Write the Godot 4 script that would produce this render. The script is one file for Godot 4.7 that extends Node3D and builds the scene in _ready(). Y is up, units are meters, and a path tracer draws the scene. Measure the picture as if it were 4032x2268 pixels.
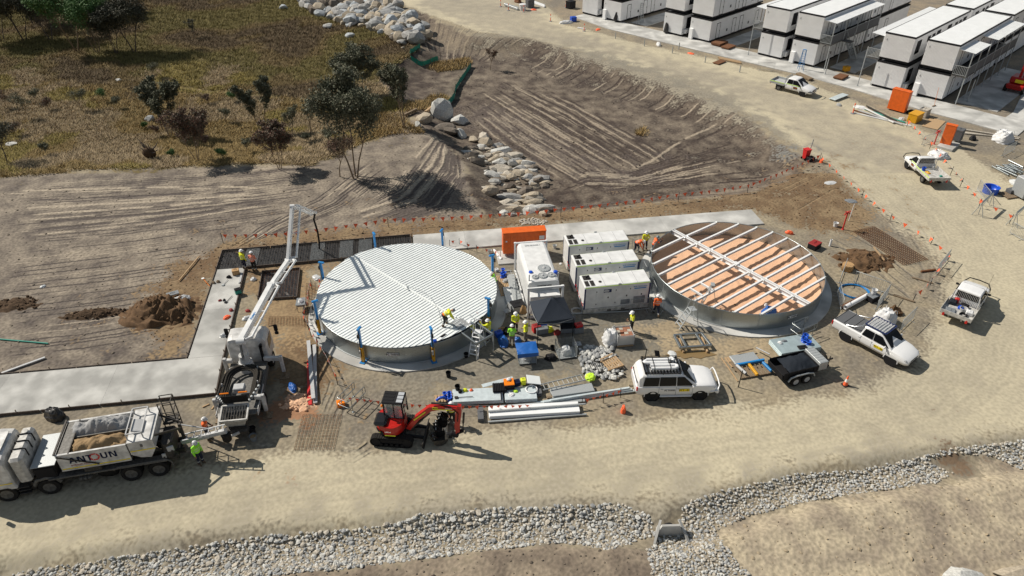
extends Node3D
# Construction site seen from the air: two steel tanks under construction, generators, trucks, stacked site modules, a rock lined swale.

var M:={}
var taken:={}
var rng:=RandomNumberGenerator.new()
var tex:={}

# ---------------------------------------------------------------- shape collector
class Sh:
	var v:=PackedVector3Array()
	var n:=PackedVector3Array()
	var c:=PackedColorArray()
	var xf:=Transform3D()
	var col:=Color(1,1,1)
	var colored:=false
	func tri(a: Vector3,b: Vector3,d: Vector3,na:=Vector3.ZERO,nb:=Vector3.ZERO,nd:=Vector3.ZERO):
		a=xf*a; b=xf*b; d=xf*d
		var f:=(b-a).cross(d-a)
		if f.length_squared()<1e-14: return
		f=f.normalized()
		v.append(a); v.append(d); v.append(b)
		if na==Vector3.ZERO:
			n.append(f); n.append(f); n.append(f)
		else:
			n.append((xf.basis*na).normalized()); n.append((xf.basis*nd).normalized()); n.append((xf.basis*nb).normalized())
		if colored:
			c.append(col); c.append(col); c.append(col)
	func quad(a: Vector3,b: Vector3,d: Vector3,e: Vector3):
		tri(a,b,d); tri(a,d,e)
	func box(p: Vector3,s: Vector3,rot:=Vector3.ZERO):
		rbox(p,s,0.0,rot)
	# a box, its twelve edges cut back by r
	func rbox(p: Vector3,s: Vector3,r:=0.0,rot:=Vector3.ZERO):
		var keep:=xf
		xf=xf*Transform3D(Basis.from_euler(rot*(PI/180.0)),p)
		var h:=s*0.5
		r=minf(r,minf(h.x,minf(h.y,h.z))*0.9)
		for ax in 3:
			var b1:=(ax+1) % 3
			var b2:=(ax+2) % 3
			for sg in [-1.0,1.0]:
				var q:=[]
				for k in 4:
					var w:=Vector3.ZERO
					w[ax]=h[ax]*sg
					w[b1]=(h[b1]-r)*(1.0 if k==1 or k==2 else -1.0)
					w[b2]=(h[b2]-r)*(1.0 if k>=2 else -1.0)
					q.append(w)
				if sg>0: quad(q[0],q[1],q[2],q[3])
				else: quad(q[3],q[2],q[1],q[0])
		if r>0.0:
			for ax in 3:
				var b1:=(ax+1) % 3
				var b2:=(ax+2) % 3
				for s1 in [-1.0,1.0]:
					for s2 in [-1.0,1.0]:
						var p1:=Vector3.ZERO
						p1[b1]=h[b1]*s1; p1[b2]=(h[b2]-r)*s2
						var p2:=Vector3.ZERO
						p2[b1]=(h[b1]-r)*s1; p2[b2]=h[b2]*s2
						var e:=Vector3.ZERO
						e[ax]=h[ax]-r
						if s1*s2>0: quad(p1+e,p1-e,p2-e,p2+e)
						else: quad(p1-e,p1+e,p2+e,p2-e)
			for sx in [-1.0,1.0]:
				for sy in [-1.0,1.0]:
					for sz in [-1.0,1.0]:
						var a:=Vector3(h.x*sx,(h.y-r)*sy,(h.z-r)*sz)
						var b:=Vector3((h.x-r)*sx,h.y*sy,(h.z-r)*sz)
						var d:=Vector3((h.x-r)*sx,(h.y-r)*sy,h.z*sz)
						if sx*sy*sz>0: tri(a,b,d)
						else: tri(a,d,b)
		xf=keep
	# a bar of rectangular section from a to b
	func bar(a: Vector3,b: Vector3,w: float,h:=-1.0,r:=0.0):
		if h<0: h=w
		var d:=b-a
		var L:=d.length()
		if L<1e-5: return
		var z:=d/L
		var up:=Vector3.UP if absf(z.y)<0.98 else Vector3.RIGHT
		var x:=up.cross(z).normalized()
		var keep:=xf
		xf=xf*Transform3D(Basis(x,z.cross(x),z),(a+b)*0.5)
		rbox(Vector3.ZERO,Vector3(w,h,L),r)
		xf=keep
	func cyl(a: Vector3,b: Vector3,r0: float,r1:=-1.0,seg:=10,caps:=true):
		if r1<0: r1=r0
		var z:=(b-a).normalized()
		var up:=Vector3.UP if absf(z.y)<0.95 else Vector3.RIGHT
		var x:=up.cross(z).normalized()
		var y:=z.cross(x)
		var k:=(r0-r1)/maxf((b-a).length(),1e-5)
		for i in seg:
			var t0:=TAU*i/seg
			var t1:=TAU*(i+1)/seg
			var e0:=x*cos(t0)+y*sin(t0)
			var e1:=x*cos(t1)+y*sin(t1)
			var n0:=e0+z*k
			var n1:=e1+z*k
			tri(a+e0*r0,a+e1*r0,b+e1*r1,n0,n1,n1)
			tri(a+e0*r0,b+e1*r1,b+e0*r1,n0,n1,n0)
			if caps:
				tri(a,a+e1*r0,a+e0*r0)
				tri(b,b+e0*r1,b+e1*r1)
	func tube(pts: Array,r: float,seg:=6,closed:=false):
		var m:=pts.size()
		var rings:=[]
		var pu:=Vector3.UP
		for i in m:
			var a: Vector3=pts[(i-1+m) % m] if closed or i>0 else pts[i]
			var b: Vector3=pts[(i+1) % m] if closed or i<m-1 else pts[i]
			var z:=(b-a).normalized()
			if absf(z.dot(pu))>0.98: pu=Vector3.RIGHT if absf(z.x)<0.9 else Vector3.BACK
			var x:=pu.cross(z).normalized()
			var y:=z.cross(x)
			pu=y
			var ring:=[]
			for k in seg:
				var t:=TAU*k/seg
				ring.append([pts[i]+(x*cos(t)+y*sin(t))*r,x*cos(t)+y*sin(t)])
			rings.append(ring)
		for i in (m if closed else m-1):
			var A: Array=rings[i]
			var B: Array=rings[(i+1) % m]
			for k in seg:
				var k2:=(k+1) % seg
				tri(A[k][0],A[k2][0],B[k2][0],A[k][1],A[k2][1],B[k2][1])
				tri(A[k][0],B[k2][0],B[k][0],A[k][1],B[k2][1],B[k][1])
	func area(p: PackedVector2Array) -> float:
		var s:=0.0
		for i in p.size(): s+=p[i].cross(p[(i+1) % p.size()])
		return s
	# polygon in plan (x, z) raised from y0 to y1
	func prism(p: PackedVector2Array,y0: float,y1: float):
		var idx:=Geometry2D.triangulate_polygon(p)
		for i in range(0,idx.size(),3):
			var a:=p[idx[i]]
			var b:=p[idx[i+1]]
			var d:=p[idx[i+2]]
			if (b-a).cross(d-a)>0:
				var t:=b; b=d; d=t
			tri(Vector3(a.x,y1,a.y),Vector3(b.x,y1,b.y),Vector3(d.x,y1,d.y))
			tri(Vector3(a.x,y0,a.y),Vector3(d.x,y0,d.y),Vector3(b.x,y0,b.y))
		var cw:=area(p)<0
		for i in p.size():
			var a:=p[i]
			var b:=p[(i+1) % p.size()]
			if cw:
				var t:=a
				a=b
				b=t
			quad(Vector3(b.x,y0,b.y),Vector3(a.x,y0,a.y),Vector3(a.x,y1,a.y),Vector3(b.x,y1,b.y))
	# profile in (x, y), extruded across z from -w to w; wt is the half width at the top of the profile (tumblehome)
	func slab(p: PackedVector2Array,w: float,wt:=-1.0,y_from:=0.0,y_to:=1.0):
		var pts:=[]
		for q in p:
			var hw:=w
			if wt>=0: hw=lerpf(w,wt,clampf((q.y-y_from)/(y_to-y_from),0,1))
			pts.append([Vector3(q.x,q.y,hw),Vector3(q.x,q.y,-hw)])
		var idx:=Geometry2D.triangulate_polygon(p)
		for i in range(0,idx.size(),3):
			var a:=idx[i]
			var b:=idx[i+1]
			var d:=idx[i+2]
			if (p[b]-p[a]).cross(p[d]-p[a])<0:
				var t:=b; b=d; d=t
			tri(pts[a][0],pts[b][0],pts[d][0])
			tri(pts[a][1],pts[d][1],pts[b][1])
		var cw:=area(p)<0
		for i in p.size():
			var j:=(i+1) % p.size()
			if cw: quad(pts[i][0],pts[j][0],pts[j][1],pts[i][1])
			else: quad(pts[j][0],pts[i][0],pts[i][1],pts[j][1])
	# rings of equal length joined into a skin; normals averaged when smooth
	func loft(rings: Array,closed:=true,cap:=true,smooth:=true):
		var m:=rings.size()
		var k: int=rings[0].size()
		var nn:=[]
		if smooth:
			for i in m:
				var row:=[]
				for j in k:
					var jp: int=(j-1+k) % k if closed else maxi(j-1,0)
					var jn: int=(j+1) % k if closed else mini(j+1,k-1)
					var du: Vector3=rings[i][jn]-rings[i][jp]
					var dv: Vector3=rings[mini(i+1,m-1)][j]-rings[maxi(i-1,0)][j]
					var w:=du.cross(dv)
					row.append(w.normalized() if w.length()>1e-9 else Vector3.UP)
				nn.append(row)
		for i in m-1:
			for j in (k if closed else k-1):
				var j2:=(j+1) % k
				if smooth:
					tri(rings[i][j],rings[i][j2],rings[i+1][j2],nn[i][j],nn[i][j2],nn[i+1][j2])
					tri(rings[i][j],rings[i+1][j2],rings[i+1][j],nn[i][j],nn[i+1][j2],nn[i+1][j])
				else:
					quad(rings[i][j],rings[i][j2],rings[i+1][j2],rings[i+1][j])
		if cap and closed:
			for e in [0,m-1]:
				var ctr:=Vector3.ZERO
				for q in rings[e]: ctr+=q
				ctr /= k
				for j in k:
					if e==0: tri(ctr,rings[e][(j+1) % k],rings[e][j])
					else: tri(ctr,rings[e][j],rings[e][(j+1) % k])
	# profile of (radius, height) turned round y at p
	func lathe(prof: Array,seg:=14,p:=Vector3.ZERO,rot:=Vector3.ZERO,smooth:=true):
		var keep:=xf
		xf=xf*Transform3D(Basis.from_euler(rot*(PI/180.0)),p)
		var rings:=[]
		for q in prof:
			var ring:=[]
			for s in seg:
				var t:=-TAU*s/seg
				ring.append(Vector3(cos(t)*q[0],q[1],sin(t)*q[0]))
			rings.append(ring)
		loft(rings,true,true,smooth)
		xf=keep
	func ball(p: Vector3,r: Vector3,seg:=8,rows:=6):
		var rings:=[]
		for i in rows+1:
			var a:=-PI/2+PI*i/rows
			var ring:=[]
			for s in seg:
				var t:=-TAU*s/seg
				ring.append(p+Vector3(cos(t)*cos(a)*r.x,sin(a)*r.y,sin(t)*cos(a)*r.z))
			rings.append(ring)
		loft(rings,true,false,true)
	func mesh() -> ArrayMesh:
		var a:=[]
		a.resize(Mesh.ARRAY_MAX)
		a[Mesh.ARRAY_VERTEX]=v
		a[Mesh.ARRAY_NORMAL]=n
		if colored: a[Mesh.ARRAY_COLOR]=c
		var m:=ArrayMesh.new()
		m.add_surface_from_arrays(Mesh.PRIMITIVE_TRIANGLES,a)
		return m

# ---------------------------------------------------------------- nodes
func numbered(called: String) -> String:
	if not taken.has(called):
		taken[called]=0
		return called
	taken[called]+=1
	return "%s_%03d" % [called,taken[called]]
func N() -> Sh: return Sh.new()
func rf(a: float,b: float) -> float: return rng.randf_range(a,b)
func V(x: float,y: float,z: float) -> Vector3: return Vector3(x,y,z)
func tag(o,label := "",category := "",group := "",kind := ""):
	if label: o.set_meta("label",label)
	if category: o.set_meta("category",category)
	if group: o.set_meta("group",group)
	if kind: o.set_meta("kind",kind)
	return o
func thing(called: String,label: String,category: String,at:=Vector3.ZERO,turn:=0.0,group := "") -> Node3D:
	var o:=Node3D.new()
	o.name=numbered(called)
	add_child(o)
	o.position=at
	o.rotation_degrees.y=turn
	tag(o,label,category,group)
	return o
func part(called: String,s,m,parent: Node=null) -> MeshInstance3D:
	var o:=MeshInstance3D.new()
	o.mesh=s.mesh() if s is Sh else s
	o.material_override=M[m] if m is String else m
	if parent==null:
		o.name=numbered(called)
		add_child(o)
	else:
		o.name=called
		parent.add_child(o,true)
	return o
# a thing that is one mesh
func single(called: String,label: String,category: String,s,m,at:=Vector3.ZERO,turn:=0.0,group := "") -> MeshInstance3D:
	var o:=part(called,s,m)
	o.position=at
	o.rotation_degrees.y=turn
	tag(o,label,category,group)
	return o
func copy(o: Node3D,at: Vector3,turn: float,label := "",group := "") -> Node3D:
	var d: Node3D=o.duplicate()
	var base:=String(o.name)
	if base.length()>4 and base.substr(base.length()-4,1) == "_" and base.right(3).is_valid_int(): base=base.left(-4)
	d.name=numbered(base)
	add_child(d)
	d.position=at
	d.rotation_degrees.y=turn
	tag(d,label,"",group)
	return d
func structure(called: String,s,m,parent: Node=null) -> MeshInstance3D:
	var o:=part(called,s,m,parent)
	if parent==null: o.set_meta("kind","structure")
	return o
func v3(a: Array) -> Vector3: return V(a[0],a[1],a[2])
func pl(a: Array) -> PackedVector2Array:
	var o:=PackedVector2Array()
	for i in range(0,a.size(),2): o.append(Vector2(a[i],a[i+1]))
	return o
func on(x: float,z: float,up:=0.0) -> Vector3: return V(x,ground(x,z)+up,z)

# ---------------------------------------------------------------- materials
# base colours are real-world (linear) values
func mat(key: String,r: float,g: float,b: float,rough:=0.8,metal:=0.0,grain := "",scale:=1.0) -> StandardMaterial3D:
	var m:=StandardMaterial3D.new()
	m.albedo_color=Color(r,g,b).linear_to_srgb()
	m.roughness=rough
	m.metallic=metal
	if grain:
		m.albedo_texture=tex[grain]
		m.uv1_triplanar=true
		m.uv1_scale=Vector3.ONE*scale
	if maxf(r,maxf(g,b))<0.12 and rough>0.5: m.metallic_specular=0.2
	M[key]=m
	return m
# tileable mottling: white down to `low`, from layered noise
func grain(key: String,freq: float,low: float,stretch:=1.0,seed_:=1,hard:=1.0):
	var fn:=FastNoiseLite.new()
	fn.seed=seed_
	fn.noise_type=FastNoiseLite.TYPE_SIMPLEX_SMOOTH
	fn.frequency=freq
	fn.fractal_octaves=5
	var im:=fn.get_seamless_image(256,256)
	im.convert(Image.FORMAT_L8)
	var d:=im.get_data()
	var o:=PackedByteArray()
	o.resize(256*256)
	for y in 256:
		for x in 256:
			var q: float=d[(int(y*stretch) % 256)*256+x]/255.0
			q=clampf((q-0.5)*hard+0.5,0,1)
			o[y*256+x]=int(255.0*lerpf(low,1.0,q))
	var img:=Image.create_from_data(256,256,false,Image.FORMAT_L8,o)
	img.generate_mipmaps()
	tex[key]=ImageTexture.create_from_image(img)

func make_materials():
	grain("soft",0.012,0.90,1.0,3)
	grain("clean",0.008,0.955,1.0,12)
	grain("fine",0.06,0.84,1.0,4)
	grain("dirty",0.018,0.74,1.0,5,1.2)
	grain("speck",0.2,0.7,1.0,6,1.4)
	mat("white_paint",0.78,0.79,0.79,0.35,0.0,"soft",0.4)
	mat("car_white",0.80,0.81,0.82,0.22,0.0,"clean",0.35)
	M.car_white.clearcoat_enabled=true
	M.car_white.clearcoat=0.6
	mat("truck_white",0.70,0.70,0.69,0.4,0.0,"dirty",0.35)
	mat("used_white",0.62,0.61,0.58,0.5,0.0,"dirty",0.6)
	mat("roof_white",0.82,0.84,0.85,0.4,0.0,"clean",0.25)
	mat("module_white",0.86,0.865,0.87,0.5,0.0,"clean",0.3)
	mat("module_side",0.86,0.865,0.87,0.5,0.0,"clean",0.3)
	mat("black",0.02,0.02,0.022,0.55)
	mat("black_gloss",0.015,0.015,0.017,0.2)
	mat("rubber",0.035,0.033,0.031,0.85,0.0,"dirty",2.0)
	mat("tread",0.055,0.05,0.044,0.9,0.0,"dirty",2.0)
	mat("dark_steel",0.09,0.085,0.08,0.55,0.5,"dirty",1.5)
	mat("grimy_steel",0.16,0.155,0.145,0.6,0.3,"dirty",1.2)
	mat("steel",0.42,0.43,0.44,0.4,0.8,"soft",1.0)
	mat("galv",0.44,0.48,0.49,0.34,0.85,"fine",0.7)
	mat("galv_sheet",0.62,0.70,0.73,0.45,0.15,"soft",0.8)
	mat("galv_dull",0.48,0.51,0.52,0.5,0.3,"fine",1.0)
	mat("zinc_roof",0.80,0.84,0.84,0.45,0.0,"clean",0.5)
	mat("zinc_panel",0.42,0.52,0.55,0.45,0.3,"soft",0.5)
	mat("white_steel",0.86,0.87,0.88,0.4,0.0,"soft",1.0)
	mat("blue_steel",0.02,0.24,0.60,0.4,0.0,"soft",1.2)
	mat("blue_plastic",0.01,0.08,0.52,0.35)
	mat("blue_tarp",0.015,0.13,0.48,0.45,0.0,"fine",1.5)
	mat("yellow_steel",0.72,0.36,0.01,0.4,0.0,"soft",1.2)
	mat("yellow",0.85,0.70,0.02,0.5)
	mat("lime",0.55,0.85,0.04,0.6)
	mat("hi_yellow",0.72,0.78,0.03,0.7)
	mat("hi_orange",0.86,0.16,0.03,0.7)
	mat("flag_orange",0.93,0.15,0.05,0.6)
	M.flag_orange.backlight=Color(0.5,0.08,0.03)
	mat("cabinet_orange",0.80,0.14,0.012,0.45,0.0,"soft",0.6)
	mat("machine_red",0.47,0.014,0.010,0.3,0.0,"soft",0.8)
	mat("red",0.55,0.02,0.02,0.45)
	mat("dark_red",0.28,0.02,0.02,0.6)
	mat("reflector",0.82,0.83,0.80,0.4)
	mat("navy",0.012,0.018,0.05,0.7)
	mat("navy_trim",0.012,0.025,0.10,0.4)
	mat("grey_plastic",0.20,0.22,0.24,0.6,0.0,"soft",1.0)
	mat("grey_light",0.48,0.49,0.50,0.55,0.0,"soft",1.0)
	grain("cured",0.010,0.80,1.0,9,1.6)
	for q in [["",1.0],["_b",0.94],["_c",1.05]]:
		mat("concrete" + q[0],0.57*q[1],0.57*q[1],0.55*q[1],0.9,0.0,"cured",0.12)
		mat("concrete_fresh" + q[0],0.47*q[1],0.47*q[1],0.45*q[1],0.85,0.0,"cured",0.15)
	mat("form_timber",0.12,0.095,0.08,0.9,0.0,"dirty",1.2)
	mat("timber",0.50,0.34,0.19,0.85,0.0,"fine",2.0)
	mat("old_timber",0.27,0.20,0.13,0.9,0.0,"dirty",2.0)
	mat("rust",0.20,0.085,0.035,0.9,0.0,"dirty",3.0)
	mat("rebar",0.17,0.15,0.13,0.7,0.4,"dirty",3.0)
	mat("membrane",0.030,0.029,0.030,0.35,0.0,"dirty",1.0)
	mat("sand_orange",0.80,0.50,0.32,0.95,0.0,"fine",0.6)
	mat("sand",0.40,0.27,0.14,0.95,0.0,"speck",0.8)
	mat("aggregate",0.44,0.445,0.45,0.9,0.0,"speck",1.2)
	mat("soil",0.15,0.085,0.04,0.95,0.0,"dirty",0.8)
	mat("soil_dark",0.11,0.075,0.05,0.95,0.0,"dirty",0.8)
	mat("bag_white",0.74,0.75,0.76,0.6,0.0,"soft",1.5)
	M.bag_white.backlight=Color(0.25,0.25,0.25)
	mat("film",0.55,0.57,0.58,0.25)
	mat("pvc",0.78,0.79,0.80,0.3)
	mat("canvas_dark",0.026,0.032,0.042,0.75,0.0,"fine",1.0)
	mat("tent_cloth",0.05,0.06,0.078,0.8,0.0,"fine",1.0)
	mat("mesh_grey",0.12,0.125,0.135,0.7,0.0,"fine",2.0)
	mat("card",0.42,0.26,0.12,0.8)
	mat("green_cloth",0.02,0.30,0.21,0.6,0.0,"soft",1.0)
	M.green_cloth.backlight=Color(0.02,0.2,0.13)
	mat("brick_red",0.45,0.20,0.12,0.9,0.0,"speck",2.0)
	mat("lamp_red",0.5,0.01,0.01,0.2)
	mat("lamp_amber",0.85,0.22,0.01,0.2)
	mat("lamp_clear",0.6,0.62,0.64,0.1,0.3)
	mat("plate_yellow",0.85,0.66,0.01,0.5)
	mat("silver",0.6,0.61,0.62,0.3,0.8)
	mat("teal",0.02,0.26,0.20,0.4)
	mat("skin",0.36,0.20,0.13,0.6)
	mat("helmet",0.82,0.83,0.84,0.25)
	var g:=mat("glass",0.008,0.009,0.011,0.08)
	g.metallic_specular=0.3

	var wr:=mat("wrap",0.72,0.74,0.74,0.25)
	wr.transparency=BaseMaterial3D.TRANSPARENCY_ALPHA
	wr.albedo_color.a=0.6
	mat("hatch_grey",0.27,0.28,0.29,0.5)
	var cg:=mat("clear_glass",0.55,0.65,0.65,0.05)
	cg.transparency=BaseMaterial3D.TRANSPARENCY_ALPHA
	cg.albedo_color.a=0.25
	var body:=StandardMaterial3D.new()
	body.vertex_color_use_as_albedo=true
	body.roughness=0.8
	M.body=body
	var leaf:=StandardMaterial3D.new()
	leaf.vertex_color_use_as_albedo=true
	leaf.roughness=0.75
	leaf.backlight=Color(0.12,0.14,0.05)
	leaf.cull_mode=BaseMaterial3D.CULL_DISABLED
	M.leaf=leaf
	var rock:=StandardMaterial3D.new()
	rock.vertex_color_use_as_albedo=true
	rock.roughness=0.95
	rock.albedo_texture=tex.dirty
	rock.uv1_triplanar=true
	rock.uv1_world_triplanar=true
	rock.uv1_scale=Vector3.ONE*0.9
	M.rock=rock
	mat("rock_white",0.66,0.66,0.63,0.95,0.0,"dirty",1.3)
	mat("rock_grey",0.42,0.43,0.43,0.95,0.0,"dirty",1.3)
	mat("rock_tan",0.50,0.43,0.33,0.95,0.0,"dirty",1.3)
	mat("rock_warm",0.58,0.53,0.45,0.95,0.0,"dirty",1.3)
	mat("rock_blue",0.50,0.54,0.57,0.95,0.0,"dirty",0.8)
	mat("rock_muddy",0.20,0.17,0.14,0.95,0.0,"dirty",0.9)
	mat("clod_tan",0.33,0.27,0.185,1.0)
	mat("clod_brown",0.17,0.14,0.108,1.0)
	mat("clod_dark",0.10,0.08,0.066,1.0)
	mat("clod_damp",0.145,0.092,0.05,1.0)
	mat("rock_pile",0.46,0.455,0.44,0.95,0.0,"dirty",0.7)
	for k in ["rock_pile","rock_white","rock_grey","rock_tan","rock_warm","rock_blue","rock_muddy"]:
		M[k].uv1_world_triplanar=true


# ---------------------------------------------------------------- terrain
var BASIN:=pl([-16.94,-127.91,-11.12,-115.21,-5.78,-107.54,2.48,-107.54,10.55,-98.86,16.97,-90.49,22.56,-83.21,25.53,-78.04,27.46,-72.26,28.61,-66.63,29.41,-64.29,26.2,-60.38,21.33,-57.58,12.44,-56.06,4.55,-54.25,-1.96,-52.85,-3.93,-58.36,-4.57,-63.39,-6.38,-67.12,-8.28,-70.13,-10.81,-78.04,-17.04,-88.95,-15.9,-95.36,-12.92,-102.57])
var WILD:=pl([-58.37,-59.15,-48.56,-61.22,-34.01,-62.51,-22.88,-63.84,-18.21,-65.68,-14.13,-70.13,-11.74,-74.49,-13.59,-81.87,-17.04,-88.95,-15.9,-95.36,-12.92,-102.57,-16.94,-127.91,-22.62,-150.27,-38.79,-197.02,-158.77,-197.02])
var SWALE:=pl([-23.75,-19.2,-17.95,-19.86,-12.06,-20.89,-5.62,-21.56,0.24,-22.13,5.38,-22.13,7.67,-21.67,9.81,-22.49,14.76,-24.21,21.66,-25.66,28.22,-26.78,31.22,-27.21])

func edge(p: PackedVector2Array,q: Vector2,closed: bool) -> float:
	var best:=1e9
	var m:=p.size()
	for i in (m if closed else m-1):
		var a:=p[i]
		var d:=p[(i+1) % m]-a
		var t:=clampf((q-a).dot(d)/d.length_squared(),0.0,1.0)
		best=minf(best,(q-a-d*t).length_squared())
	return sqrt(best)
func inside(p: PackedVector2Array,q: Vector2) -> float:
	var e:=edge(p,q,true)
	return e if Geometry2D.is_point_in_polygon(q,p) else -e
func ground(x: float,z: float) -> float:
	var q:=Vector2(x,z)
	var h:=0.0
	if z<-50.0:
		h=-1.25*smoothstep(-0.3,3.6,inside(BASIN,q))
		if x<-8.0: h=minf(h,-1.3*smoothstep(-0.5,11.0,inside(WILD,q)))
	if z>-36.0: h=minf(h,-0.55*(1.0-smoothstep(0.3,1.7,edge(SWALE,q,false))))
	return h

# Regions, the last one drawn on top: name, base colour, second colour, share of coarse / medium / fine noise and of track marks, edge raggedness, edge sharpness, lumpiness
var regions:=[]
func region(called: String,poly: Array,c1: Array,c2: Array,mix: Array,rag:=1.0,sharp:=2.5,lump:=1.0,split:=true):
	regions.append({"name": called,"poly": pl(poly),"c1": c1,"c2": c2,"mix": mix,"rag": rag,"sharp": sharp,"lump": lump,"split": split})
# Track marks: [points, half width, depth, ragged]
var tracks:=[]
func fan(a: Array,b: Array,count: int,wide: float,deep: float,jitter:=0.3,cut:=0.12):
	var pa:=pl(a)
	var pb:=pl(b)
	for k in count:
		var t:=(k+rf(-jitter,jitter))/maxf(count-1,1)
		var p:=PackedVector2Array()
		for i in pa.size(): p.append(pa[i].lerp(pb[i],t))
		tracks.append([p,wide*rf(0.6,1.4),deep*rf(0.5,1.3)*(1.0 if rng.randf()<0.72 else -0.7),rf(0.0,cut),1.0-rf(0.0,cut)])

class Tile:
	var x0: float
	var z0: float
	var x1: float
	var z1: float
	var w: int
	var h: int
	var t: float
	var n1: PackedByteArray
	var n2: PackedByteArray
	var n3: PackedByteArray
	var lines: PackedByteArray
	var masks:=[]
	var regs:=[]
	var lut: PackedByteArray
	var rows:=[]
	var tall:=[]
	func noise(freq: float,oct: int,sd: int,kind:=FastNoiseLite.TYPE_SIMPLEX_SMOOTH) -> PackedByteArray:
		var f:=FastNoiseLite.new()
		f.seed=sd
		f.noise_type=kind
		f.frequency=freq*t
		f.fractal_octaves=oct
		f.offset=Vector3(x0/t,z0/t,0)
		var im:=f.get_image(w,h,false,false,false)
		im.convert(Image.FORMAT_L8)
		return im.get_data()
	func row(y: int):
		var o:=PackedByteArray()
		o.resize(w*3)
		var hh:=PackedByteArray()
		hh.resize(w)
		var m:=regs.size()
		for x in w:
			var i:=y*w+x
			var a:=n1[i]/128.0-1.0
			var b:=n2[i]/128.0-1.0
			var e:=n3[i]/128.0-1.0
			var l:=lines[i]/128.0-1.0
			var left:=1.0
			var r:=0.0
			var g:=0.0
			var bl:=0.0
			var lump:=0.0
			var k:=m-1
			while k>=0:
				var R: Dictionary=regs[k]
				var al:=1.0
				if k>0:
					var mk: PackedByteArray=masks[k]
					var q:=mk[i]
					if q==0:
						k-=1
						continue
					al=clampf((q/128.0-1.0+(a*0.3+b*1.1+e*0.8)*R.rag)*R.sharp+0.5,0.0,1.0)
				if al>0.0:
					al*=left
					var mx: Array=R.mix
					var s:=clampf((mx[4] if mx.size()>4 else 0.5)+a*mx[0]+b*mx[1]-l*mx[3],0.0,1.0)  # track tone: soil colour plus painted furrow shade, grooves darker, ridges paler
					var f: float=1.0+e*mx[2]
					var c1: Array=R.c1
					var c2: Array=R.c2
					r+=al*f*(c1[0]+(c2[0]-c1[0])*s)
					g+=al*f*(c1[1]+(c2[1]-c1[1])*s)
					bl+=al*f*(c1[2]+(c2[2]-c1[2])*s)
					lump+=al*R.lump
					left-=al
					if left<0.01: break
				k-=1
			o[x*3]=lut[clampi(int(r*1023.0),0,1023)]
			o[x*3+1]=lut[clampi(int(g*1023.0),0,1023)]
			o[x*3+2]=lut[clampi(int(bl*1023.0),0,1023)]
			hh[x]=clampi(int(128.0+l*90.0*minf(lump,1.0)+(b*5.0+e*20.0)*lump),0,255)
		rows[y]=o
		tall[y]=hh

func draw_tracks(T: Tile):
	var im:=PackedByteArray()
	im.resize(T.w*T.h)
	im.fill(128)
	var fn:=FastNoiseLite.new()
	fn.seed=77
	fn.frequency=0.35
	var tn:=0
	for tr in tracks:
		tn+=1
		var p: PackedVector2Array=tr[0]
		var r:=maxi(1,int(round(tr[1]/T.t)))
		for i in p.size()-1:
			var L:=p[i].distance_to(p[i+1])
			var steps:=int(L/(T.t*0.9))+1
			var side:=(p[i+1]-p[i]).normalized().orthogonal()
			for s in steps:
				var along:=(i+float(s)/steps)/(p.size()-1)
				if along<tr[3] or along>tr[4]: continue
				var q:=p[i].lerp(p[i+1],float(s)/steps)
				var wob:=fn.get_noise_2d(q.x+tn*31.0,q.y)
				q+=side*wob*0.07
				var px:=int((q.x-T.x0)/T.t)
				var py:=int((q.y-T.z0)/T.t)
				if px<r or py<r or px>=T.w-r or py>=T.h-r: continue
				var on_:=clampf(fn.get_noise_2d(q.x*0.5+900.0+tn*7.0,q.y*0.5)*2.6+0.8,0.0,1.0)
				if on_<=0.0: continue
				var dv: float=tr[2]*on_*0.6*clampf(minf(along-tr[3],tr[4]-along)*12.0,0.0,1.0)
				for dy in range(-r,r+1):
					for dx in range(-r,r+1):
						var w:=1.0-float(dx*dx+dy*dy)/float(r*r+1)
						if w<=0.0: continue
						var j:=(py+dy)*T.w+px+dx
						im[j]=clampi(int(im[j]-dv*w*127.0),20,236)
	T.lines=im

func fill_mask(p: PackedVector2Array,x0: float,z0: float,cell: float,w: int,h: int) -> PackedByteArray:
	var o:=PackedByteArray()
	o.resize(w*h)
	for y in h:
		var z:=z0+(y+0.5)*cell
		var xs:=[]
		for i in p.size():
			var a:=p[i]
			var b:=p[(i+1) % p.size()]
			if (a.y>z) != (b.y>z): xs.append(a.x+(z-a.y)/(b.y-a.y)*(b.x-a.x))
		xs.sort()
		for k in range(0,xs.size()-1,2):
			var s:=clampi(int(ceil((xs[k]-x0)/cell-0.5)),0,w)
			var e:=clampi(int(ceil((xs[k+1]-x0)/cell-0.5)),0,w)
			for x in range(s,e): o[y*w+x]=255
	return o

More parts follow.
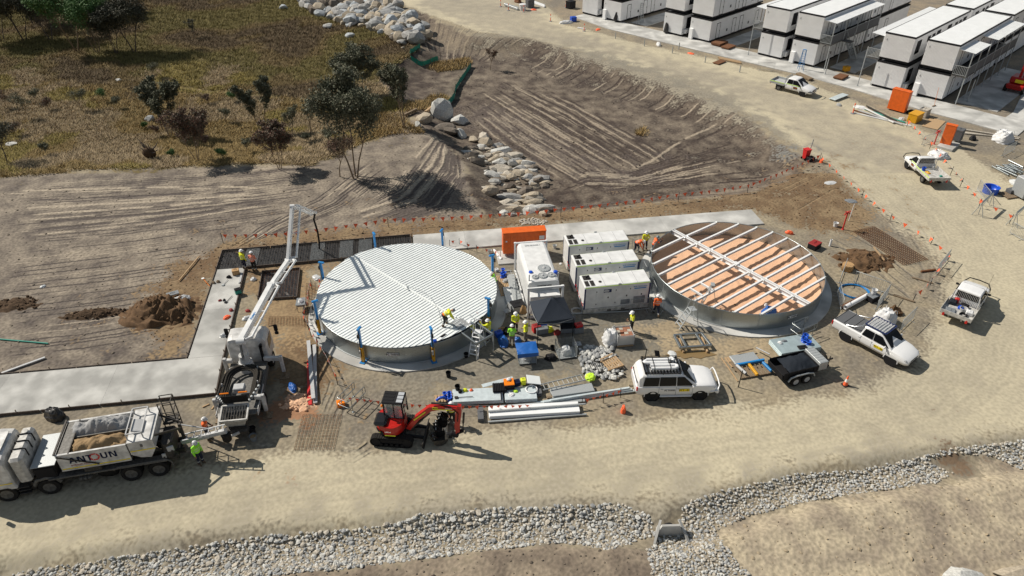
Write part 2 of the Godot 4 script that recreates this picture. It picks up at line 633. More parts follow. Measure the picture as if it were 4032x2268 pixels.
func make_tile(x0: float,x1: float,z0: float,z1: float,cell: float,tw: int):
	var T:=Tile.new()
	T.x0=x0; T.x1=x1; T.z0=z0; T.z1=z1
	T.w=tw
	T.t=(x1-x0)/tw
	T.h=int(round((z1-z0)/T.t))
	T.n1=T.noise(0.06,3,11)
	T.n2=T.noise(0.42,4,12)
	T.n3=T.noise(3.2,3,13)
	T.regs=regions
	draw_tracks(T)
	T.lut.resize(1024)
	for i in 1024: T.lut[i]=int(round(Color(i/1023.0,0,0).linear_to_srgb().r*255.0))
	var gw:=int(round((x1-x0)/cell))
	var gh:=int(round((z1-z0)/cell))
	var low:=[]
	for R in regions:
		var mk:=fill_mask(R.poly,x0,z0,cell,gw,gh) if R.poly.size()>2 else PackedByteArray()
		low.append(mk)
		if mk.is_empty(): T.masks.append(mk)
		else:
			var im:=Image.create_from_data(gw,gh,false,Image.FORMAT_L8,mk)
			var bl: int=int(2.3/cell) if R.name == "road" else (3 if R.split else 7)
			im.resize(gw/bl,gh/bl,Image.INTERPOLATE_LANCZOS)
			im.resize(T.w,T.h,Image.INTERPOLATE_CUBIC)
			T.masks.append(im.get_data())
	T.rows.resize(T.h)
	T.tall.resize(T.h)
	WorkerThreadPool.wait_for_group_task_completion(WorkerThreadPool.add_group_task(T.row,T.h))
	var px:=PackedByteArray()
	var hx:=PackedByteArray()
	for y in T.h:
		px.append_array(T.rows[y])
		hx.append_array(T.tall[y])
	var m:=StandardMaterial3D.new()
	m.albedo_texture=ImageTexture.create_from_image(Image.create_from_data(T.w,T.h,false,Image.FORMAT_RGB8,px))
	m.heightmap_enabled=true
	m.heightmap_texture=ImageTexture.create_from_image(Image.create_from_data(T.w,T.h,false,Image.FORMAT_L8,hx))
	m.heightmap_scale=20.0
	m.roughness=1.0
	m.texture_repeat=false
	# grid
	var fn:=FastNoiseLite.new()
	fn.seed=21
	fn.frequency=0.55
	fn.fractal_octaves=4
	var pos:=PackedVector3Array()
	var uv:=PackedVector2Array()
	var W:=gw+1
	for j in gh+1:
		for i in W:
			var x:=x0+i*cell
			var z:=z0+j*cell
			var hh:=ground(x,z)
			var ci:=mini(j,gh-1)*gw+mini(i,gw-1)
			var lump:=0.0
			for k in range(regions.size()-1,-1,-1):
				if low[k].is_empty() or low[k][ci]>0:
					lump=regions[k].lump
					break
			hh+=fn.get_noise_2d(x,z)*0.06*lump*(0.4 if hh>-0.05 else 1.0)
			pos.append(V(x,hh,z))
			uv.append(Vector2((x-x0)/(x1-x0),(z-z0)/(z1-z0)))
	var nor:=PackedVector3Array()
	for j in gh+1:
		for i in W:
			var hl:=pos[j*W+maxi(i-1,0)].y
			var hr:=pos[j*W+mini(i+1,gw)].y
			var hu:=pos[maxi(j-1,0)*W+i].y
			var hd:=pos[mini(j+1,gh)*W+i].y
			nor.append(V(hl-hr,2.0*cell,hu-hd).normalized())
	var by:={}
	for j in gh:
		for i in gw:
			var called := "ground"
			for k in range(regions.size()-1,-1,-1):
				if regions[k].split and (low[k].is_empty() or low[k][j*gw+i]>0):
					called=regions[k].name
					break
			if not by.has(called): by[called]=PackedInt32Array()
			by[called].append(j*gw+i)
	for called in by:
		var cells: PackedInt32Array=by[called]
		var vi:={}
		var V:=PackedVector3Array()
		var N:=PackedVector3Array()
		var U:=PackedVector2Array()
		var I:=PackedInt32Array()
		for cidx in cells:
			var j:=cidx/gw
			var i:=cidx % gw
			var q:=[j*W+i,j*W+i+1,(j+1)*W+i+1,(j+1)*W+i]
			var r:=[]
			for s in q:
				if not vi.has(s):
					vi[s]=V.size()
					V.append(pos[s]); N.append(nor[s]); U.append(uv[s])
				r.append(vi[s])
			I.append_array([r[0],r[1],r[2],r[0],r[2],r[3]])
		var a:=[]
		a.resize(Mesh.ARRAY_MAX)
		a[Mesh.ARRAY_VERTEX]=V
		a[Mesh.ARRAY_NORMAL]=N
		a[Mesh.ARRAY_TEX_UV]=U
		a[Mesh.ARRAY_INDEX]=I
		var am:=ArrayMesh.new()
		am.add_surface_from_arrays(Mesh.PRIMITIVE_TRIANGLES,a)
		structure(called,am,m)

func build_ground():
	rng.seed=5
	# site floor first, then everything laid over it
	region("ground",[],[0.29,0.245,0.17],[0.185,0.162,0.128],[0.7,0.8,0.4,0.8],1.0,2.5,1.0)
	region("dirt_field",[-55.27,-59.99,-48.86,-61.7,-34.22,-63,-23.02,-64.35,-18.32,-66.21,-14.22,-70.7,-10.25,-76.98,-7.39,-74.29,-4.2,-63.64,-3.15,-56.94,-1.96,-52.51,-7.81,-50.54,-12.62,-49.9,-23.46,-49.28,-23.6,-46.89,-23.53,-44.12,-22.31,-39.21,-20.75,-34.99,-22.64,-34.6,-32.06,-33.28,-36.67,-32.73],[0.34,0.29,0.225],[0.085,0.07,0.062],[0.3,0.5,0.5,1.2,0.6],0.8,2.0,1.3)
	region("grassland",[-62.05,-59.15,-48.47,-61.05,-45.04,-61.66,-41.83,-62.8,-34.22,-63,-30.6,-63.65,-22.96,-64.15,-19.66,-63.39,-18.21,-65.69,-14.13,-70.14,-11.67,-73.92,-11.58,-76.83,-13.59,-81.89,-17.05,-89,-15.41,-95.65,-12.86,-101.9,-16.81,-115.72,-20.16,-131.54,-27,-158.47,-39.88,-203.14,-173.5,-203.14],[0.2,0.145,0.06],[0.13,0.1,0.04],[0.9,0.9,0.3,0.0],1.2,2.0,1.5)
	region("upper_grass",[-79.63,-81.87,-64.22,-86.82,-49.91,-88.25,-42.62,-88.99,-34.53,-87.53,-25.79,-84.61,-18.27,-81.3,-13.5,-81.24,-17.05,-89,-15.41,-95.65,-12.86,-101.9,-16.81,-115.72,-20.16,-131.54,-27,-158.47,-39.88,-203.14,-173.5,-203.14],[0.165,0.12,0.05],[0.11,0.088,0.036],[0.9,0.9,0.3,0.0],1.6,0.7,1.5,false)  # darker grass colour paints the cloud shadow on the upper slope
	region("basin",[-16.94,-127.97,-11.13,-115.28,-5.78,-107.59,2.48,-107.59,10.56,-98.91,16.98,-90.54,22.57,-83.26,25.54,-78.09,27.47,-72.3,28.63,-66.67,29.43,-64.33,26.22,-60.42,21.35,-57.62,12.45,-56.11,4.56,-54.29,-1.97,-52.89,-3.93,-58.4,-4.57,-63.44,-6.39,-67.17,-9.44,-73.38,-11.58,-76.83,-13.59,-81.89,-17.05,-89,-15.91,-95.41,-12.93,-102.63],[0.3,0.25,0.19],[0.05,0.036,0.029],[0.28,0.5,0.5,1.3,0.82],0.8,2.0,1.8)
	region("pale_wash",[-4.99,-78.8,-1.25,-75.27,4.51,-66.03,10.41,-61.62,16.52,-65.57,14.34,-66.97,10.05,-65.11,5.98,-69.91,0.55,-78.8,-3.3,-83.92],[0.25,0.21,0.165],[0.075,0.058,0.05],[0.2,0.9,0.5,1.4],2.2,0.8,1.8,false)
	region("batter",[-15.98,-125.4,-11.13,-115.28,-5.78,-107.59,2.48,-107.59,0.68,-101.12,-6.18,-102.97,-10.9,-104.81],[0.22,0.18,0.13],[0.115,0.093,0.073],[0.4,0.8,0.4,1.6],0.8,2.0,1.6,false)
	region("building_yard",[7.24,-120.02,21,-105.5,32.42,-94.52,42.02,-85.3,46.39,-73.36,52.63,-68.1,55.83,-65.21,121.3,-166.34,1.03,-166.34],[0.27,0.22,0.155],[0.18,0.158,0.127],[0.8,0.9,0.35,0.5],1.0,2.0,0.8)
	region("road",[-25.6,-166.34,-19.08,-128.54,-11.35,-118.06,-5.32,-110.72,2.48,-107.95,11.65,-98.86,18.12,-91.27,23.51,-83.21,26.72,-77.43,28.41,-71.18,29.58,-67.12,30.92,-65.21,30.83,-60.8,31.92,-55.32,32.91,-49.9,32.91,-44.12,29.6,-39.21,26.76,-34.99,23.46,-32.73,16.97,-30.98,10.87,-30.31,4.85,-28.87,-3.13,-28.41,-7.45,-27.07,-13,-27.21,-15.63,-25.8,-17.44,-26.08,-21.08,-25.53,-26.41,-23.7,-31.84,-22.72,-28.99,-18.8,-24.3,-19.9,-20.8,-20.46,-18.46,-20.81,-15.37,-21.34,-12.41,-21.91,-8.14,-22.28,-5.79,-22.68,-4.61,-23.06,-0.98,-23.45,2.7,-23.59,5.57,-23.67,7.35,-23.24,8.88,-23.84,10.67,-24.43,12.93,-25.01,15.26,-25.66,18.91,-26.1,22.3,-26.91,24.79,-27.54,27.22,-27.87,29.69,-28.24,33.33,-28.71,49.29,-52.51,47.32,-55.32,46.42,-62.51,45.64,-70.13,41.68,-78.66,36.15,-89.72,27.73,-97.08,18.01,-104.9,8.25,-115.21,6.17,-125.18,2.92,-130.74,0.17,-166.34],[0.49,0.438,0.315],[0.375,0.335,0.248],[0.6,0.45,0.24,0.5],0.55,1.6,0.35)
	region("road_upper",[-21.83,-150.27,-16.25,-127.91,-5.4,-112.93,11.87,-101.05,25.13,-86.01,30.38,-73.36,31.65,-66.15,35.3,-63.39,39.49,-61.64,41.82,-69.1,37.34,-79.29,28.73,-90.49,17.54,-101.62,6.88,-112.93,0.16,-150.27],[0.40,0.355,0.265],[0.29,0.26,0.205],[0.6,0.5,0.24,0.5],1.0,1.0,0.35,false)
	region("road_edge",[-24.48,-20.39,-19.15,-21.24,-13.65,-22.25,-7.82,-22.97,-3.87,-23.83,2.33,-24.34,7.3,-24.21,9.03,-24.6,15.42,-26.21,22.51,-27.51,29.28,-28.56,31.94,-28.23,29,-27.9,22.23,-26.66,15.21,-25.44,10.62,-24.16,8.86,-23.69,5.56,-23.55,-0.98,-23.3,-5.78,-22.56,-12.39,-21.78,-18.42,-20.69,-24.28,-19.85],[0.23,0.212,0.175],[0.33,0.295,0.225],[0.4,0.9,0.4,0.2],1.3,1.0,0.7,false)
	region("road_gravel",[-5.26,-109.43,11.87,-101.05,21.06,-90.49,26.81,-81.21,28.91,-72.81,30.22,-66.63,28.87,-66.17,27.13,-71.03,25.32,-77.16,20.16,-85.62,10.47,-97.77,2.46,-106.37,-5.76,-107.02],[0.19,0.178,0.15],[0.27,0.24,0.185],[0.4,0.9,0.4,0],1.2,1.2,0.8,false)
	region("grey_gravel",[28.09,-70.14,29.93,-70.65,30.22,-66.63,29.1,-63.39,27.84,-65.18],[0.21,0.21,0.2],[0.15,0.15,0.14],[0.3,0.8,0.4,0.0],1.0,2.0,0.8,false)
	region("damp_soil",[-26.78,-40.6,-26.4,-46.89,-23.59,-47.77,-23.57,-49.59,-17.65,-50.54,-12.9,-51.51,-8.02,-52.51,-1.99,-53.66,12.38,-55.69,22.42,-58.78,30.36,-64.75,31.21,-60.8,31.22,-55.32,29.86,-51.18,25.33,-50.54,23.67,-52.51,21.12,-54.25,12.03,-53.54,-1.6,-51.51,-8.06,-49.9,-12.4,-48.67,-15.3,-44.66,-14.03,-39.21,-12.99,-37.02,-10.3,-32.73,-12.11,-30.98,-13.84,-30.31,-15.91,-37.02,-18.45,-41.08,-20.72,-44.66,-22.52,-44.66,-21.76,-39.21,-21.46,-36.19,-22.96,-35.38],[0.13,0.08,0.042],[0.23,0.165,0.095],[0.6,1.0,0.4,1.0],1.3,1.6,1.4,false)
	region("inner_soil",[-20.11,-44.66,-16.03,-45.2,-15.32,-47.47,-14.18,-41.08,-13.23,-35.78,-15.42,-36.19,-17.75,-39.67],[0.3,0.215,0.12],[0.215,0.15,0.085],[0.5,0.9,0.35,0.4],1.2,2.0,0.9,false)
	region("service_gravel",[-1.48,-46.32,0.06,-47.47,11.45,-49.9,12.3,-44.12,11.1,-39.21,16.29,-37.02,13.33,-35.78,8.01,-34.99,5.29,-33.46,-6.98,-31.84,-8.42,-34.99,-4.83,-34.99,-1.01,-37.02,-0.8,-41.08],[0.15,0.14,0.118],[0.225,0.2,0.155],[0.6,0.9,0.45,0.2],1.2,1.5,0.7,false)
	region("tan_patch",[8.12,-37.66,10.66,-38.32,13.09,-37.02,18.95,-37.02,20.34,-34.99,15.71,-34.99,11.21,-35.58,9.43,-35.78],[0.38,0.3,0.19],[0.28,0.225,0.15],[0.5,0.9,0.3,0],1.3,1.2,0.6,false)
	region("pink_sand",[-14.35,-31.32,-12.75,-31.66,-11.63,-30.98,-11.5,-29.34,-12.8,-29.02,-14.13,-29.66],[0.34,0.18,0.1],[0.27,0.15,0.085],[0.4,0.8,0.2,0.0],1.0,2.0,0.6,false)
	region("sand_bank",[9.86,-22.3,11.44,-23.02,14.76,-23.83,19.23,-24.62,22.59,-25.08,25.58,-25.83,26.28,-26.69,24.61,-26.98,22.89,-26.59,25.14,-27.2,28.32,-26.55,32.03,-26.58,26.42,-18.41,11.06,-18.41,10.55,-20.67],[0.41,0.35,0.25],[0.235,0.195,0.15],[0.6,1.0,0.4,0],0.9,2.2,1.9)
	region("sand_bank",[-11.26,-19.37,-7.94,-19.74,-5.21,-20.14,-1.88,-20.75,2.51,-21.41,4.71,-20.83,6.13,-21.47,6.71,-20.52,6.72,-18.41,-12.43,-18.41],[0.27,0.222,0.165],[0.15,0.12,0.093],[0.6,1.0,0.4,0],0.9,2.2,1.9)
	region("mud_patch",[22.89,-26.59,24.62,-27.02,26.36,-26.83,26.11,-25.98,24.53,-25.86,23.51,-25.99],[0.135,0.09,0.058],[0.18,0.125,0.08],[0.4,0.8,0.2,0.0],1.0,2.2,1.0,false)
	# marks left by machines
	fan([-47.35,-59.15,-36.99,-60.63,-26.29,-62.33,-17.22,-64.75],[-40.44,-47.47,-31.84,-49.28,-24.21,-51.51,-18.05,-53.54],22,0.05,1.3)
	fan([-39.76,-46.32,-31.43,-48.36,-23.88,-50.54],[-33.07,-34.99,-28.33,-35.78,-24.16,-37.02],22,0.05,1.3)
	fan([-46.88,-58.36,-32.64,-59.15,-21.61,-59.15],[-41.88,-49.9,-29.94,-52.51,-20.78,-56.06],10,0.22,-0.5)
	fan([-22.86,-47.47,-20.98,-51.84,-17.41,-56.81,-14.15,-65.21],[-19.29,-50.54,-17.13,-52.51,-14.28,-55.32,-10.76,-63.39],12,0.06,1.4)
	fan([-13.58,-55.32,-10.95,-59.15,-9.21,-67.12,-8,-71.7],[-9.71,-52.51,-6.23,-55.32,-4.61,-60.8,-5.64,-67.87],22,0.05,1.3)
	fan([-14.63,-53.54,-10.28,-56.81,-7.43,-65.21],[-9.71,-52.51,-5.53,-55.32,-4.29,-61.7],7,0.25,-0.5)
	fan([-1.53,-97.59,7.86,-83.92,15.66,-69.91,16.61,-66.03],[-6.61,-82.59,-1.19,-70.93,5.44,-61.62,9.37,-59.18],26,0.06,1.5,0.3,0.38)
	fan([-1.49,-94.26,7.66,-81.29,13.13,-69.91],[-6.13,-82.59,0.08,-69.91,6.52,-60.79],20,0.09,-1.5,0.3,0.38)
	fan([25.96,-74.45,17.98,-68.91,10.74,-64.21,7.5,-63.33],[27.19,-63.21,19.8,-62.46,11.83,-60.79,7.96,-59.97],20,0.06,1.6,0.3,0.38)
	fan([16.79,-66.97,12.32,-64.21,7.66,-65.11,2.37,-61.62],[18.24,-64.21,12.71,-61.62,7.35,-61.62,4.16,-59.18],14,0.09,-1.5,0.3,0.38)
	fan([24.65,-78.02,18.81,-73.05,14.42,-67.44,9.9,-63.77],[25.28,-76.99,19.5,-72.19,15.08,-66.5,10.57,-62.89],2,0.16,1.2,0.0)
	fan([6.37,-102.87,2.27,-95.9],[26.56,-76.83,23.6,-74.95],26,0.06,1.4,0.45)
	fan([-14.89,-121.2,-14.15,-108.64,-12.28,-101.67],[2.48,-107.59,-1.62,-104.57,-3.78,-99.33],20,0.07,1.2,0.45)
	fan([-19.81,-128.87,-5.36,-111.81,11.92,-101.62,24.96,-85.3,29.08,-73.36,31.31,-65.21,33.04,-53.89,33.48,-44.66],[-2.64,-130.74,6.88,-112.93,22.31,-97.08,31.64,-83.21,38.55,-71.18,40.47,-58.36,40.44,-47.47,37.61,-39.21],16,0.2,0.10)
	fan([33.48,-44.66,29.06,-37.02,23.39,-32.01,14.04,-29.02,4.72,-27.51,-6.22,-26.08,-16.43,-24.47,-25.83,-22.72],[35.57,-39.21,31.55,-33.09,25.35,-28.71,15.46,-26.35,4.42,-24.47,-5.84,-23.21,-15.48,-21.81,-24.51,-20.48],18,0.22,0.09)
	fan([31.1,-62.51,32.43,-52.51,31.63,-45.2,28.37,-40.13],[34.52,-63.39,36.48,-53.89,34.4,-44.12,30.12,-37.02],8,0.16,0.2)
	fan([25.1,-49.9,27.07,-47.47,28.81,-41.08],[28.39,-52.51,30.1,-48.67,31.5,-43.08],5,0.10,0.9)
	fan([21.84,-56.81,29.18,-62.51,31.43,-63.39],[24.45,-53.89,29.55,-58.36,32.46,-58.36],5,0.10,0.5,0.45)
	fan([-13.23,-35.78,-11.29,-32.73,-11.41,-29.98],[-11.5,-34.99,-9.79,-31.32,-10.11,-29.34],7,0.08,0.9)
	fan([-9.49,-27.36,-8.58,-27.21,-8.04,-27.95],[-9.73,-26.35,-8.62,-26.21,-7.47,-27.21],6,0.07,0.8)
	make_tile(-52.0,52.0,-62.0,-15.0,0.25,2048)
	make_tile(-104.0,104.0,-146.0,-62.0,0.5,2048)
	var s:=N()
	s.quad(V(-900,-2.6,300),V(900,-2.6,300),V(900,-2.6,-1500),V(-900,-2.6,-1500))
	mat("far_ground",0.22,0.18,0.12,1.0)
	structure("terrain",s,"far_ground")


# ---------------------------------------------------------------- people
# One skin over a skeleton: tapered capsules joined by a smooth minimum, meshed as surface nets. Facing +z, feet on y = 0.
const STAND:={"pelvis": [0,0.95,0],"chest": [0,1.30,0],"neck": [0,1.46,0.01],"head": [0,1.61,0.03],"sl": [0.18,1.39,0],"sr": [-0.18,1.39,0],
	"el": [0.25,1.12,-0.02],"er": [-0.25,1.12,-0.02],"al": [0.24,0.87,0.08],"ar": [-0.24,0.87,0.08],
	"hl": [0.09,0.92,0],"hr": [-0.09,0.92,0],"kl": [0.11,0.50,0.02],"kr": [-0.11,0.50,0.02],"fl": [0.12,0.09,-0.02],"fr": [-0.12,0.09,-0.02],"tl": [0.14,0.04,0.15],"tr": [-0.14,0.04,0.15]}
const POSES:={
	"stand": {},
	"hold": {"el": [0.25,1.12,0.05],"er": [-0.25,1.12,0.05],"al": [0.10,1.06,0.28],"ar": [-0.10,1.08,0.27],"head": [0,1.60,0.06]},
	"bend": {"pelvis": [0,0.90,-0.16],"chest": [0,1.10,0.14],"neck": [0,1.18,0.28],"head": [0,1.20,0.43],"sl": [0.18,1.14,0.20],"sr": [-0.18,1.14,0.20],"el": [0.24,0.88,0.30],"er": [-0.24,0.88,0.32],"al": [0.16,0.64,0.42],"ar": [-0.10,0.62,0.46],"hl": [0.10,0.87,-0.14],"hr": [-0.10,0.87,-0.14],"kl": [0.15,0.48,0.05],"kr": [-0.14,0.50,-0.12],"fl": [0.17,0.09,0.02],"fr": [-0.16,0.09,-0.26],"tl": [0.20,0.04,0.19],"tr": [-0.18,0.04,-0.09]},
	"lean": {"chest": [0,1.29,0.10],"neck": [0,1.44,0.15],"head": [0,1.58,0.22],"sl": [0.18,1.38,0.12],"sr": [-0.18,1.38,0.12],"el": [0.27,1.22,0.32],"er": [-0.26,1.24,0.32],"al": [0.16,1.34,0.54],"ar": [-0.14,1.36,0.55],"fl": [0.12,0.09,-0.18],"tl": [0.14,0.04,-0.01]},
	"stride": {"kl": [0.10,0.52,0.14],"fl": [0.11,0.09,0.22],"tl": [0.13,0.04,0.39],"kr": [-0.10,0.50,-0.10],"fr": [-0.11,0.10,-0.30],"tr": [-0.13,0.04,-0.14],"al": [0.25,0.90,-0.05],"ar": [-0.22,0.98,0.20],"er": [-0.25,1.12,0.0]},
	"hip": {"el": [0.36,1.14,-0.08],"al": [0.20,1.00,0.06],"er": [-0.26,1.13,0.03],"ar": [-0.15,1.00,0.25],"fl": [0.17,0.09,-0.02],"tl": [0.21,0.04,0.14],"kl": [0.14,0.50,0.02]},
	"reach": {"el": [0.30,1.34,0.22],"er": [-0.25,1.14,0.12],"al": [0.28,1.50,0.44],"ar": [-0.16,1.18,0.38],"head": [0,1.61,0.05]},
}
var pose_cache:={}
func net(pose: String) -> Dictionary:
	if pose_cache.has(pose): return pose_cache[pose]
	var J:={}
	for k in STAND: J[k]=v3(POSES[pose].get(k,STAND[k]))
	var up: Vector3=(J.head-J.neck).normalized()
	# zone: 0 shirt, 1 trousers, 2 boots, 3 skin, 4 sleeve
	var B:=[[J.pelvis,J.chest,0.145,0.155,0],[J.sl,J.sr,0.085,0.085,0],[J.pelvis+V(0.06,-0.02,0),J.chest+V(0.07,-0.02,0),0.115,0.12,0],[J.pelvis+V(-0.06,-0.02,0),J.chest+V(-0.07,-0.02,0),0.115,0.12,0],
		[J.chest,J.neck,0.10,0.062,0],[J.neck,J.head,0.06,0.06,3],[J.head-up*0.03+V(0,0,0.01),J.head+up*0.05,0.085,0.10,3],[J.head+V(0,-0.02,0.09),J.head+V(0,-0.035,0.115),0.016,0.014,3],[J.head+V(0.10,-0.01,0),J.head+V(-0.10,-0.01,0),0.024,0.024,3],
		[J.sl,J.el,0.068,0.052,0],[J.sr,J.er,0.068,0.052,0],[J.el,J.al,0.052,0.038,4],[J.er,J.ar,0.052,0.038,4],
		[J.hl,J.kl,0.105,0.074,1],[J.hr,J.kr,0.105,0.074,1],[J.kl,J.fl,0.072,0.056,1],[J.kr,J.fr,0.072,0.056,1],[J.pelvis,J.hl.lerp(J.hr,0.5),0.14,0.13,1],
		[J.fl,J.tl,0.058,0.042,2],[J.fr,J.tr,0.058,0.042,2],[J.fl,J.fl+V(0,0.12,0),0.062,0.062,2],[J.fr,J.fr+V(0,0.12,0),0.062,0.062,2]]
	for sd in [["el","al"],["er","ar"]]:
		var dr: Vector3=(J[sd[1]]-J[sd[0]]).normalized()
		B.append([J[sd[1]],J[sd[1]]+dr*0.08,0.036,0.034,3])
	var lo:=V(9,9,9)
	var hi:=-lo
	for b in B:
		for q in 2:
			lo=lo.min(b[q]-Vector3.ONE*0.24)
			hi=hi.max(b[q]+Vector3.ONE*0.24)
	lo.y=-0.06
	var h:=0.022
	var nx:=int((hi.x-lo.x)/h)+2
	var ny:=int((hi.y-lo.y)/h)+2
	var nz:=int((hi.z-lo.z)/h)+2
	var F:=PackedFloat32Array()
	F.resize(nx*ny*nz)
	F.fill(1.0)
	var Z:=PackedByteArray()
	Z.resize(nx*ny*nz)
	var near:=PackedFloat32Array()
	near.resize(nx*ny*nz)
	near.fill(9.0)
	for b in B:
		var a: Vector3=b[0]
		var e: Vector3=b[1]
		var R: float=maxf(b[2],b[3])+0.05
		var l: Vector3=((a.min(e)-Vector3.ONE*R-lo)/h).floor()
		var u: Vector3=((a.max(e)+Vector3.ONE*R-lo)/h).ceil()
		var d:=e-a
		var dd:=maxf(d.length_squared(),1e-6)
		for iy in range(maxi(0,int(l.y)),mini(ny-1,int(u.y))+1):
			for iz in range(maxi(0,int(l.z)),mini(nz-1,int(u.z))+1):
				for ix in range(maxi(0,int(l.x)),mini(nx-1,int(u.x))+1):
					var p:=lo+V(ix,iy,iz)*h-a
					var t:=clampf(p.dot(d)/dd,0.0,1.0)
					var s: float=(p-d*t).length()-lerpf(b[2],b[3],t)
					var i:=(iy*nz+iz)*nx+ix
					if s<near[i]:
						near[i]=s
						Z[i]=b[4]
					var f:=F[i]
					var k:=clampf(0.5+0.5*(f-s)/0.03,0.0,1.0)
					F[i]=lerpf(f,s,k)-0.03*k*(1.0-k)
	var vid:=PackedInt32Array()
	vid.resize(nx*ny*nz)
	vid.fill(-1)
	var V:=PackedVector3Array()
	var N:=PackedVector3Array()
	var Q:=PackedByteArray()
	var off:=[0,1,nx,nx+1,nx*nz,nx*nz+1,nx*nz+nx,nx*nz+nx+1]
	var ov:=[V(0,0,0),V(1,0,0),V(0,0,1),V(1,0,1),V(0,1,0),V(1,1,0),V(0,1,1),V(1,1,1)]
	var ed:=[[0,1],[2,3],[4,5],[6,7],[0,2],[1,3],[4,6],[5,7],[0,4],[1,5],[2,6],[3,7]]
	for iy in ny-1:
		for iz in nz-1:
			for ix in nx-1:
				var i:=(iy*nz+iz)*nx+ix
				if F[i]>0.09: continue
				var neg:=0
				for o in off:
					if F[i+o]<0.0: neg+=1
				if neg==0 or neg==8: continue
				var sum:=Vector3.ZERO
				var cnt:=0
				for e in ed:
					var fa:=F[i+off[e[0]]]
					var fb:=F[i+off[e[1]]]
					if (fa<0.0) != (fb<0.0):
						sum+=ov[e[0]].lerp(ov[e[1]],fa/(fa-fb))
						cnt+=1
				var g:=Vector3.ZERO
				for q in 8: g+=(ov[q]-Vector3.ONE*0.5)*F[i+off[q]]
				vid[i]=V.size()
				V.append(lo+(V(ix,iy,iz)+sum/cnt)*h)
				N.append(g.normalized())
				Q.append(Z[i])
	var I:=PackedInt32Array()
	var sx:=1
	var sz:=nx
	var sy:=nx*nz
	for iy in range(1,ny-1):
		for iz in range(1,nz-1):
			for ix in range(1,nx-1):
				var i:=(iy*nz+iz)*nx+ix
				var f:=F[i]
				if absf(f)>0.06: continue
				for ax in 3:
					var st: int=[sx,sy,sz][ax]
					if (f<0.0)==(F[i+st]<0.0): continue
					var u: int=[sy,sz,sx][ax]
					var w: int=[sz,sx,sy][ax]
					var a:=vid[i]
					var b:=vid[i-u]
					var c:=vid[i-u-w]
					var d:=vid[i-w]
					if a<0 or b<0 or c<0 or d<0: continue
					if f<0.0: I.append_array([a,c,b,a,d,c])
					else: I.append_array([a,b,c,a,c,d])
	pose_cache[pose]={"v": V,"n": N,"z": Q,"i": I,"J": J}
	return pose_cache[pose]

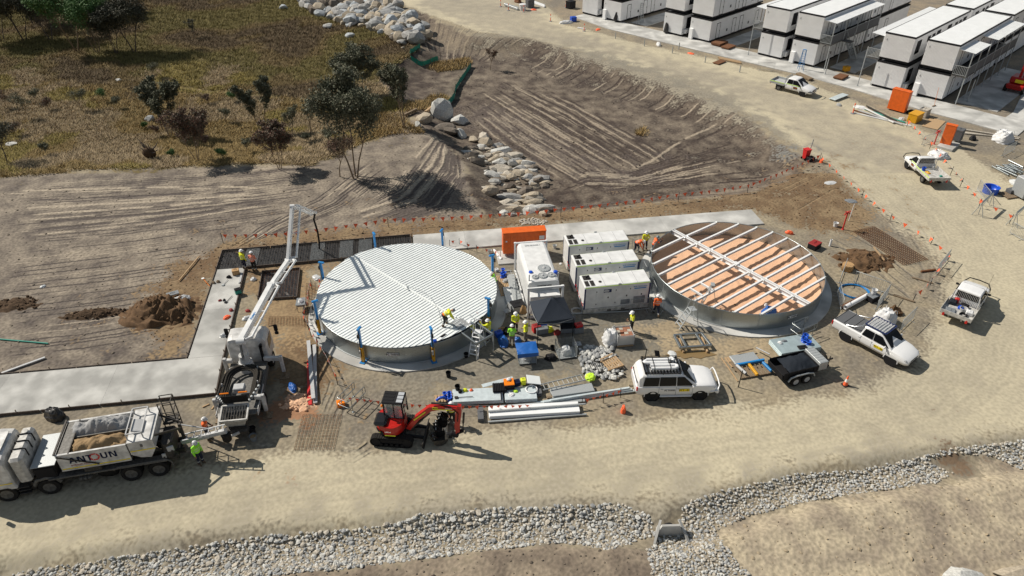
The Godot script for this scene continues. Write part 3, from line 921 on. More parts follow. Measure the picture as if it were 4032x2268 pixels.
# look: [upper shirt, lower shirt, sleeve, trousers, boots, hat]
func person(label: String,pose: String,look: Array,at: Vector3,turn: float,vest=null,tall:=1.0):
	var P:=net(pose)
	var J: Dictionary=P.J
	var C:=PackedColorArray()
	var axis: Vector3=J.chest-J.pelvis
	for i in P.v.size():
		var p: Vector3=P.v[i]
		var z: int=P.z[i]
		var c: Color=look[0]
		if z==0:
			var t: float=(p-J.pelvis).dot(axis)/axis.length_squared()
			c=look[0] if t>0.28 else look[1]
			if (t>0.42 and t<0.56) or (t>0.9 and t<0.99 and absf(p.x)<0.15): c=Color(0.62,0.63,0.60)
			if t<0.02: c=look[3]
		elif z==4: c=look[2]
		elif z==1:
			c=look[3]
			if p.y>0.27 and p.y<0.34: c=Color(0.50,0.51,0.50)
		elif z==2: c=look[4]
		else: c=Color(0.33,0.19,0.125)
		C.append(c)
	var V: PackedVector3Array=P.v.duplicate()
	var N: PackedVector3Array=P.n.duplicate()
	var I: PackedInt32Array=P.i.duplicate()
	# fingers and eyes belong to the same skin
	var s:=N()
	s.colored=true
	s.col=Color(0.33,0.19,0.125)
	for sd in [["el","al",1.0],["er","ar",-1.0]]:
		var w: Vector3=J[sd[1]]
		var dr: Vector3=(w-J[sd[0]]).normalized()
		var side:=dr.cross(V(sd[2],0,0.2)).normalized()
		var nrm:=side.cross(dr).normalized()
		for f in 4:
			var b:=w+dr*0.09+side*(f-1.5)*0.02
			var len_: float=[0.062,0.072,0.068,0.054][f]
			s.cyl(b,b+dr*len_*0.6+nrm*0.008,0.0105,0.0095,5)
			s.cyl(b+dr*len_*0.6+nrm*0.008,b+dr*len_+nrm*0.03,0.0095,0.007,5)
		var tb:=w+dr*0.035+side*0.035
		s.cyl(tb,tb+dr*0.045+side*0.025,0.012,0.010,5)
		s.cyl(tb+dr*0.045+side*0.025,tb+dr*0.075+side*0.02+nrm*0.012,0.010,0.008,5)
	s.col=Color(0.02,0.015,0.012)
	for e in [-0.034,0.034]: s.ball(J.head+V(e,0.005,0.088),V(0.012,0.008,0.008),5,4)
	s.col=Color(0.25,0.09,0.07)
	s.ball(J.head+V(0,-0.068,0.082),V(0.024,0.006,0.008),5,4)
	var base:=V.size()
	for i in s.v.size():
		V.append(s.v[i]); N.append(s.n[i]); C.append(s.c[i]); I.append(base+i)
	var a:=[]
	a.resize(Mesh.ARRAY_MAX)
	a[Mesh.ARRAY_VERTEX]=V
	a[Mesh.ARRAY_NORMAL]=N
	a[Mesh.ARRAY_COLOR]=C
	a[Mesh.ARRAY_INDEX]=I
	var am:=ArrayMesh.new()
	am.add_surface_from_arrays(Mesh.PRIMITIVE_TRIANGLES,a)
	var o:=thing("person",label,"person",at,turn,"workers on the site")
	o.scale=Vector3.ONE*tall
	part("body",am,"body",o)
	var hat:=N()
	var up: Vector3=(J.head-J.neck).normalized()
	var hx:=up.cross(V(0,0,1)).normalized()*-1.0
	hx=V(1,0,0)
	hat.xf=Transform3D(Basis(hx,up,hx.cross(up)),J.head+up*0.045)
	hat.lathe([[0.155,-0.004],[0.157,0.004],[0.128,0.012],[0.124,0.05],[0.108,0.09],[0.07,0.12],[0.02,0.132],[0.0,0.133]],14)
	hat.rbox(V(0,0.0,0.15),V(0.16,0.012,0.08),0.005,V(12,0,0))
	hat.bar(V(0,0.09,-0.10),V(0,0.135,0.0),0.03,0.012)
	hat.bar(V(0,0.135,0.0),V(0,0.09,0.10),0.03,0.012)
	var hm:=StandardMaterial3D.new()
	var hc: Color=look[5]
	hm.albedo_color=hc.linear_to_srgb()
	hm.roughness=0.3
	part("hard_hat",hat,hm,o)
	return o

func build_people():
	var Y:=Color(0.74,0.78,0.03)
	var O:=Color(0.86,0.15,0.03)
	var PK:=Color(0.80,0.27,0.17)
	var G:=Color(0.33,0.86,0.05)
	var NV:=Color(0.012,0.016,0.04)
	var BK:=Color(0.012,0.012,0.013)
	var GY:=Color(0.20,0.18,0.15)
	var BT:=Color(0.12,0.08,0.045)
	var W:=Color(0.82,0.83,0.84)
	var SK:=Color(0.33,0.19,0.125)
	person("worker in yellow and navy watching from the path corner beside the open formwork","stand",[Y,Y,Y,NV,BT,W],on(-20.34,-45.17,0.1),150)
	person("worker in faded pink-orange shirt with back turned beside the open formwork","hold",[PK,PK,PK,BK,BT,W],on(-19.57,-45.04),175)
	person("worker in yellow with orange harness bent over the hatch on the tank roof","bend",[Y,O,Y,BK,BT,Color(0.25,0.27,0.3)],spot(-4.24,-36.39,1.52),100)
	person("worker in yellow standing behind the platform ladder at the closed tank","hold",[Y,Y,Y,NV,BT,W],on(-2.73,-36.52),185)
	person("worker in yellow reaching for the jack beside the closed tank's ladder frame","reach",[Y,Y,Y,NV,BT,W],on(-1.55,-36.74),230)
	person("worker in green vest over grey leaning on the closed tank's rim","lean",[G,G,GY,BK,BT,W],on(-1.25,-42.31),255)
	person("worker in yellow and black standing between the white tank container and tool heap","hold",[Y,Y,Y,BK,BT,W],on(0.22,-37.61),20)
	person("worker in yellow with pale trousers beside the dark canopy tent","hip",[Y,Y,Y,GY,BT,W],on(0.91,-36.6),250)
	person("worker in green vest with back turned standing at the blue tarp tool heap","hold",[G,G,BK,GY,BT,W],on(0,-36.16),180)
	person("worker in yellow and black reading papers behind the brick pallet","hold",[Y,BK,BK,BK,BT,W],on(8.05,-37.66),280)
	person("worker in orange and navy standing by the crowd barrier at the front generator","stride",[O,O,O,NV,BT,W],on(10.04,-39.51),185)
	person("worker in yellow and navy looking on behind the rear generator","hip",[Y,Y,Y,NV,BT,W],on(10.54,-48.11),10)
	person("worker in orange bending down behind the rear generator","bend",[O,O,O,NV,BT,W],on(9.9,-47.69),60)
	person("worker in orange and navy leaning over the open tank's rim","lean",[O,O,NV,NV,BT,Color(0.12,0.18,0.2)],on(11.09,-47.41),95)
	person("worker in orange between the mixer truck's rear and the pump hopper","hold",[O,O,NV,NV,BT,Color(0.6,0.6,0.6)],on(-17.05,-27.9),100)
	person("worker in green vest and grey hard hat beside the mixer truck's rear wheels","stand",[G,G,G,NV,BT,Color(0.55,0.56,0.57)],on(-16.89,-26.17),60)
	person("worker in black and yellow walking behind the red excavator's arm","stride",[Y,BK,BK,BK,BT,W],on(-3.45,-29.14),20)

func spot(x: float,z: float,y: float) -> Vector3: return V(x,y,z)


# ---------------------------------------------------------------- vehicles (x forward, z to the right hand side)
func wheel(parent: Node3D,p: Vector3,r: float,w: float,rim := "silver",lug:=6):
	var s:=1.0 if p.z>0 else -1.0
	var hub:=Node3D.new()
	hub.name = "wheel"
	parent.add_child(hub,true)
	hub.position=p
	hub.rotation_degrees.x=90.0*s
	var t:=N()
	t.lathe([[r*0.60,-w*0.45],[r*0.92,-w*0.5],[r,-w*0.38],[r,w*0.38],[r*0.92,w*0.5],[r*0.60,w*0.45],[r*0.58,w*0.1]],22)
	for k in 22:
		var a:=TAU*k/22.0
		t.box(V(cos(a)*r,0,sin(a)*r),V(0.03,w*0.7,0.04),V(0,-rad_to_deg(a),0))
	part("tyre",t,"rubber",hub)
	var m:=N()
	m.lathe([[r*0.6,w*0.42],[r*0.56,w*0.45],[r*0.5,w*0.28],[r*0.2,w*0.34],[r*0.16,w*0.42],[0.0,w*0.43]],18)
	for k in lug:
		var a:=TAU*k/lug
		m.rbox(V(cos(a)*r*0.35,w*0.33,sin(a)*r*0.35),V(r*0.36,0.03,r*0.12),0.01,V(0,-rad_to_deg(a),0))
	part("rim",m,rim,hub)

func hull_ring(q: Array) -> Array:
	# [x, y_bottom, y_mid, y_top, w_bottom, w_mid, w_top]
	var x: float=q[0]
	var o:=[]
	var half:=[[q[1],q[4]*0.7],[q[1]+0.02,q[4]],[lerpf(q[1],q[2],0.5),lerpf(q[4],q[5],0.85)],[q[2],q[5]],[lerpf(q[2],q[3],0.75),lerpf(q[5],q[6],0.5)],[q[3]-0.015,q[6]],[q[3]+0.012,q[6]*0.72],[q[3]+0.025,q[6]*0.3]]
	for h in half: o.append(V(x,h[0],h[1]))
	half.reverse()
	for h in half: o.append(V(x,h[0],-h[1]))
	o.reverse()
	return o
func hull(s: Sh,st: Array):
	var r:=[]
	for q in st: r.append(hull_ring(q))
	s.loft(r,true,true,true)
func green_ring(q: Array) -> Array:
	# [x, y_belt, y_roof, w_belt, w_roof]
	var x: float=q[0]
	var o:=[]
	var half:=[[q[1]-0.08,q[3]],[q[1],q[3]],[lerpf(q[1],q[2],0.9),lerpf(q[3],q[4],0.9)],[q[2]-0.01,q[4]*0.94],[q[2]+0.01,q[4]*0.6],[q[2]+0.02,0.0]]
	for h in half: o.append(V(x,h[0],h[1]))
	half.reverse()
	for h in half.slice(1): o.append(V(x,h[0],-h[1]))
	o.reverse()
	return o
func greenhouse(s: Sh,st: Array):
	var r:=[]
	for q in st: r.append(green_ring(q))
	s.loft(r,true,true,false)
# a side pane: x at the belt (from, to), x at the top (from, to)
func side_pane(parent,x: Array,yb: float,yt: float,wb: float,wt: float,m := "glass"):
	for sd in [-1.0,1.0]:
		var s:=N()
		var a:=V(x[0],yb,wb*sd)
		var b:=V(x[1],yb,wb*sd)
		var c:=V(x[3],yt,wt*sd)
		var d:=V(x[2],yt,wt*sd)
		var off:=V(0,0,0.012*sd)
		if sd>0: s.quad(a+off,b+off,c+off,d+off)
		else: s.quad(b+off,a+off,d+off,c+off)
		for e in [[a,b],[b,c],[c,d],[d,a]]: s.bar(e[0]+off*0.6,e[1]+off*0.6,0.03,0.02)
		part("window",s,m,parent)
func end_pane(parent,xb: float,xt: float,yb: float,yt: float,wb: float,wt: float,called := "windscreen",m := "glass"):
	var s:=N()
	var n:=V(yt-yb,xb-xt,0).normalized()*0.012
	if n.y<0: n=-n
	s.quad(V(xb,yb,wb)+n,V(xb,yb,-wb)+n,V(xt,yt,-wt)+n,V(xt,yt,wt)+n)
	part(called,s,m,parent)
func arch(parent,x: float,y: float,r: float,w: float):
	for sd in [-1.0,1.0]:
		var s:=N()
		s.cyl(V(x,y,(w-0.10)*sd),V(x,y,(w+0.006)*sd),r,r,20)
		part("wheel_arch",s,"black",parent)  # black disc stands in for the shade inside the wheel recess
		var f:=N()
		var pts:=[]
		for k in 11:
			var a:=PI*(-0.02+1.04*k/10.0)
			pts.append(V(x+cos(a)*(r+0.015),y+sin(a)*(r+0.015),(w-0.005)*sd))
		f.tube(pts,0.03,5)
		part("arch_lip",f,parent.get_meta("paint","car_white"),parent)
func lettering(parent,words: String,p: Vector3,size: float,m: String,turn:=Vector3.ZERO,bold:=false,called := "lettering",serif:=false) -> MeshInstance3D:
	var t:=TextMesh.new()
	var f:=SystemFont.new()
	f.font_names=PackedStringArray(["Droid Serif" if serif else "Droid Sans"])
	if bold: f.font_weight=700
	t.font=f
	t.text=words
	t.font_size=32
	t.pixel_size=size/32.0
	t.depth=0.006
	t.curve_step=2.0
	var o:=MeshInstance3D.new()
	o.mesh=t
	o.material_override=M[m]
	o.name=called
	parent.add_child(o,true)
	o.position=p
	o.rotation_degrees=turn
	return o
func seams(o,xs: Array,y0: float,y1: float,w: float):
	for sd in [-1.0,1.0]:
		for x in xs:
			var s:=N()
			s.box(V(x,(y0+y1)/2,w*sd),V(0.018,y1-y0,0.008))
			part("door_seam",s,"grey_plastic",o)
			if x>xs.min():
				var h:=N()
				h.rbox(V(x-0.85,y1-0.14,(w+0.012)*sd),V(0.17,0.035,0.04),0.012)
				part("door_handle",h,"grey_light",o)
func mirrors(o,x: float,y: float,z: float,m := "car_white"):
	for sd in [-1.0,1.0]:
		var s:=N()
		s.rbox(V(x,y,z*sd),V(0.12,0.16,0.20),0.04)
		s.bar(V(x,y-0.05,(z-0.10)*sd),V(x+0.02,y-0.07,(z-0.2)*sd),0.05)
		part("mirror",s,m,o)
func plate(o,words: String,p: Vector3,turn: Vector3,w: float,h: float,back: String,ink: String,size: float):
	var s:=N()
	s.box(Vector3.ZERO,V(w,h,0.006))
	var d:=part("door_plate",s,back,o)
	d.position=p
	d.rotation_degrees=turn
	lettering(d,words,V(0,0,0.006),size,ink,Vector3.ZERO,true)
func lamps(o,xf: float,yf: float,wf: float,xr: float,yr: float,wr: float):
	for sd in [-1.0,1.0]:
		var s:=N()
		s.rbox(V(xf,yf,wf*sd),V(0.20,0.16,0.30),0.05,V(0,25*sd,0))
		part("headlight",s,"lamp_clear",o)
		var r:=N()
		r.rbox(V(xr,yr,wr*sd),V(0.10,0.30,0.16),0.03)
		part("tail_light",r,"lamp_red",o)
func hoop(pts: Array,r:=0.035,seg:=7) -> Sh:
	var s:=N()
	s.tube(pts,r,seg)
	return s

func land_wagon():
	var o:=thing("station_wagon","white four-wheel-drive wagon with white pipes strapped to its roof rack","car",on(9.78,-32.0),1.5)
	o.set_meta("paint","car_white")
	var s:=N()
	hull(s,[[-2.44,0.60,0.82,1.06,0.72,0.84,0.80],[-2.38,0.48,0.82,1.10,0.84,0.94,0.90],[-2.1,0.42,0.82,1.14,0.90,0.975,0.93],[-1.0,0.42,0.82,1.14,0.92,0.98,0.94],[0.9,0.42,0.82,1.14,0.92,0.98,0.94],[1.15,0.42,0.84,1.20,0.92,0.98,0.92],[1.9,0.46,0.82,1.16,0.91,0.97,0.86],[2.25,0.50,0.78,1.06,0.86,0.93,0.78],[2.38,0.55,0.74,0.95,0.78,0.85,0.68]])
	greenhouse(s,[[-2.40,1.12,1.16,0.88,0.80],[-2.26,1.12,1.66,0.91,0.75],[-2.08,1.13,1.86,0.92,0.76],[-0.6,1.14,1.92,0.93,0.78],[0.25,1.14,1.88,0.93,0.76],[1.12,1.18,1.22,0.90,0.82]])
	s.rbox(V(-0.05,0.40,0.95),V(1.9,0.06,0.16),0.02)
	s.rbox(V(-0.05,0.40,-0.95),V(1.9,0.06,0.16),0.02)
	part("body",s,"car_white",o)
	side_pane(o,[-2.05,-1.15,-1.95,-1.12],1.20,1.74,0.925,0.83)
	side_pane(o,[-1.08,-0.12,-1.06,-0.14],1.20,1.76,0.928,0.83)
	side_pane(o,[-0.04,0.92,-0.06,0.36],1.20,1.76,0.93,0.83)
	end_pane(o,1.08,0.33,1.24,1.84,0.80,0.68)
	end_pane(o,-2.385,-2.17,1.22,1.74,0.74,0.66,"rear_window")
	for x in [-1.43,1.42]:
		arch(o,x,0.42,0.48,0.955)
		for z in [-0.84,0.84]: wheel(o,V(x,0.41,z),0.41,0.28,"black_gloss",10)
	seams(o,[-1.1,-0.08,0.92],0.48,1.12,0.978)
	mirrors(o,0.88,1.22,1.06)
	lamps(o,2.2,0.92,0.74,-2.38,0.95,0.86)
	part("bull_bar",hoop([V(2.0,0.70,-0.96),V(2.45,0.72,-0.92),V(2.55,1.05,-0.80),V(2.56,1.14,-0.4),V(2.56,1.14,0.4),V(2.55,1.05,0.80),V(2.45,0.72,0.92),V(2.0,0.70,0.96)],0.045),"car_white",o)
	var b:=N()
	b.rbox(V(2.46,0.60,0),V(0.22,0.26,1.86),0.06)
	part("front_bumper",b,"car_white",o)
	var t:=N()
	t.tube([V(-2.44,0.45,0.1),V(-2.62,0.45,0.1),V(-2.66,0.52,0.1)],0.03)
	part("tow_hitch",t,"black",o)
	var k:=N()
	for z in [-0.72,0.72]:
		k.bar(V(-2.0,1.98,z),V(0.15,1.98,z),0.05,0.06)
		k.bar(V(-2.0,2.10,z),V(0.15,2.10,z),0.03)
		for x in [-1.9,-0.9,0.1]: k.bar(V(x,1.90,z),V(x,2.1,z),0.04)
	for x in [-2.0,0.15]: k.bar(V(x,2.10,-0.72),V(x,2.10,0.72),0.03)
	for i in 12: k.bar(V(-1.95+i*0.188,1.985,-0.70),V(-1.95+i*0.188,1.985,0.70),0.09,0.03)
	part("roof_rack",k,"black",o)
	var f:=N()
	f.bar(V(-0.95,2.0,-0.80),V(-1.05,2.42,-0.86),0.03,0.30)
	part("shovel_holder",f,"black",o)
	var pw:=N()
	pw.box(V(0.42,1.905,0),V(0.26,0.03,0.8),V(0,0,-6))
	part("sunroof",pw,"glass",o)
	plate(o,"PCT - 01",V(0.42,0.88,0.995),Vector3.ZERO,0.62,0.20,"plate_yellow","black",0.17)
	plate(o,"PC TANKS",V(-0.45,0.88,0.995),Vector3.ZERO,0.60,0.15,"white_paint","black",0.14)
	var rack_pipe:=N()
	rack_pipe.tube([V(-1.6,2.13,0.42),V(-0.2,2.13,0.42),V(-0.02,2.13,0.34),V(-0.02,2.13,0.2),V(-0.15,2.13,0.14),V(-1.6,2.13,0.14)],0.105,10)
	var rp:=single("drain_pipe","front white plastic pipe bend strapped on the white wagon's roof rack","pipe",rack_pipe,"pvc",o.position,1.5)
	var rack_pipe2:=N()
	rack_pipe2.tube([V(-1.75,2.13,-0.28),V(-1.9,2.13,-0.18),V(-1.8,2.13,-0.09),V(-0.5,2.13,-0.09)],0.105,10)
	rack_pipe2.tube([V(-1.75,2.13,-0.36),V(-0.4,2.13,-0.36),V(-0.22,2.15,-0.45),V(-0.12,2.15,-0.36),V(-0.2,2.13,-0.2)],0.105,10)
	single("drain_pipe","rear white plastic pipe bend strapped on the white wagon's roof rack","pipe",rack_pipe2,"pvc",o.position,1.5)
	var st:=N()
	for x in [-1.4,-0.45]: st.tube([V(x,2.02,-0.6),V(x,2.25,-0.42),V(x,2.25,0.46),V(x,2.02,0.6)],0.022,5)
	single("strap","black straps holding the white pipes on the wagon's roof rack","strap",st,"black",o.position,1.5)

# utility vehicle: cab lengths and what the back carries come from k
func ute(label: String,at: Vector3,turn: float,kind: String) -> Node3D:
	var o:=thing("utility_vehicle",label,"ute",at,turn,"white utes on the site")
	o.set_meta("paint","car_white")
	var twin:=kind != "single"
	var cb:=-0.70 if twin else 0.02     # rear of the cab
	var s:=N()
	var tail:=-2.62 if kind == "tub" else cb-0.05
	var st:=[[tail,0.52,0.82,1.12,0.80,0.88,0.86],[tail+0.08,0.46,0.84,1.15,0.86,0.93,0.91],[-1.0,0.44,0.82,1.12,0.88,0.935,0.90]] if kind == "tub" else [[tail,0.46,0.82,1.08,0.86,0.91,0.88],[tail+0.06,0.44,0.82,1.10,0.88,0.935,0.90]]
	st.append_array([[0.9,0.44,0.80,1.08,0.88,0.935,0.88],[1.2,0.44,0.82,1.12,0.88,0.935,0.86],[1.9,0.46,0.80,1.05,0.88,0.93,0.80],[2.35,0.46,0.72,0.93,0.82,0.88,0.70],[2.55,0.48,0.66,0.80,0.66,0.74,0.55]])
	hull(s,st)
	greenhouse(s,[[cb-0.02,1.10,1.14,0.88,0.84],[cb+0.10,1.10,1.70,0.89,0.73],[cb+0.30,1.10,1.76,0.895,0.73],[0.35,1.10,1.78,0.895,0.74],[0.50,1.10,1.74,0.89,0.72],[1.38,1.10,1.12,0.86,0.78]])
	part("body",s,"car_white",o)
	if twin:
		side_pane(o,[-0.60,0.10,-0.48,0.08],1.16,1.62,0.885,0.79)
		side_pane(o,[0.18,1.16,0.16,0.60],1.16,1.62,0.885,0.79)
	else:
		side_pane(o,[0.14,1.16,0.20,0.60],1.16,1.62,0.885,0.79)
	end_pane(o,1.33,0.56,1.15,1.71,0.76,0.65)
	end_pane(o,cb-0.005,cb+0.08,1.20,1.62,0.72,0.68,"rear_window")
	for x in [-1.55,1.55]:
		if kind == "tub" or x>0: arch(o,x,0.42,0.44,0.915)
		for z in [-0.78,0.78]: wheel(o,V(x,0.37,z),0.37,0.24,"silver" if kind == "tub" else "grimy_steel",6)
	seams(o,[cb+0.1,0.14,1.15] if twin else [0.1,1.15],0.5,1.06,0.931)
	mirrors(o,1.02,1.16,1.03,"car_white" if kind == "tub" else "black")
	lamps(o,2.30,0.80,0.70,tail if kind == "tub" else -2.72,0.92 if kind == "tub" else 0.72,0.86 if kind == "tub" else 0.72)
	var gr:=N()
	gr.rbox(V(2.50,0.72,0),V(0.12,0.14,0.9),0.03)
	gr.rbox(V(2.52,0.54,0),V(0.12,0.10,1.0),0.03)
	part("grille",gr,"black",o)
	if kind == "tub":
		var c:=N()
		c.rbox(V(-1.68,1.165,0),V(1.84,0.05,1.62),0.02)
		part("tub_cover",c,"mesh_grey",o)
		for i in 3:
			var e:=N()
			e.bar(V(-2.55+i*0.6,1.195,-0.78),V(-2.55+i*0.6,1.195,0.78),0.03,0.015)
			part("cover_rib",e,"black",o)
		part("sports_bar",hoop([V(-1.75,1.18,-0.80),V(-1.2,1.35,-0.80),V(-0.80,1.62,-0.70),V(-0.78,1.66,0),V(-0.80,1.62,0.70),V(-1.2,1.35,0.80),V(-1.75,1.18,0.80)],0.045),"silver",o)
		for i in 7:
			var e:=N()
			e.rbox(V(-0.55+i*0.185,1.86,0),V(0.09,0.03,1.3),0.01)
			part("rack_slat",e,"grey_light",o)
		var f:=N()
		for z in [-0.66,0.66]: f.bar(V(-0.68,1.85,z),V(0.70,1.85,z),0.06,0.07)
		for x in [-0.68,0.70]: f.bar(V(x,1.85,-0.66),V(x,1.85,0.66),0.06,0.05)
		for x in [-0.5,0.5]:
			for z in [-0.66,0.66]: f.bar(V(x,1.74,z),V(x,1.85,z),0.05)
		part("rack_frame",f,"navy_trim",o)
		plate(o,"PCT - 02",V(0.62,0.86,0.952),Vector3.ZERO,0.58,0.19,"plate_yellow","black",0.15)
	else:
		var w:=0.98
		var x1:=cb-0.15
		var x0:=-2.75
		var t:=N()
		t.box(V((x0+x1)/2,0.78,0),V(x1-x0,0.08,w*2))
		t.bar(V(x0+0.1,0.64,-0.4),V(x1+0.2,0.64,-0.4),0.08,0.16)
		t.bar(V(x0+0.1,0.64,0.4),V(x1+0.2,0.64,0.4),0.08,0.16)
		part("tray",t,"grey_light" if kind == "twin" else "used_white",o)
		var sm := "galv_dull" if kind == "twin" else "used_white"
		for sd in [-1.0,1.0]:
			var e:=N()
			e.rbox(V((x0+x1)/2,0.95,w*sd),V(x1-x0,0.27,0.03),0.01)
			part("side_board",e,sm,o)
			if kind != "load":
				var y:=N()
				y.box(V((x0+x1)/2,1.04,(w+0.018)*sd),V(x1-x0,0.06,0.006))
				y.box(V((cb+1.2)/2,1.07,0.912*sd),V(1.2-cb,0.05,0.02))
				part("reflective_stripe",y,"lime",o)
		var tg:=N()
		tg.rbox(V(x0,0.92,0),V(0.03,0.28,w*2),0.01)
		part("tailgate",tg,sm,o)
		var hb:=N()
		hb.tube([V(x1,0.8,-0.86),V(x1,1.66,-0.80),V(x1,1.78,-0.68),V(x1,1.78,0.68),V(x1,1.66,0.80),V(x1,0.8,0.86)],0.04,6)
		for i in 14: hb.cyl(V(x1,0.9 if i % 2==0 else 1.05,-0.65+i*0.1),V(x1,1.76,-0.65+i*0.1),0.012,-1.0,4)
		part("headboard",hb,"used_white" if kind != "twin" else "galv_dull",o)
		for sd in [-1.0,1.0]:
			var mg:=N()
			mg.rbox(V(-1.55,0.62,0.80*sd),V(0.8,0.22,0.26),0.06)
			part("mudguard",mg,"black",o)
		part("bull_bar",hoop([V(2.2,0.70,-0.90),V(2.62,0.74,-0.84),V(2.72,1.02,-0.62),V(2.74,1.06,0),V(2.72,1.02,0.62),V(2.62,0.74,0.84),V(2.2,0.70,0.90)],0.04),"black",o)
		if kind != "load":
			for sd in [-1.0,1.0]: plate(o,"CP 645" if kind == "twin" else "CP 181",V(0.55,0.82,0.945*sd),V(0,0 if sd>0 else 180,0),0.52,0.24,"black","lamp_amber",0.14)
		if kind == "load":
			var an:=N()
			an.cyl(V(1.6,1.05,0.7),V(1.6,2.5,0.72),0.012,0.006,5)
			part("aerial",an,"black",o)
	return o

func build_cars():
	land_wagon()
	ute("white double-cab ute with roof rack, covered tub and yellow door plate",on(23.75,-36.05),-52,"tub")
	ute("white ute with its open tray full of tools, seen from behind",on(31.9,-40.3),47,"load")
	ute("white tray ute parked beside the orange bunting below the leaning orange cabinet",on(39.1,-61.6),90,"single")
	ute("white double-cab tray ute with silver sides parked by the modules",on(34.2,-84.5),-45,"twin")
	# loose load in the trays
	var r:=[["tool_bag","dark tool bag in the open ute tray's front corner","canvas_dark",[-1.25,0.95,-0.6],[0.5,0.35,0.45]],["tool_bag","black tool bag behind the headboard of the loaded ute tray","black",[-1.2,0.93,0.1],[0.45,0.28,0.5]],["jerry_can","red jerry can standing at the loaded ute's headboard","red",[-1.0,1.02,-0.45],[0.22,0.42,0.3]],["crate","blue plastic crate in the loaded ute tray","blue_plastic",[-1.55,0.92,0.0],[0.35,0.22,0.35]],["box","white box in the loaded ute tray's corner","bag_white",[-1.9,0.98,0.6],[0.4,0.32,0.45]],["bucket","grey drum lying in the loaded ute tray","grey_light",[-1.75,0.96,0.2],[0.5,0.3,0.3]],["tool_case","flat grey tool case near the loaded ute's tailgate","grey_plastic",[-2.3,0.88,-0.45],[0.6,0.14,0.6]],["hose","black hose bundle near the loaded ute's tailgate","black",[-2.3,0.89,0.35],[0.5,0.18,0.5]]]
	for q in r: cargo(q,on(31.9,-40.3),47)
	for q in [["bucket","blue bucket in the white ute tray beside the bunting","blue_plastic",[-0.7,0.98,-0.5],[0.35,0.35,0.35]],["level_case","yellow case in the white ute tray beside the bunting","yellow_steel",[-1.25,0.86,-0.35],[0.5,0.12,0.3]],["water_bottle","water drum at the headboard of the white ute beside the bunting","grey_light",[-0.5,1.0,0.5],[0.22,0.4,0.22]],["tool_box","small teal tool box in the white ute tray beside the bunting","teal",[-2.0,0.87,0.5],[0.2,0.14,0.25]]]: cargo(q,on(39.1,-61.6),90)

func cargo(q: Array,at: Vector3,turn: float):
	var s:=N()
	var z:=v3(q[4])
	if q[0] in ["bucket","water_bottle"]:
		s.lathe([[z.x*0.40,-z.y*0.5],[z.x*0.5,z.y*0.42],[z.x*0.53,z.y*0.5],[z.x*0.46,z.y*0.5],[z.x*0.36,-z.y*0.4]],10)
	elif q[0] == "hose":
		for k in 3:
			var pts:=[]
			for i in 14: pts.append(V(cos(TAU*i/14)*z.x*(0.4+k*0.05),-z.y*0.3+k*0.05,sin(TAU*i/14)*z.z*0.45))
			s.tube(pts,0.03,5,true)
	else:
		s.rbox(Vector3.ZERO,z,minf(0.06,z.y*0.25))
		s.rbox(V(0,z.y*0.5,0),V(z.x*0.5,0.04,z.z*0.2),0.015)
	var p:=at+Basis(Vector3.UP,deg_to_rad(turn))*v3(q[3])
	single(q[0],q[1],String(q[0]).replace("_"," "),s,q[2],p,turn+rf(-15,15))

# ---------------------------------------------------------------- volumetric mixer truck
func heap(s: Sh,w: float,l: float,hgt: float,sd: int,nx:=18,nz:=8,edge_drop:=1.0):
	var fn:=FastNoiseLite.new()
	fn.seed=sd
	fn.frequency=1.1
	var H:=func(u: float,v: float) -> float:
		var a:=1.0-pow(absf(u*2-1),3.0)
		var b:=1.0-pow(absf(v*2-1),2.0)
		return hgt*(0.25+0.75*a*b)*edge_drop+hgt*0.35*fn.get_noise_2d(u*l,v*w)+hgt*0.16*fn.get_noise_2d(u*l*6,v*w*6)
	var rows:=[]
	for i in nx+1:
		var ring:=[]
		for j in nz+1: ring.append(V((float(i)/nx-0.5)*l,H.call(float(i)/nx,float(j)/nz),(0.5-float(j)/nz)*w))
		rows.append(ring)
	s.loft(rows,false,false,true)

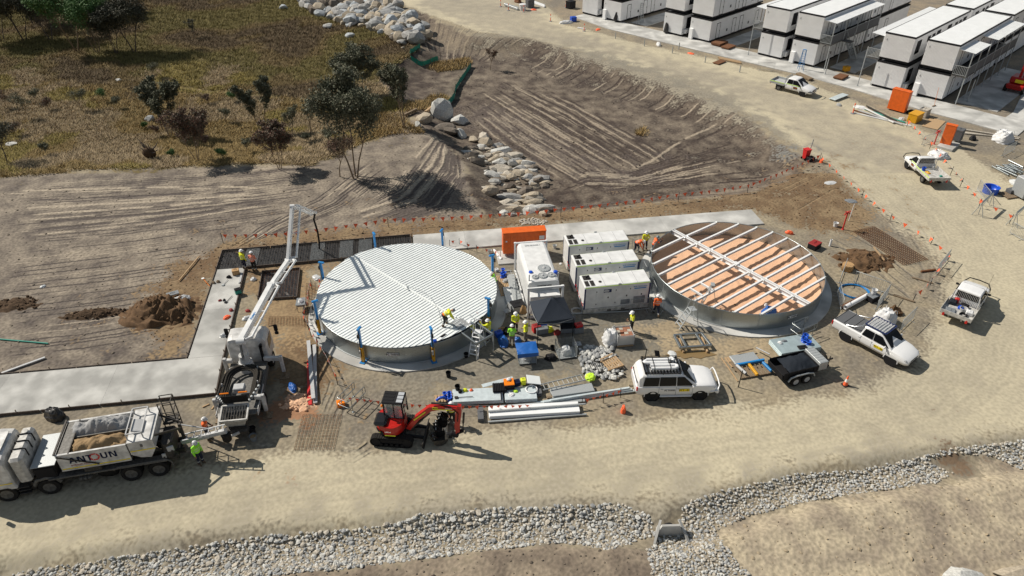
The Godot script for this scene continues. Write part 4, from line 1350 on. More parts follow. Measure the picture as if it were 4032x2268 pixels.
func mixer_truck():
	var at:=on(-26.1,-24.83)
	var turn:=180.0+13.4
	var o:=thing("mixer_truck","white volumetric concrete mixer truck with sand and aggregate bins","truck",at,turn)
	# x forward from the first axle; z to its right (away from the camera is +z)
	var c:=N()
	c.bar(V(1.2,0.85,-0.42),V(-8.6,0.85,-0.42),0.12,0.30)
	c.bar(V(1.2,0.85,0.42),V(-8.6,0.85,0.42),0.12,0.30)
	for x in [0.9,-1.0,-2.8,-4.4,-6.6,-8.4]: c.bar(V(x,0.85,-0.42),V(x,0.85,0.42),0.12,0.2)
	for x in [0.0,-1.99,-5.93,-7.29]: c.cyl(V(x,0.52,-1.0),V(x,0.52,1.0),0.10)
	part("chassis",c,"dark_steel",o)
	for x in [0.0,-1.99]:
		for z in [-1.06,1.06]: wheel(o,V(x,0.52,z),0.52,0.31,"grimy_steel",10)
	for x in [-5.93,-7.29]:
		for z in [-0.98,0.98]: wheel(o,V(x,0.52,z),0.52,0.56,"grimy_steel",10)
	# cab
	var b:=N()
	var rings:=[]
	for q in [[-0.62,1.02,2.75,1.16],[-0.55,1.0,2.95,1.22],[0.0,1.0,3.05,1.24],[0.75,1.0,3.0,1.24],[1.15,0.95,2.70,1.24],[1.42,0.75,1.75,1.22],[1.48,0.60,1.1,1.16]]:
		var x: float=q[0]
		rings.append([V(x,q[1],q[3]),V(x,q[1],-q[3]),V(x,q[2]-0.35,-q[3]),V(x,q[2]-0.06,-q[3]+0.14),V(x,q[2],-q[3]+0.4),V(x,q[2],q[3]-0.4),V(x,q[2]-0.06,q[3]-0.14),V(x,q[2]-0.35,q[3])])
	b.loft(rings,true,true,false)
	b.rbox(V(0.2,0.95,0),V(1.7,0.3,2.40),0.06)
	part("cab",b,"truck_white",o)
	for sd in [-1.0,1.0]:
		var w:=N()
		w.rbox(V(0.55,2.05,1.24*sd),V(0.95,0.72,0.02),0.008)
		part("window",w,"glass",o)
		var st:=N()
		for i in 3: st.rbox(V(-0.85-i*0.02,0.40+i*0.22,1.08*sd),V(0.55,0.05,0.26),0.01)
		st.box(V(-0.95,0.62,0.95*sd),V(0.7,0.6,0.05))
		part("cab_step",st,"dark_steel",o)
		var ys:=N()
		ys.box(V(0.0,1.30,1.243*sd),V(1.1,0.05,0.008))
		part("reflective_stripe",ys,"plate_yellow",o)
		var mr:=N()
		mr.rbox(V(1.25,2.1,1.46*sd),V(0.14,0.55,0.22),0.05)
		part("mirror",mr,"black",o)
	var ws:=N()
	ws.quad(V(1.205,2.62,1.02),V(1.43,1.82,1.08),V(1.43,1.82,-1.08),V(1.205,2.62,-1.02))
	part("windscreen",ws,"glass",o)
	var rf:=N()
	for x in [-0.42,0.42]: rf.bar(V(x,3.06,-0.75),V(x,3.06,0.75),0.05,0.04)
	rf.rbox(V(0.0,3.065,0),V(0.8,0.03,1.5),0.01)
	part("roof_hatch",rf,"truck_white",o)
	var bc:=N()
	bc.lathe([[0.09,0.0],[0.09,0.10],[0.05,0.15],[0,0.16]],8,V(0.9,3.02,0.8))
	part("beacon",bc,"blue_plastic",o)
	var wa:=N()
	for sd in [-1.0,1.0]:
		for x in [0.0,-1.99]: wa.tube([V(x+0.62,0.75,1.08*sd),V(x+0.45,1.05,1.08*sd),V(x,1.16,1.08*sd),V(x-0.45,1.05,1.08*sd),V(x-0.62,0.75,1.08*sd)],0.12,6)
	part("mudguard",wa,"grimy_steel",o)
	# water tank with black bands
	var wt:=N()
	wt.rbox(V(-1.12,1.95,0),V(0.62,1.75,2.42),0.14)
	wt.lathe([[0.16,0],[0.16,0.06],[0.12,0.08],[0,0.08]],10,V(-1.12,2.82,0.75))
	part("water_tank",wt,"used_white",o)
	for z in [-0.45,0.1,0.6]:
		var e:=N()
		e.tube([V(-0.79,2.3,z),V(-0.80,2.80,z),V(-0.95,2.86,z),V(-1.3,2.86,z),V(-1.44,2.80,z),V(-1.45,2.3,z)],0.035,5)
		part("tank_band",e,"black",o)
	# cover box
	var cv:=N()
	cv.rbox(V(-2.15,2.02,0),V(1.15,0.04,2.36),0.015)
	part("deck_cover",cv,"galv_dull",o)
	var cb:=N()
	cb.box(V(-2.12,1.50,0),V(0.98,0.92,2.2))
	cb.rbox(V(-2.12,1.5,-1.12),V(0.9,0.7,0.05),0.02)
	part("engine_box",cb,"black",o)
	# running boards
	for sd in [-1.0,1.0]:
		var rb:=N()
		rb.rbox(V(-5.0,1.12,1.02*sd),V(5.7,0.05,0.46),0.015)
		rb.box(V(-5.0,1.09,1.25*sd),V(5.7,0.06,0.02))
		part("running_board",rb,"grimy_steel",o)
		var rg:=N()
		rg.tube([V(-5.2,1.0,1.2*sd),V(-5.45,1.16,1.2*sd),V(-7.8,1.16,1.2*sd),V(-8.02,0.95,1.2*sd),V(-8.05,0.6,1.2*sd)],0.05,5)
		part("mudguard_rail",rg,"grimy_steel",o)
		var bx:=N()
		bx.rbox(V(-4.3,1.36,0.98*sd),V(0.85,0.42,0.42),0.03)
		for i in 4: bx.bar(V(-4.6+i*0.2,1.585,0.8*sd),V(-4.6+i*0.2,1.585,1.16*sd),0.04,0.02)
		part("tool_box",bx,"dark_steel",o)
		var an:=N()
		for i in 3: an.ball(V(-3.5-i*0.2,0.62,0.92*sd),V(0.14,0.14,0.25),8,6)
		part("air_tank",an,"grimy_steel",o)
	var sp:=N()
	sp.lathe([[0.3,-0.15],[0.5,-0.14],[0.52,0],[0.5,0.14],[0.3,0.15]],18,V(-4.75,0.62,-0.75),V(70,0,0))
	part("spare_wheel",sp,"rubber",o)
	# pump and hydraulics under the bin
	var hy:=N()
	hy.cyl(V(-5.15,1.45,-0.95),V(-5.15,1.45,-0.7),0.24,-1.0,14)
	for i in 12: hy.bar(V(-5.15,1.45,-0.96)+V(cos(i*0.524),sin(i*0.524),0)*0.06,V(-5.15,1.45,-0.96)+V(cos(i*0.524),sin(i*0.524),0)*0.22,0.03)
	hy.rbox(V(-5.7,1.5,-0.85),V(0.3,0.3,0.3),0.05)
	for i in 7:
		var x:=-2.9-i*0.55
		hy.tube([V(x,1.2,-0.9),V(x-0.12,1.42,-1.0),V(x-0.35,1.38,-0.98),V(x-0.5,1.6,-0.8)],0.035,5)
	part("hydraulics",hy,"black",o)
	# aggregate and sand bin, flared sides
	var x0:=-2.95
	var x1:=-6.25
	for sd in [-1.0,1.0]:
		var s:=N()
		s.rbox(V((x0+x1)/2,2.1,1.2*sd),V(x0-x1,1.08,0.05),0.01)
		s.bar(V(x0,2.65,1.2*sd),V(x1,2.65,1.2*sd),0.1,0.07)
		s.bar(V(x0,1.57,1.2*sd),V(x1,1.57,1.2*sd),0.1,0.07)
		part("bin_side",s,"truck_white",o)
		var ys:=N()
		ys.bar(V(x0-0.05,1.66,1.232*sd),V(x1+0.05,1.66,1.232*sd),0.015,0.05)
		part("reflective_stripe",ys,"plate_yellow",o)
	var fr:=N()
	for q in [[x0,0.06],[x1,0.06]]: fr.box(V(q[0],2.1,0),V(0.05,1.06,2.36))
	fr.box(V((x0+x1)/2,2.2,0.02),V(x0-x1-0.1,0.8,0.05))
	fr.bar(V(x0-0.35,2.66,-1.22),V(x0-0.35,2.66,1.22),0.5,0.03)
	fr.box(V((x0+x1)/2,1.6,0),V(x0-x1,0.06,1.6))
	part("bin_frame",fr,"grimy_steel",o)
	var bars:=N()
	bars.bar(V(x0+0.02,2.75,-1.25),V(x0+0.02,2.75,1.25),0.08)
	bars.bar(V(x0-0.62,2.68,-1.22),V(x0-0.62,2.68,1.22),0.05)
	part("front_rail",bars,"dark_steel",o)
	var tp:=N()
	tp.bar(V(x0-0.05,2.62,-1.3),V(-4.75,1.70,-1.27),0.05)
	part("tarp_lever",tp,"dark_steel",o)
	# lettering on both sides, tilted with the bin wall
	for sd in [-1.0,1.0]:
		var holder:=Node3D.new()
		holder.name = "bin_lettering"
		o.add_child(holder,true)
		holder.position=V(-4.65,2.12,1.222*sd)
		holder.rotation_degrees=Vector3.ZERO if sd>0 else V(0,180,0)
		lettering(holder,"ANT",V(-0.66,0.06,0.012),0.56,"navy",Vector3.ZERO,true,"letters")
		lettering(holder,"UN",V(0.66,0.06,0.012),0.56,"navy",Vector3.ZERO,true,"letters")
		lettering(holder,"antoun.com.au",V(-0.62,-0.28,0.012),0.17,"dark_red",Vector3.ZERO,false,"web_address")
		var hex:=N()
		for k in 6:
			var a0:=TAU*(k+0.06)/6
			var a1:=TAU*(k+0.94)/6
			hex.xf=Transform3D(Basis(),V(0,0.07,0))
			hex.quad(V(cos(a0)*0.27,sin(a0)*0.27,0.014),V(cos(a1)*0.27,sin(a1)*0.27,0.014),V(cos(a1)*0.175,sin(a1)*0.175,0.014),V(cos(a0)*0.175,sin(a0)*0.175,0.014))
		part("hexagon_logo",hex,"red",holder)
	# cement bin at the rear
	var rb:=N()
	var prof:=[[-6.32,1.9,1.22],[-6.32,2.75,1.24],[-7.55,2.75,1.24],[-7.55,2.1,1.22],[-7.2,1.5,1.2],[-6.7,1.6,1.2]]
	var L1:=[]
	var L2:=[]
	for q in prof:
		L1.append(V(q[0],q[1],-q[2]))
		L2.append(V(q[0],q[1],q[2]))
	rb.loft([L2,L1],true,true,false)
	part("cement_bin",rb,"truck_white",o)
	for sd in [-1.0,1.0]:
		var sl:=N()
		sl.rbox(V(-6.95,2.45,1.24*sd),V(0.13,0.2,0.03),0.04)
		part("bin_slot",sl,"grimy_steel",o)
		var ys:=N()
		ys.bar(V(-6.34,2.12,1.232*sd),V(-7.54,2.12,1.232*sd),0.02,0.05)
		part("reflective_stripe",ys,"plate_yellow",o)
	var tr:=N()
	tr.rbox(V(-6.72,2.86,-0.15),V(0.55,0.10,0.9),0.02,V(0,0,14))
	for q in [[-6.35,-1.0],[-7.1,-1.0],[-7.1,0.9],[-6.35,0.9]]: tr.bar(V(q[0],2.7,q[1]),V(q[0],3.15,q[1]),0.05)
	tr.bar(V(-6.35,3.15,-1.0),V(-6.35,3.15,0.9),0.05)
	tr.bar(V(-7.1,3.15,-1.0),V(-7.1,3.15,0.9),0.05)
	tr.bar(V(-6.35,3.15,-1.0),V(-7.1,3.15,-1.0),0.05)
	tr.bar(V(-6.35,3.15,0.9),V(-7.1,3.15,0.9),0.05)
	part("hatch_guard",tr,"grey_light",o)
	# ladder cage at the far rear corner
	var cg:=N()
	for x in [-7.7,-8.35]:
		for z in [0.55,1.2]: cg.bar(V(x,1.3,z),V(x,3.5,z),0.045)
	for y in [2.1,2.8,3.5]:
		cg.bar(V(-7.7,y,0.55),V(-8.35,y,0.55),0.04)
		cg.bar(V(-7.7,y,1.2),V(-8.35,y,1.2),0.04)
		cg.bar(V(-8.35,y,0.55),V(-8.35,y,1.2),0.04)
	cg.rbox(V(-8.0,2.0,0.87),V(0.7,0.04,0.7),0.01)
	part("platform_cage",cg,"dark_steel",o)
	# auger and chute at the back
	var au:=N()
	au.rbox(V(-7.95,1.55,-0.2),V(0.6,0.9,1.3),0.08)
	au.cyl(V(-8.0,1.2,-0.9),V(-8.0,2.1,-0.9),0.28,0.2,12)
	for i in 8: au.tube([V(-7.9,1.9-i*0.1,-0.95),V(-8.25,1.7-i*0.09,-1.1),V(-8.35,1.2-i*0.06,-0.9),V(-8.15,0.8,-0.5+i*0.08)],0.025,5)
	for i in 5: au.rbox(V(-7.75-i*0.16,1.25+(i % 2)*0.35,-1.12),V(0.13,0.16,0.1),0.02)
	au.bar(V(-7.7,2.2,0.4),V(-8.6,2.35,0.4),0.08)
	au.bar(V(-7.6,2.7,-0.9),V(-8.7,2.35,-0.3),0.05,0.12)
	au.bar(V(-7.6,2.7,0.6),V(-8.7,2.35,0.1),0.05,0.12)
	au.bar(V(-8.6,1.0,0.0),V(-8.6,2.4,0.0),0.14)
	part("rear_gear",au,"dark_steel",o)
	var gd:=N()
	gd.rbox(V(-8.15,1.75,-1.08),V(0.34,0.36,0.12),0.03)
	gd.rbox(V(-7.75,1.35,-1.12),V(0.2,0.3,0.08),0.02)
	gd.lathe([[0.11,0],[0.11,0.1],[0,0.1]],10,V(-6.15,1.75,-0.98),V(90,0,0))
	part("control_box",gd,"grey_light",o)
	var ch:=N()
	ch.cyl(V(-8.5,1.15,-0.1),V(-10.9,1.85,-0.55),0.16,-1.0,10)
	ch.bar(V(-8.5,1.45,0.12),V(-10.9,2.1,-0.32),0.06)
	ch.bar(V(-8.5,1.45,-0.34),V(-10.9,2.1,-0.8),0.06)
	for i in 6: ch.bar(V(-8.8-i*0.4,1.53+i*0.108,0.07-i*0.072),V(-8.8-i*0.4,1.53+i*0.108,-0.39-i*0.072),0.04)
	ch.bar(V(-8.6,2.35,0.0),V(-10.3,2.0,-0.45),0.05)
	part("auger_chute",ch,"grey_light",o)
	var cn:=N()
	cn.lathe([[0.12,-0.5],[0.24,-0.35],[0.26,0.1],[0.2,0.15]],12,V(-10.85,1.55,-0.55))
	part("chute_boot",cn,"rubber",o)
	# the loads are matter of their own
	var bs:=Basis(Vector3.UP,deg_to_rad(turn))
	var sh1:=N()
	heap(sh1,1.12,3.0,0.66,3,30,14)
	single("sand_heap","brown sand heaped in the near bin of the mixer truck","sand",sh1,"sand",at+bs*V(-4.72,2.18,-0.58),turn).set_meta("kind","stuff")
	var sh2:=N()
	heap(sh2,1.14,3.1,0.85,8,30,14)
	single("gravel_heap","grey gravel heaped in the far bin of the mixer truck","gravel",sh2,"aggregate",at+bs*V(-4.72,2.2,0.62),turn).set_meta("kind","stuff")

# ---------------------------------------------------------------- boom pump
func boom_pump():
	var at:=on(-15.75,-30.35)
	var turn:=98.0
	var o:=thing("pump_truck","white concrete boom pump truck with its boom stretched over the formwork","truck",at,turn)
	var inv:=Transform3D(Basis(Vector3.UP,deg_to_rad(turn)),at).affine_inverse()
	var c:=N()
	for z in [-0.4,0.4]: c.bar(V(4.6,0.8,z),V(-2.0,0.8,z),0.12,0.28)
	for x in [3.9,1.5,0.0,-1.5]: c.bar(V(x,0.8,-0.4),V(x,0.8,0.4),0.1,0.2)
	for x in [3.9,0.0]: c.cyl(V(x,0.5,-0.9),V(x,0.5,0.9),0.1)
	part("chassis",c,"dark_steel",o)
	for z in [-1.02,1.02]:
		wheel(o,V(3.9,0.5,z),0.5,0.30,"used_white",8)
		wheel(o,V(0.0,0.5,z*0.95),0.5,0.50,"used_white",8)
	var b:=N()
	var rings:=[]
	for q in [[3.05,0.95,2.65,1.08],[3.12,0.9,2.8,1.14],[3.6,0.9,2.86,1.16],[4.3,0.9,2.82,1.16],[4.62,0.85,2.5,1.15],[4.85,0.7,1.7,1.13],[4.9,0.55,1.05,1.08]]:
		var x: float=q[0]
		rings.append([V(x,q[1],q[3]),V(x,q[1],-q[3]),V(x,q[2]-0.3,-q[3]),V(x,q[2]-0.05,-q[3]+0.12),V(x,q[2],-q[3]+0.35),V(x,q[2],q[3]-0.35),V(x,q[2]-0.05,q[3]-0.12),V(x,q[2]-0.3,q[3])])
	b.loft(rings,true,true,false)
	part("cab",b,"truck_white",o)
	for sd in [-1.0,1.0]:
		var w:=N()
		w.rbox(V(4.0,1.95,1.16*sd),V(0.9,0.68,0.03),0.01)
		part("window",w,"glass",o)
		var mr:=N()
		mr.rbox(V(4.75,2.25,1.5*sd),V(0.14,0.5,0.24),0.05)
		mr.rbox(V(4.75,1.85,1.5*sd),V(0.14,0.24,0.24),0.05)
		mr.bar(V(4.6,2.5,1.15*sd),V(4.75,2.45,1.5*sd),0.04)
		part("mirror",mr,"black",o)
	var rw:=N()
	rw.rbox(V(3.085,2.1,0.42),V(0.05,0.42,0.5),0.02)
	part("rear_window",rw,"glass",o)
	var ws:=N()
	ws.quad(V(4.67,2.45,1.0),V(4.87,1.75,1.02),V(4.87,1.75,-1.02),V(4.67,2.45,-1.0))
	part("windscreen",ws,"glass",o)
	var ex:=N()
	ex.tube([V(2.85,0.9,0.85),V(2.85,2.4,0.85),V(2.7,2.6,0.95),V(2.45,2.65,1.0)],0.09,8)
	part("exhaust",ex,"black",o)
	# deck
	var d:=N()
	d.rbox(V(0.5,1.22,0),V(4.6,0.10,2.2),0.03)
	d.rbox(V(1.2,1.0,1.05),V(2.6,0.36,0.22),0.04)
	d.rbox(V(1.2,1.0,-1.05),V(2.6,0.36,0.22),0.04)
	part("deck",d,"grimy_steel",o)
	for sd in [-1.0,1.0]:
		var rl:=N()
		rl.rbox(V(-0.5,1.12,1.13*sd),V(2.3,0.32,0.04),0.01)
		part("side_panel",rl,"truck_white",o)
	lettering(o,"0417 007 387",V(-0.5,1.12,1.155),0.22,"navy",Vector3.ZERO,true)
	# hoses laid on the deck
	for k in 5:
		var hs:=N()
		var r:=0.68+k*0.10
		var pts:=[]
		var end:=-1.0+k*0.10
		pts.append(V(end,1.62+k*0.03,-r*1.05))
		for i in 13:
			var a:=PI*i/12.0
			pts.append(V(0.9+sin(a)*(0.75+k*0.08),1.66+(k % 3)*0.09,-cos(a)*r))
		pts.append(V(end+0.15*k,1.62+k*0.03,r*1.0))
		hs.tube(pts,0.07,7)
		part("hose",hs,"tread",o)
		var cp:=N()
		cp.cyl(pts[0],pts[0]+V(-0.14,0,0),0.085,-1.0,8)
		cp.cyl(pts[-1],pts[-1]+V(-0.14,0,0),0.085,-1.0,8)
		part("hose_coupling",cp,"galv_dull",o)
	var hp:=N()
	for q in [[1.5,-0.8],[1.5,0.8],[0.2,-1.0],[0.2,1.0]]: hp.bar(V(q[0],1.25,q[1]),V(q[0],1.95,q[1]),0.06)
	hp.rbox(V(-0.1,1.75,0.0),V(0.52,0.36,0.62),0.04)
	part("valve_box",hp,"grey_light",o)
	var tk:=N()
	tk.cyl(V(-1.1,0.98,0.92),V(0.9,0.98,0.92),0.2,-1.0,12)
	part("fuel_tank",tk,"grey_light",o)
	# rear hopper with grate
	var hz:=N()
	var A:=[V(-1.45,1.7,0.72),V(-1.45,1.7,-0.72),V(-2.45,1.5,-0.72),V(-2.45,1.5,0.72)]
	var B:=[V(-1.6,0.85,0.45),V(-1.6,0.85,-0.45),V(-2.2,0.8,-0.45),V(-2.2,0.8,0.45)]
	hz.loft([A,B],true,false,false)
	for i in 4: hz.bar(A[i],A[(i+1) % 4],0.09,0.12)
	part("hopper",hz,"used_white",o)
	for i in 9:
		var g:=N()
		g.bar(V(-1.5,1.66,-0.6+i*0.15),V(-2.4,1.48,-0.6+i*0.15),0.03,0.06)
		part("grate_bar",g,"dark_steel",o)
	var fl:=N()
	fl.rbox(V(-1.28,2.02,0),V(0.06,0.66,1.4),0.02,V(0,0,14))
	part("hopper_lid",fl,"rubber",o)
	var ty:=N()
	for z in [-0.5,0.5]: ty.rbox(V(-1.2,2.42,z),V(0.08,0.08,0.5),0.02)
	part("tail_lamp_bar",ty,"lamp_amber",o)
	var mo:=N()
	mo.cyl(V(-1.6,1.3,-0.92),V(-2.4,0.9,-0.9),0.09,-1.0,8)
	mo.tube([V(-2.4,0.9,-0.9),V(-2.75,0.7,-0.7),V(-2.8,0.68,-0.2),V(-2.6,0.7,0.2)],0.09,8)
	part("delivery_pipe",mo,"used_white",o)
	var lo:=N()
	lo.rbox(V(-2.35,0.62,0),V(0.5,0.4,1.3),0.08)
	part("rear_frame",lo,"dark_steel",o)
	# outriggers: front and rear, right hand side folded out
	for q in [[2.75,1.15,2.6,1.95],[2.75,-1.15,2.8,-1.4],[-0.65,1.1,-0.75,1.35],[-0.65,-1.1,-0.75,-1.3]]:
		var s:=N()
		s.bar(V(q[0],1.5,q[1]*0.8),V(q[2],1.5,q[3]),0.24,0.26,0.03)
		s.bar(V(q[2],1.7,q[3]),V(q[2],0.45,q[3]),0.2,0.2,0.02)
		part("outrigger",s,"truck_white",o)
		var lg:=N()
		lg.cyl(V(q[2],0.5,q[3]),V(q[2],0.1,q[3]),0.07)
		lg.lathe([[0.2,0.05],[0.2,0.08],[0.1,0.12],[0,0.13]],12,V(q[2],0,q[3]))
		lg.rbox(V(q[2],0.03,q[3]),V(0.55,0.06,0.55),0.01)
		part("outrigger_foot",lg,"old_timber",o)
	# turret and boom, joints given in site coordinates
	var E:=[V(-16.0,3.4,-32.5),V(-15.6,3.75,-37.8),V(-15.3,3.7,-40.8),V(-15.0,6.75,-42.9),V(-14.7,4.6,-45.7)]
	var J:=[]
	for e in E: J.append(inv*e)
	var t:=N()
	t.cyl(V(2.15,1.2,0),V(2.15,1.9,0),0.48,0.40,16)
	t.cyl(V(2.15,1.9,0),V(2.15,2.4,0),0.34,0.3,14)
	for z in [-0.17,0.17]: t.slab(PackedVector2Array([Vector2(1.8,2.3),Vector2(2.55,2.3),Vector2(2.3,3.0),Vector2(J[0].x+0.14,J[0].y+0.12),Vector2(J[0].x-0.14,J[0].y+0.1),Vector2(1.85,2.8)]),0.04)
	t.xf=Transform3D(Basis(),V(0,0,0.16))
	t.slab(PackedVector2Array([Vector2(1.8,2.3),Vector2(2.55,2.3),Vector2(2.3,3.0),Vector2(J[0].x+0.14,J[0].y+0.12),Vector2(J[0].x-0.14,J[0].y+0.1),Vector2(1.85,2.8)]),0.05)
	part("turret",t,"truck_white",o)
	var names_:=["boom_section","boom_section","boom_section","boom_section"]
	var wd:=[[0.34,0.40],[0.28,0.32],[0.22,0.28],[0.17,0.2]]
	for i in 4:
		var s:=N()
		s.bar(J[i],J[i+1],wd[i][0],wd[i][1],0.02)
		for e in [J[i],J[i+1]]: s.cyl(e+V(0,0,-wd[i][0]*0.7),e+V(0,0,wd[i][0]*0.7),wd[i][1]*0.55,-1.0,12)
		part(names_[i],s,"white_paint",o)
		var pp:=N()
		var off:=V(0,0.05,0.55 if i<3 else 0.4)
		pp.tube([J[i]+V(0,0.1,0.25),J[i]+off+(J[i+1]-J[i])*0.05,J[i+1]+off-(J[i+1]-J[i])*0.05,J[i+1]+V(0,0.1,0.25)],0.075,8)
		for q in [0.06,0.5,0.94]: pp.bar(J[i].lerp(J[i+1],q),J[i].lerp(J[i+1],q)+off,0.05)
		for q in [0.05,0.35,0.65,0.95]:
			var e: Vector3=J[i].lerp(J[i+1],q)+off
			var dr: Vector3=(J[i+1]-J[i]).normalized()*0.05
			pp.cyl(e-dr,e+dr,0.10,-1.0,8)
		part("delivery_line",pp,"white_paint",o)
		if i<3:
			var cy:=N()
			var a: Vector3=J[i].lerp(J[i+1],0.42)-V(0,wd[i][1]*0.8,0)
			var e: Vector3=J[i].lerp(J[i+1],0.9)-V(0,wd[i][1]*0.7,0)
			cy.cyl(a,a.lerp(e,0.6),0.075,-1.0,8)
			cy.cyl(a.lerp(e,0.6),e,0.045,-1.0,8)
			part("boom_cylinder",cy,"grey_light",o)
	var hs:=N()
	hs.tube([J[4]+V(0,0.05,0.3),J[4]+V(0.15,-0.05,0.25),inv*V(-14.75,3.9,-46.2),inv*V(-14.85,2.4,-46.9),inv*V(-15.1,1.0,-47.6),inv*V(-15.35,0.15,-48.1)],0.07,8)
	part("end_hose",hs,"rubber",o)
	var lbl:=lettering(o,"Pumptown",J[0].lerp(J[1],0.42)+V(0,0.21,0.02),0.2,"blue_steel",V(-90,0,0),true)
	lbl.rotation_degrees=V(-90,-rad_to_deg(atan2((J[1]-J[0]).z,(J[1]-J[0]).x)),0)

# ---------------------------------------------------------------- excavator
func excavator():
	var at:=on(-6.62,-28.3)
	var o:=thing("excavator","red and black mini excavator with its arm curled down over spare buckets","excavator",at,-5)
	for sd in [-1.0,1.0]:
		var t:=N()
		var pts:=[]
		for i in 40:
			var u:=i/40.0*(2*1.75+TAU*0.31)
			var p:=Vector3.ZERO
			if u<1.75: p=V(-0.875+u,0.66,0)
			elif u<1.75+PI*0.31:
				var a:=PI/2-(u-1.75)/0.31
				p=V(0.875+cos(a)*0.31,0.35+sin(a)*0.31,0)
			elif u<3.5+PI*0.31: p=V(0.875-(u-1.75-PI*0.31),0.04,0)
			else:
				var a:=-PI/2-(u-3.5-PI*0.31)/0.31
				p=V(-0.875+cos(a)*0.31,0.35+sin(a)*0.31,0)
			pts.append(p+V(0,0,0.78*sd))
		for i in 40:
			var a: Vector3=pts[i]
			var b: Vector3=pts[(i+1) % 40]
			t.bar(a,b,0.40,0.05)
			var n:=V(-(b-a).y,(b-a).x,0).normalized()*-0.0
			t.bar((a+b)/2+n+V(0,0,-0.19),(a+b)/2+n+V(0,0,0.19),0.05,0.085)
		part("track",t,"rubber",o)
		var f:=N()
		f.rbox(V(0,0.36,0.78*sd),V(1.75,0.34,0.26),0.05)
		for x in [-0.875,0.875]: f.cyl(V(x,0.35,0.62*sd),V(x,0.35,0.96*sd),0.25,-1.0,14)
		for i in 5: f.cyl(V(-0.6+i*0.3,0.17,0.62*sd),V(-0.6+i*0.3,0.17,0.97*sd),0.1,-1.0,10)
		part("track_frame",f,"black",o)
	var u:=N()
	u.rbox(V(0,0.5,0),V(1.3,0.3,1.2),0.05)
	u.cyl(V(0,0.6,0),V(0,0.85,0),0.5,-1.0,18)
	for z in [-0.4,0.4]: u.bar(V(0.5,0.45,z),V(1.75,0.35,z),0.12,0.16)
	part("undercarriage",u,"black",o)
	var bl:=N()
	var br:=[]
	for q in [[1.82,0.04],[1.74,0.16],[1.73,0.36],[1.80,0.48]]: br.append([V(q[0],q[1],0.98),V(q[0],q[1],-0.98)])
	bl.loft(br,false,false,true)
	for i in 3: bl.bar(V(br[i][0].x,br[i][0].y,0),V(br[i+1][0].x,br[i+1][0].y,0),1.96,0.04)
	part("dozer_blade",bl,"dark_steel",o)
	# house: rounded counterweight
	var h:=N()
	var lower:=[]
	var mid:=[]
	var top:=[]
	for k in 20:
		var a:=TAU*k/20.0
		var x:=cos(a)
		var z:=-sin(a)
		var rx:=0.98 if x<0 else 0.72
		lower.append(V(x*rx,0.86,z*0.93))
		mid.append(V(x*rx*1.02,1.15,z*0.95))
		top.append(V(x*rx*0.96,1.42,z*0.90))
	h.loft([lower,mid,top],true,true,false)
	part("house",h,"machine_red",o)
	var en:=N()
	en.rbox(V(-0.58,1.50,0.32),V(0.72,0.32,0.98),0.12)
	part("engine_cover",en,"black_gloss",o)
	var cwt:=N()
	var cr:=[]
	for k in 11:
		var a:=PI*(0.62+0.76*k/10.0)
		cr.append([V(cos(a)*1.02,0.86,-sin(a)*0.97),V(cos(a)*1.04,1.10,-sin(a)*0.98)])
	cwt.loft(cr,false,false,true)
	part("counterweight_band",cwt,"black",o)
	for q in [[0.0,0.965,0.6],[-0.75,0.6,0.45]]:
		var y:=N()
		y.box(V(q[0],0.93,q[1]),V(q[2],0.05,0.02),V(0,0 if q[0]==0.0 else -52,0))
		part("reflective_stripe",y,"hi_yellow",o)
	lettering(o,"U55-4",V(-0.12,1.18,0.965),0.13,"reflector",Vector3.ZERO,true)
	# cab on the far side
	var cb:=N()
	for q in [[-0.45,-0.86],[-0.45,0.08],[0.62,-0.86],[0.62,0.08]]: cb.bar(V(q[0],1.2,q[1]),V(q[0]*(0.92 if q[0]>0 else 1.0),2.46,q[1]),0.07)
	for z in [-0.86,0.08]:
		cb.bar(V(-0.45,1.42,z),V(0.62,1.42,z),0.06)
		cb.bar(V(0.1,1.4,z),V(0.1,2.45,z),0.05)
	part("cab_frame",cb,"black",o)
	var rf:=N()
	rf.rbox(V(0.04,2.50,-0.39),V(1.22,0.13,1.04),0.06)
	for i in 3: rf.rbox(V(-0.2,2.57,-0.65+i*0.25),V(0.6,0.03,0.1),0.012)
	part("cab_roof",rf,"black",o)
	for i in 3:
		var sk:=N()
		sk.rbox(V(0.42,2.57,-0.68+i*0.29),V(0.34,0.02,0.24),0.008)
		part("roof_window",sk,"lamp_clear",o)
	for q in [[V(0.09,1.95,0.085),V(1.0,0.98,0.02)],[V(0.09,1.95,-0.865),V(1.0,0.98,0.02)],[V(-0.455,1.95,-0.39),V(0.02,0.98,0.86)],[V(0.60,1.95,-0.39),V(0.02,0.98,0.86)]]:
		var g:=N()
		g.box(q[0],q[1])
		part("cab_window",g,"clear_glass",o)
	var st:=N()
	st.rbox(V(-0.12,1.48,-0.39),V(0.5,0.14,0.5),0.05)
	st.rbox(V(-0.33,1.78,-0.39),V(0.12,0.6,0.48),0.05,V(0,0,8))
	for z in [-0.7,-0.08]: st.rbox(V(0.05,1.62,z),V(0.4,0.1,0.12),0.03)
	part("driver_seat",st,"canvas_dark",o)
	var bk:=N()
	bk.lathe([[0.06,0],[0.06,0.12],[0,0.14]],8,V(-0.52,2.30,0.15))
	part("beacon",bk,"lamp_amber",o)
	var mr:=N()
	mr.rbox(V(0.72,2.45,0.16),V(0.06,0.22,0.16),0.02)
	mr.tube([V(0.64,1.5,0.12),V(0.74,1.9,0.14),V(0.72,2.4,0.16)],0.018,5)
	part("mirror",mr,"black",o)
	# boom, arm: side profiles
	var bm:=N()
	bm.xf=Transform3D(Basis(),V(0,0,0.28))
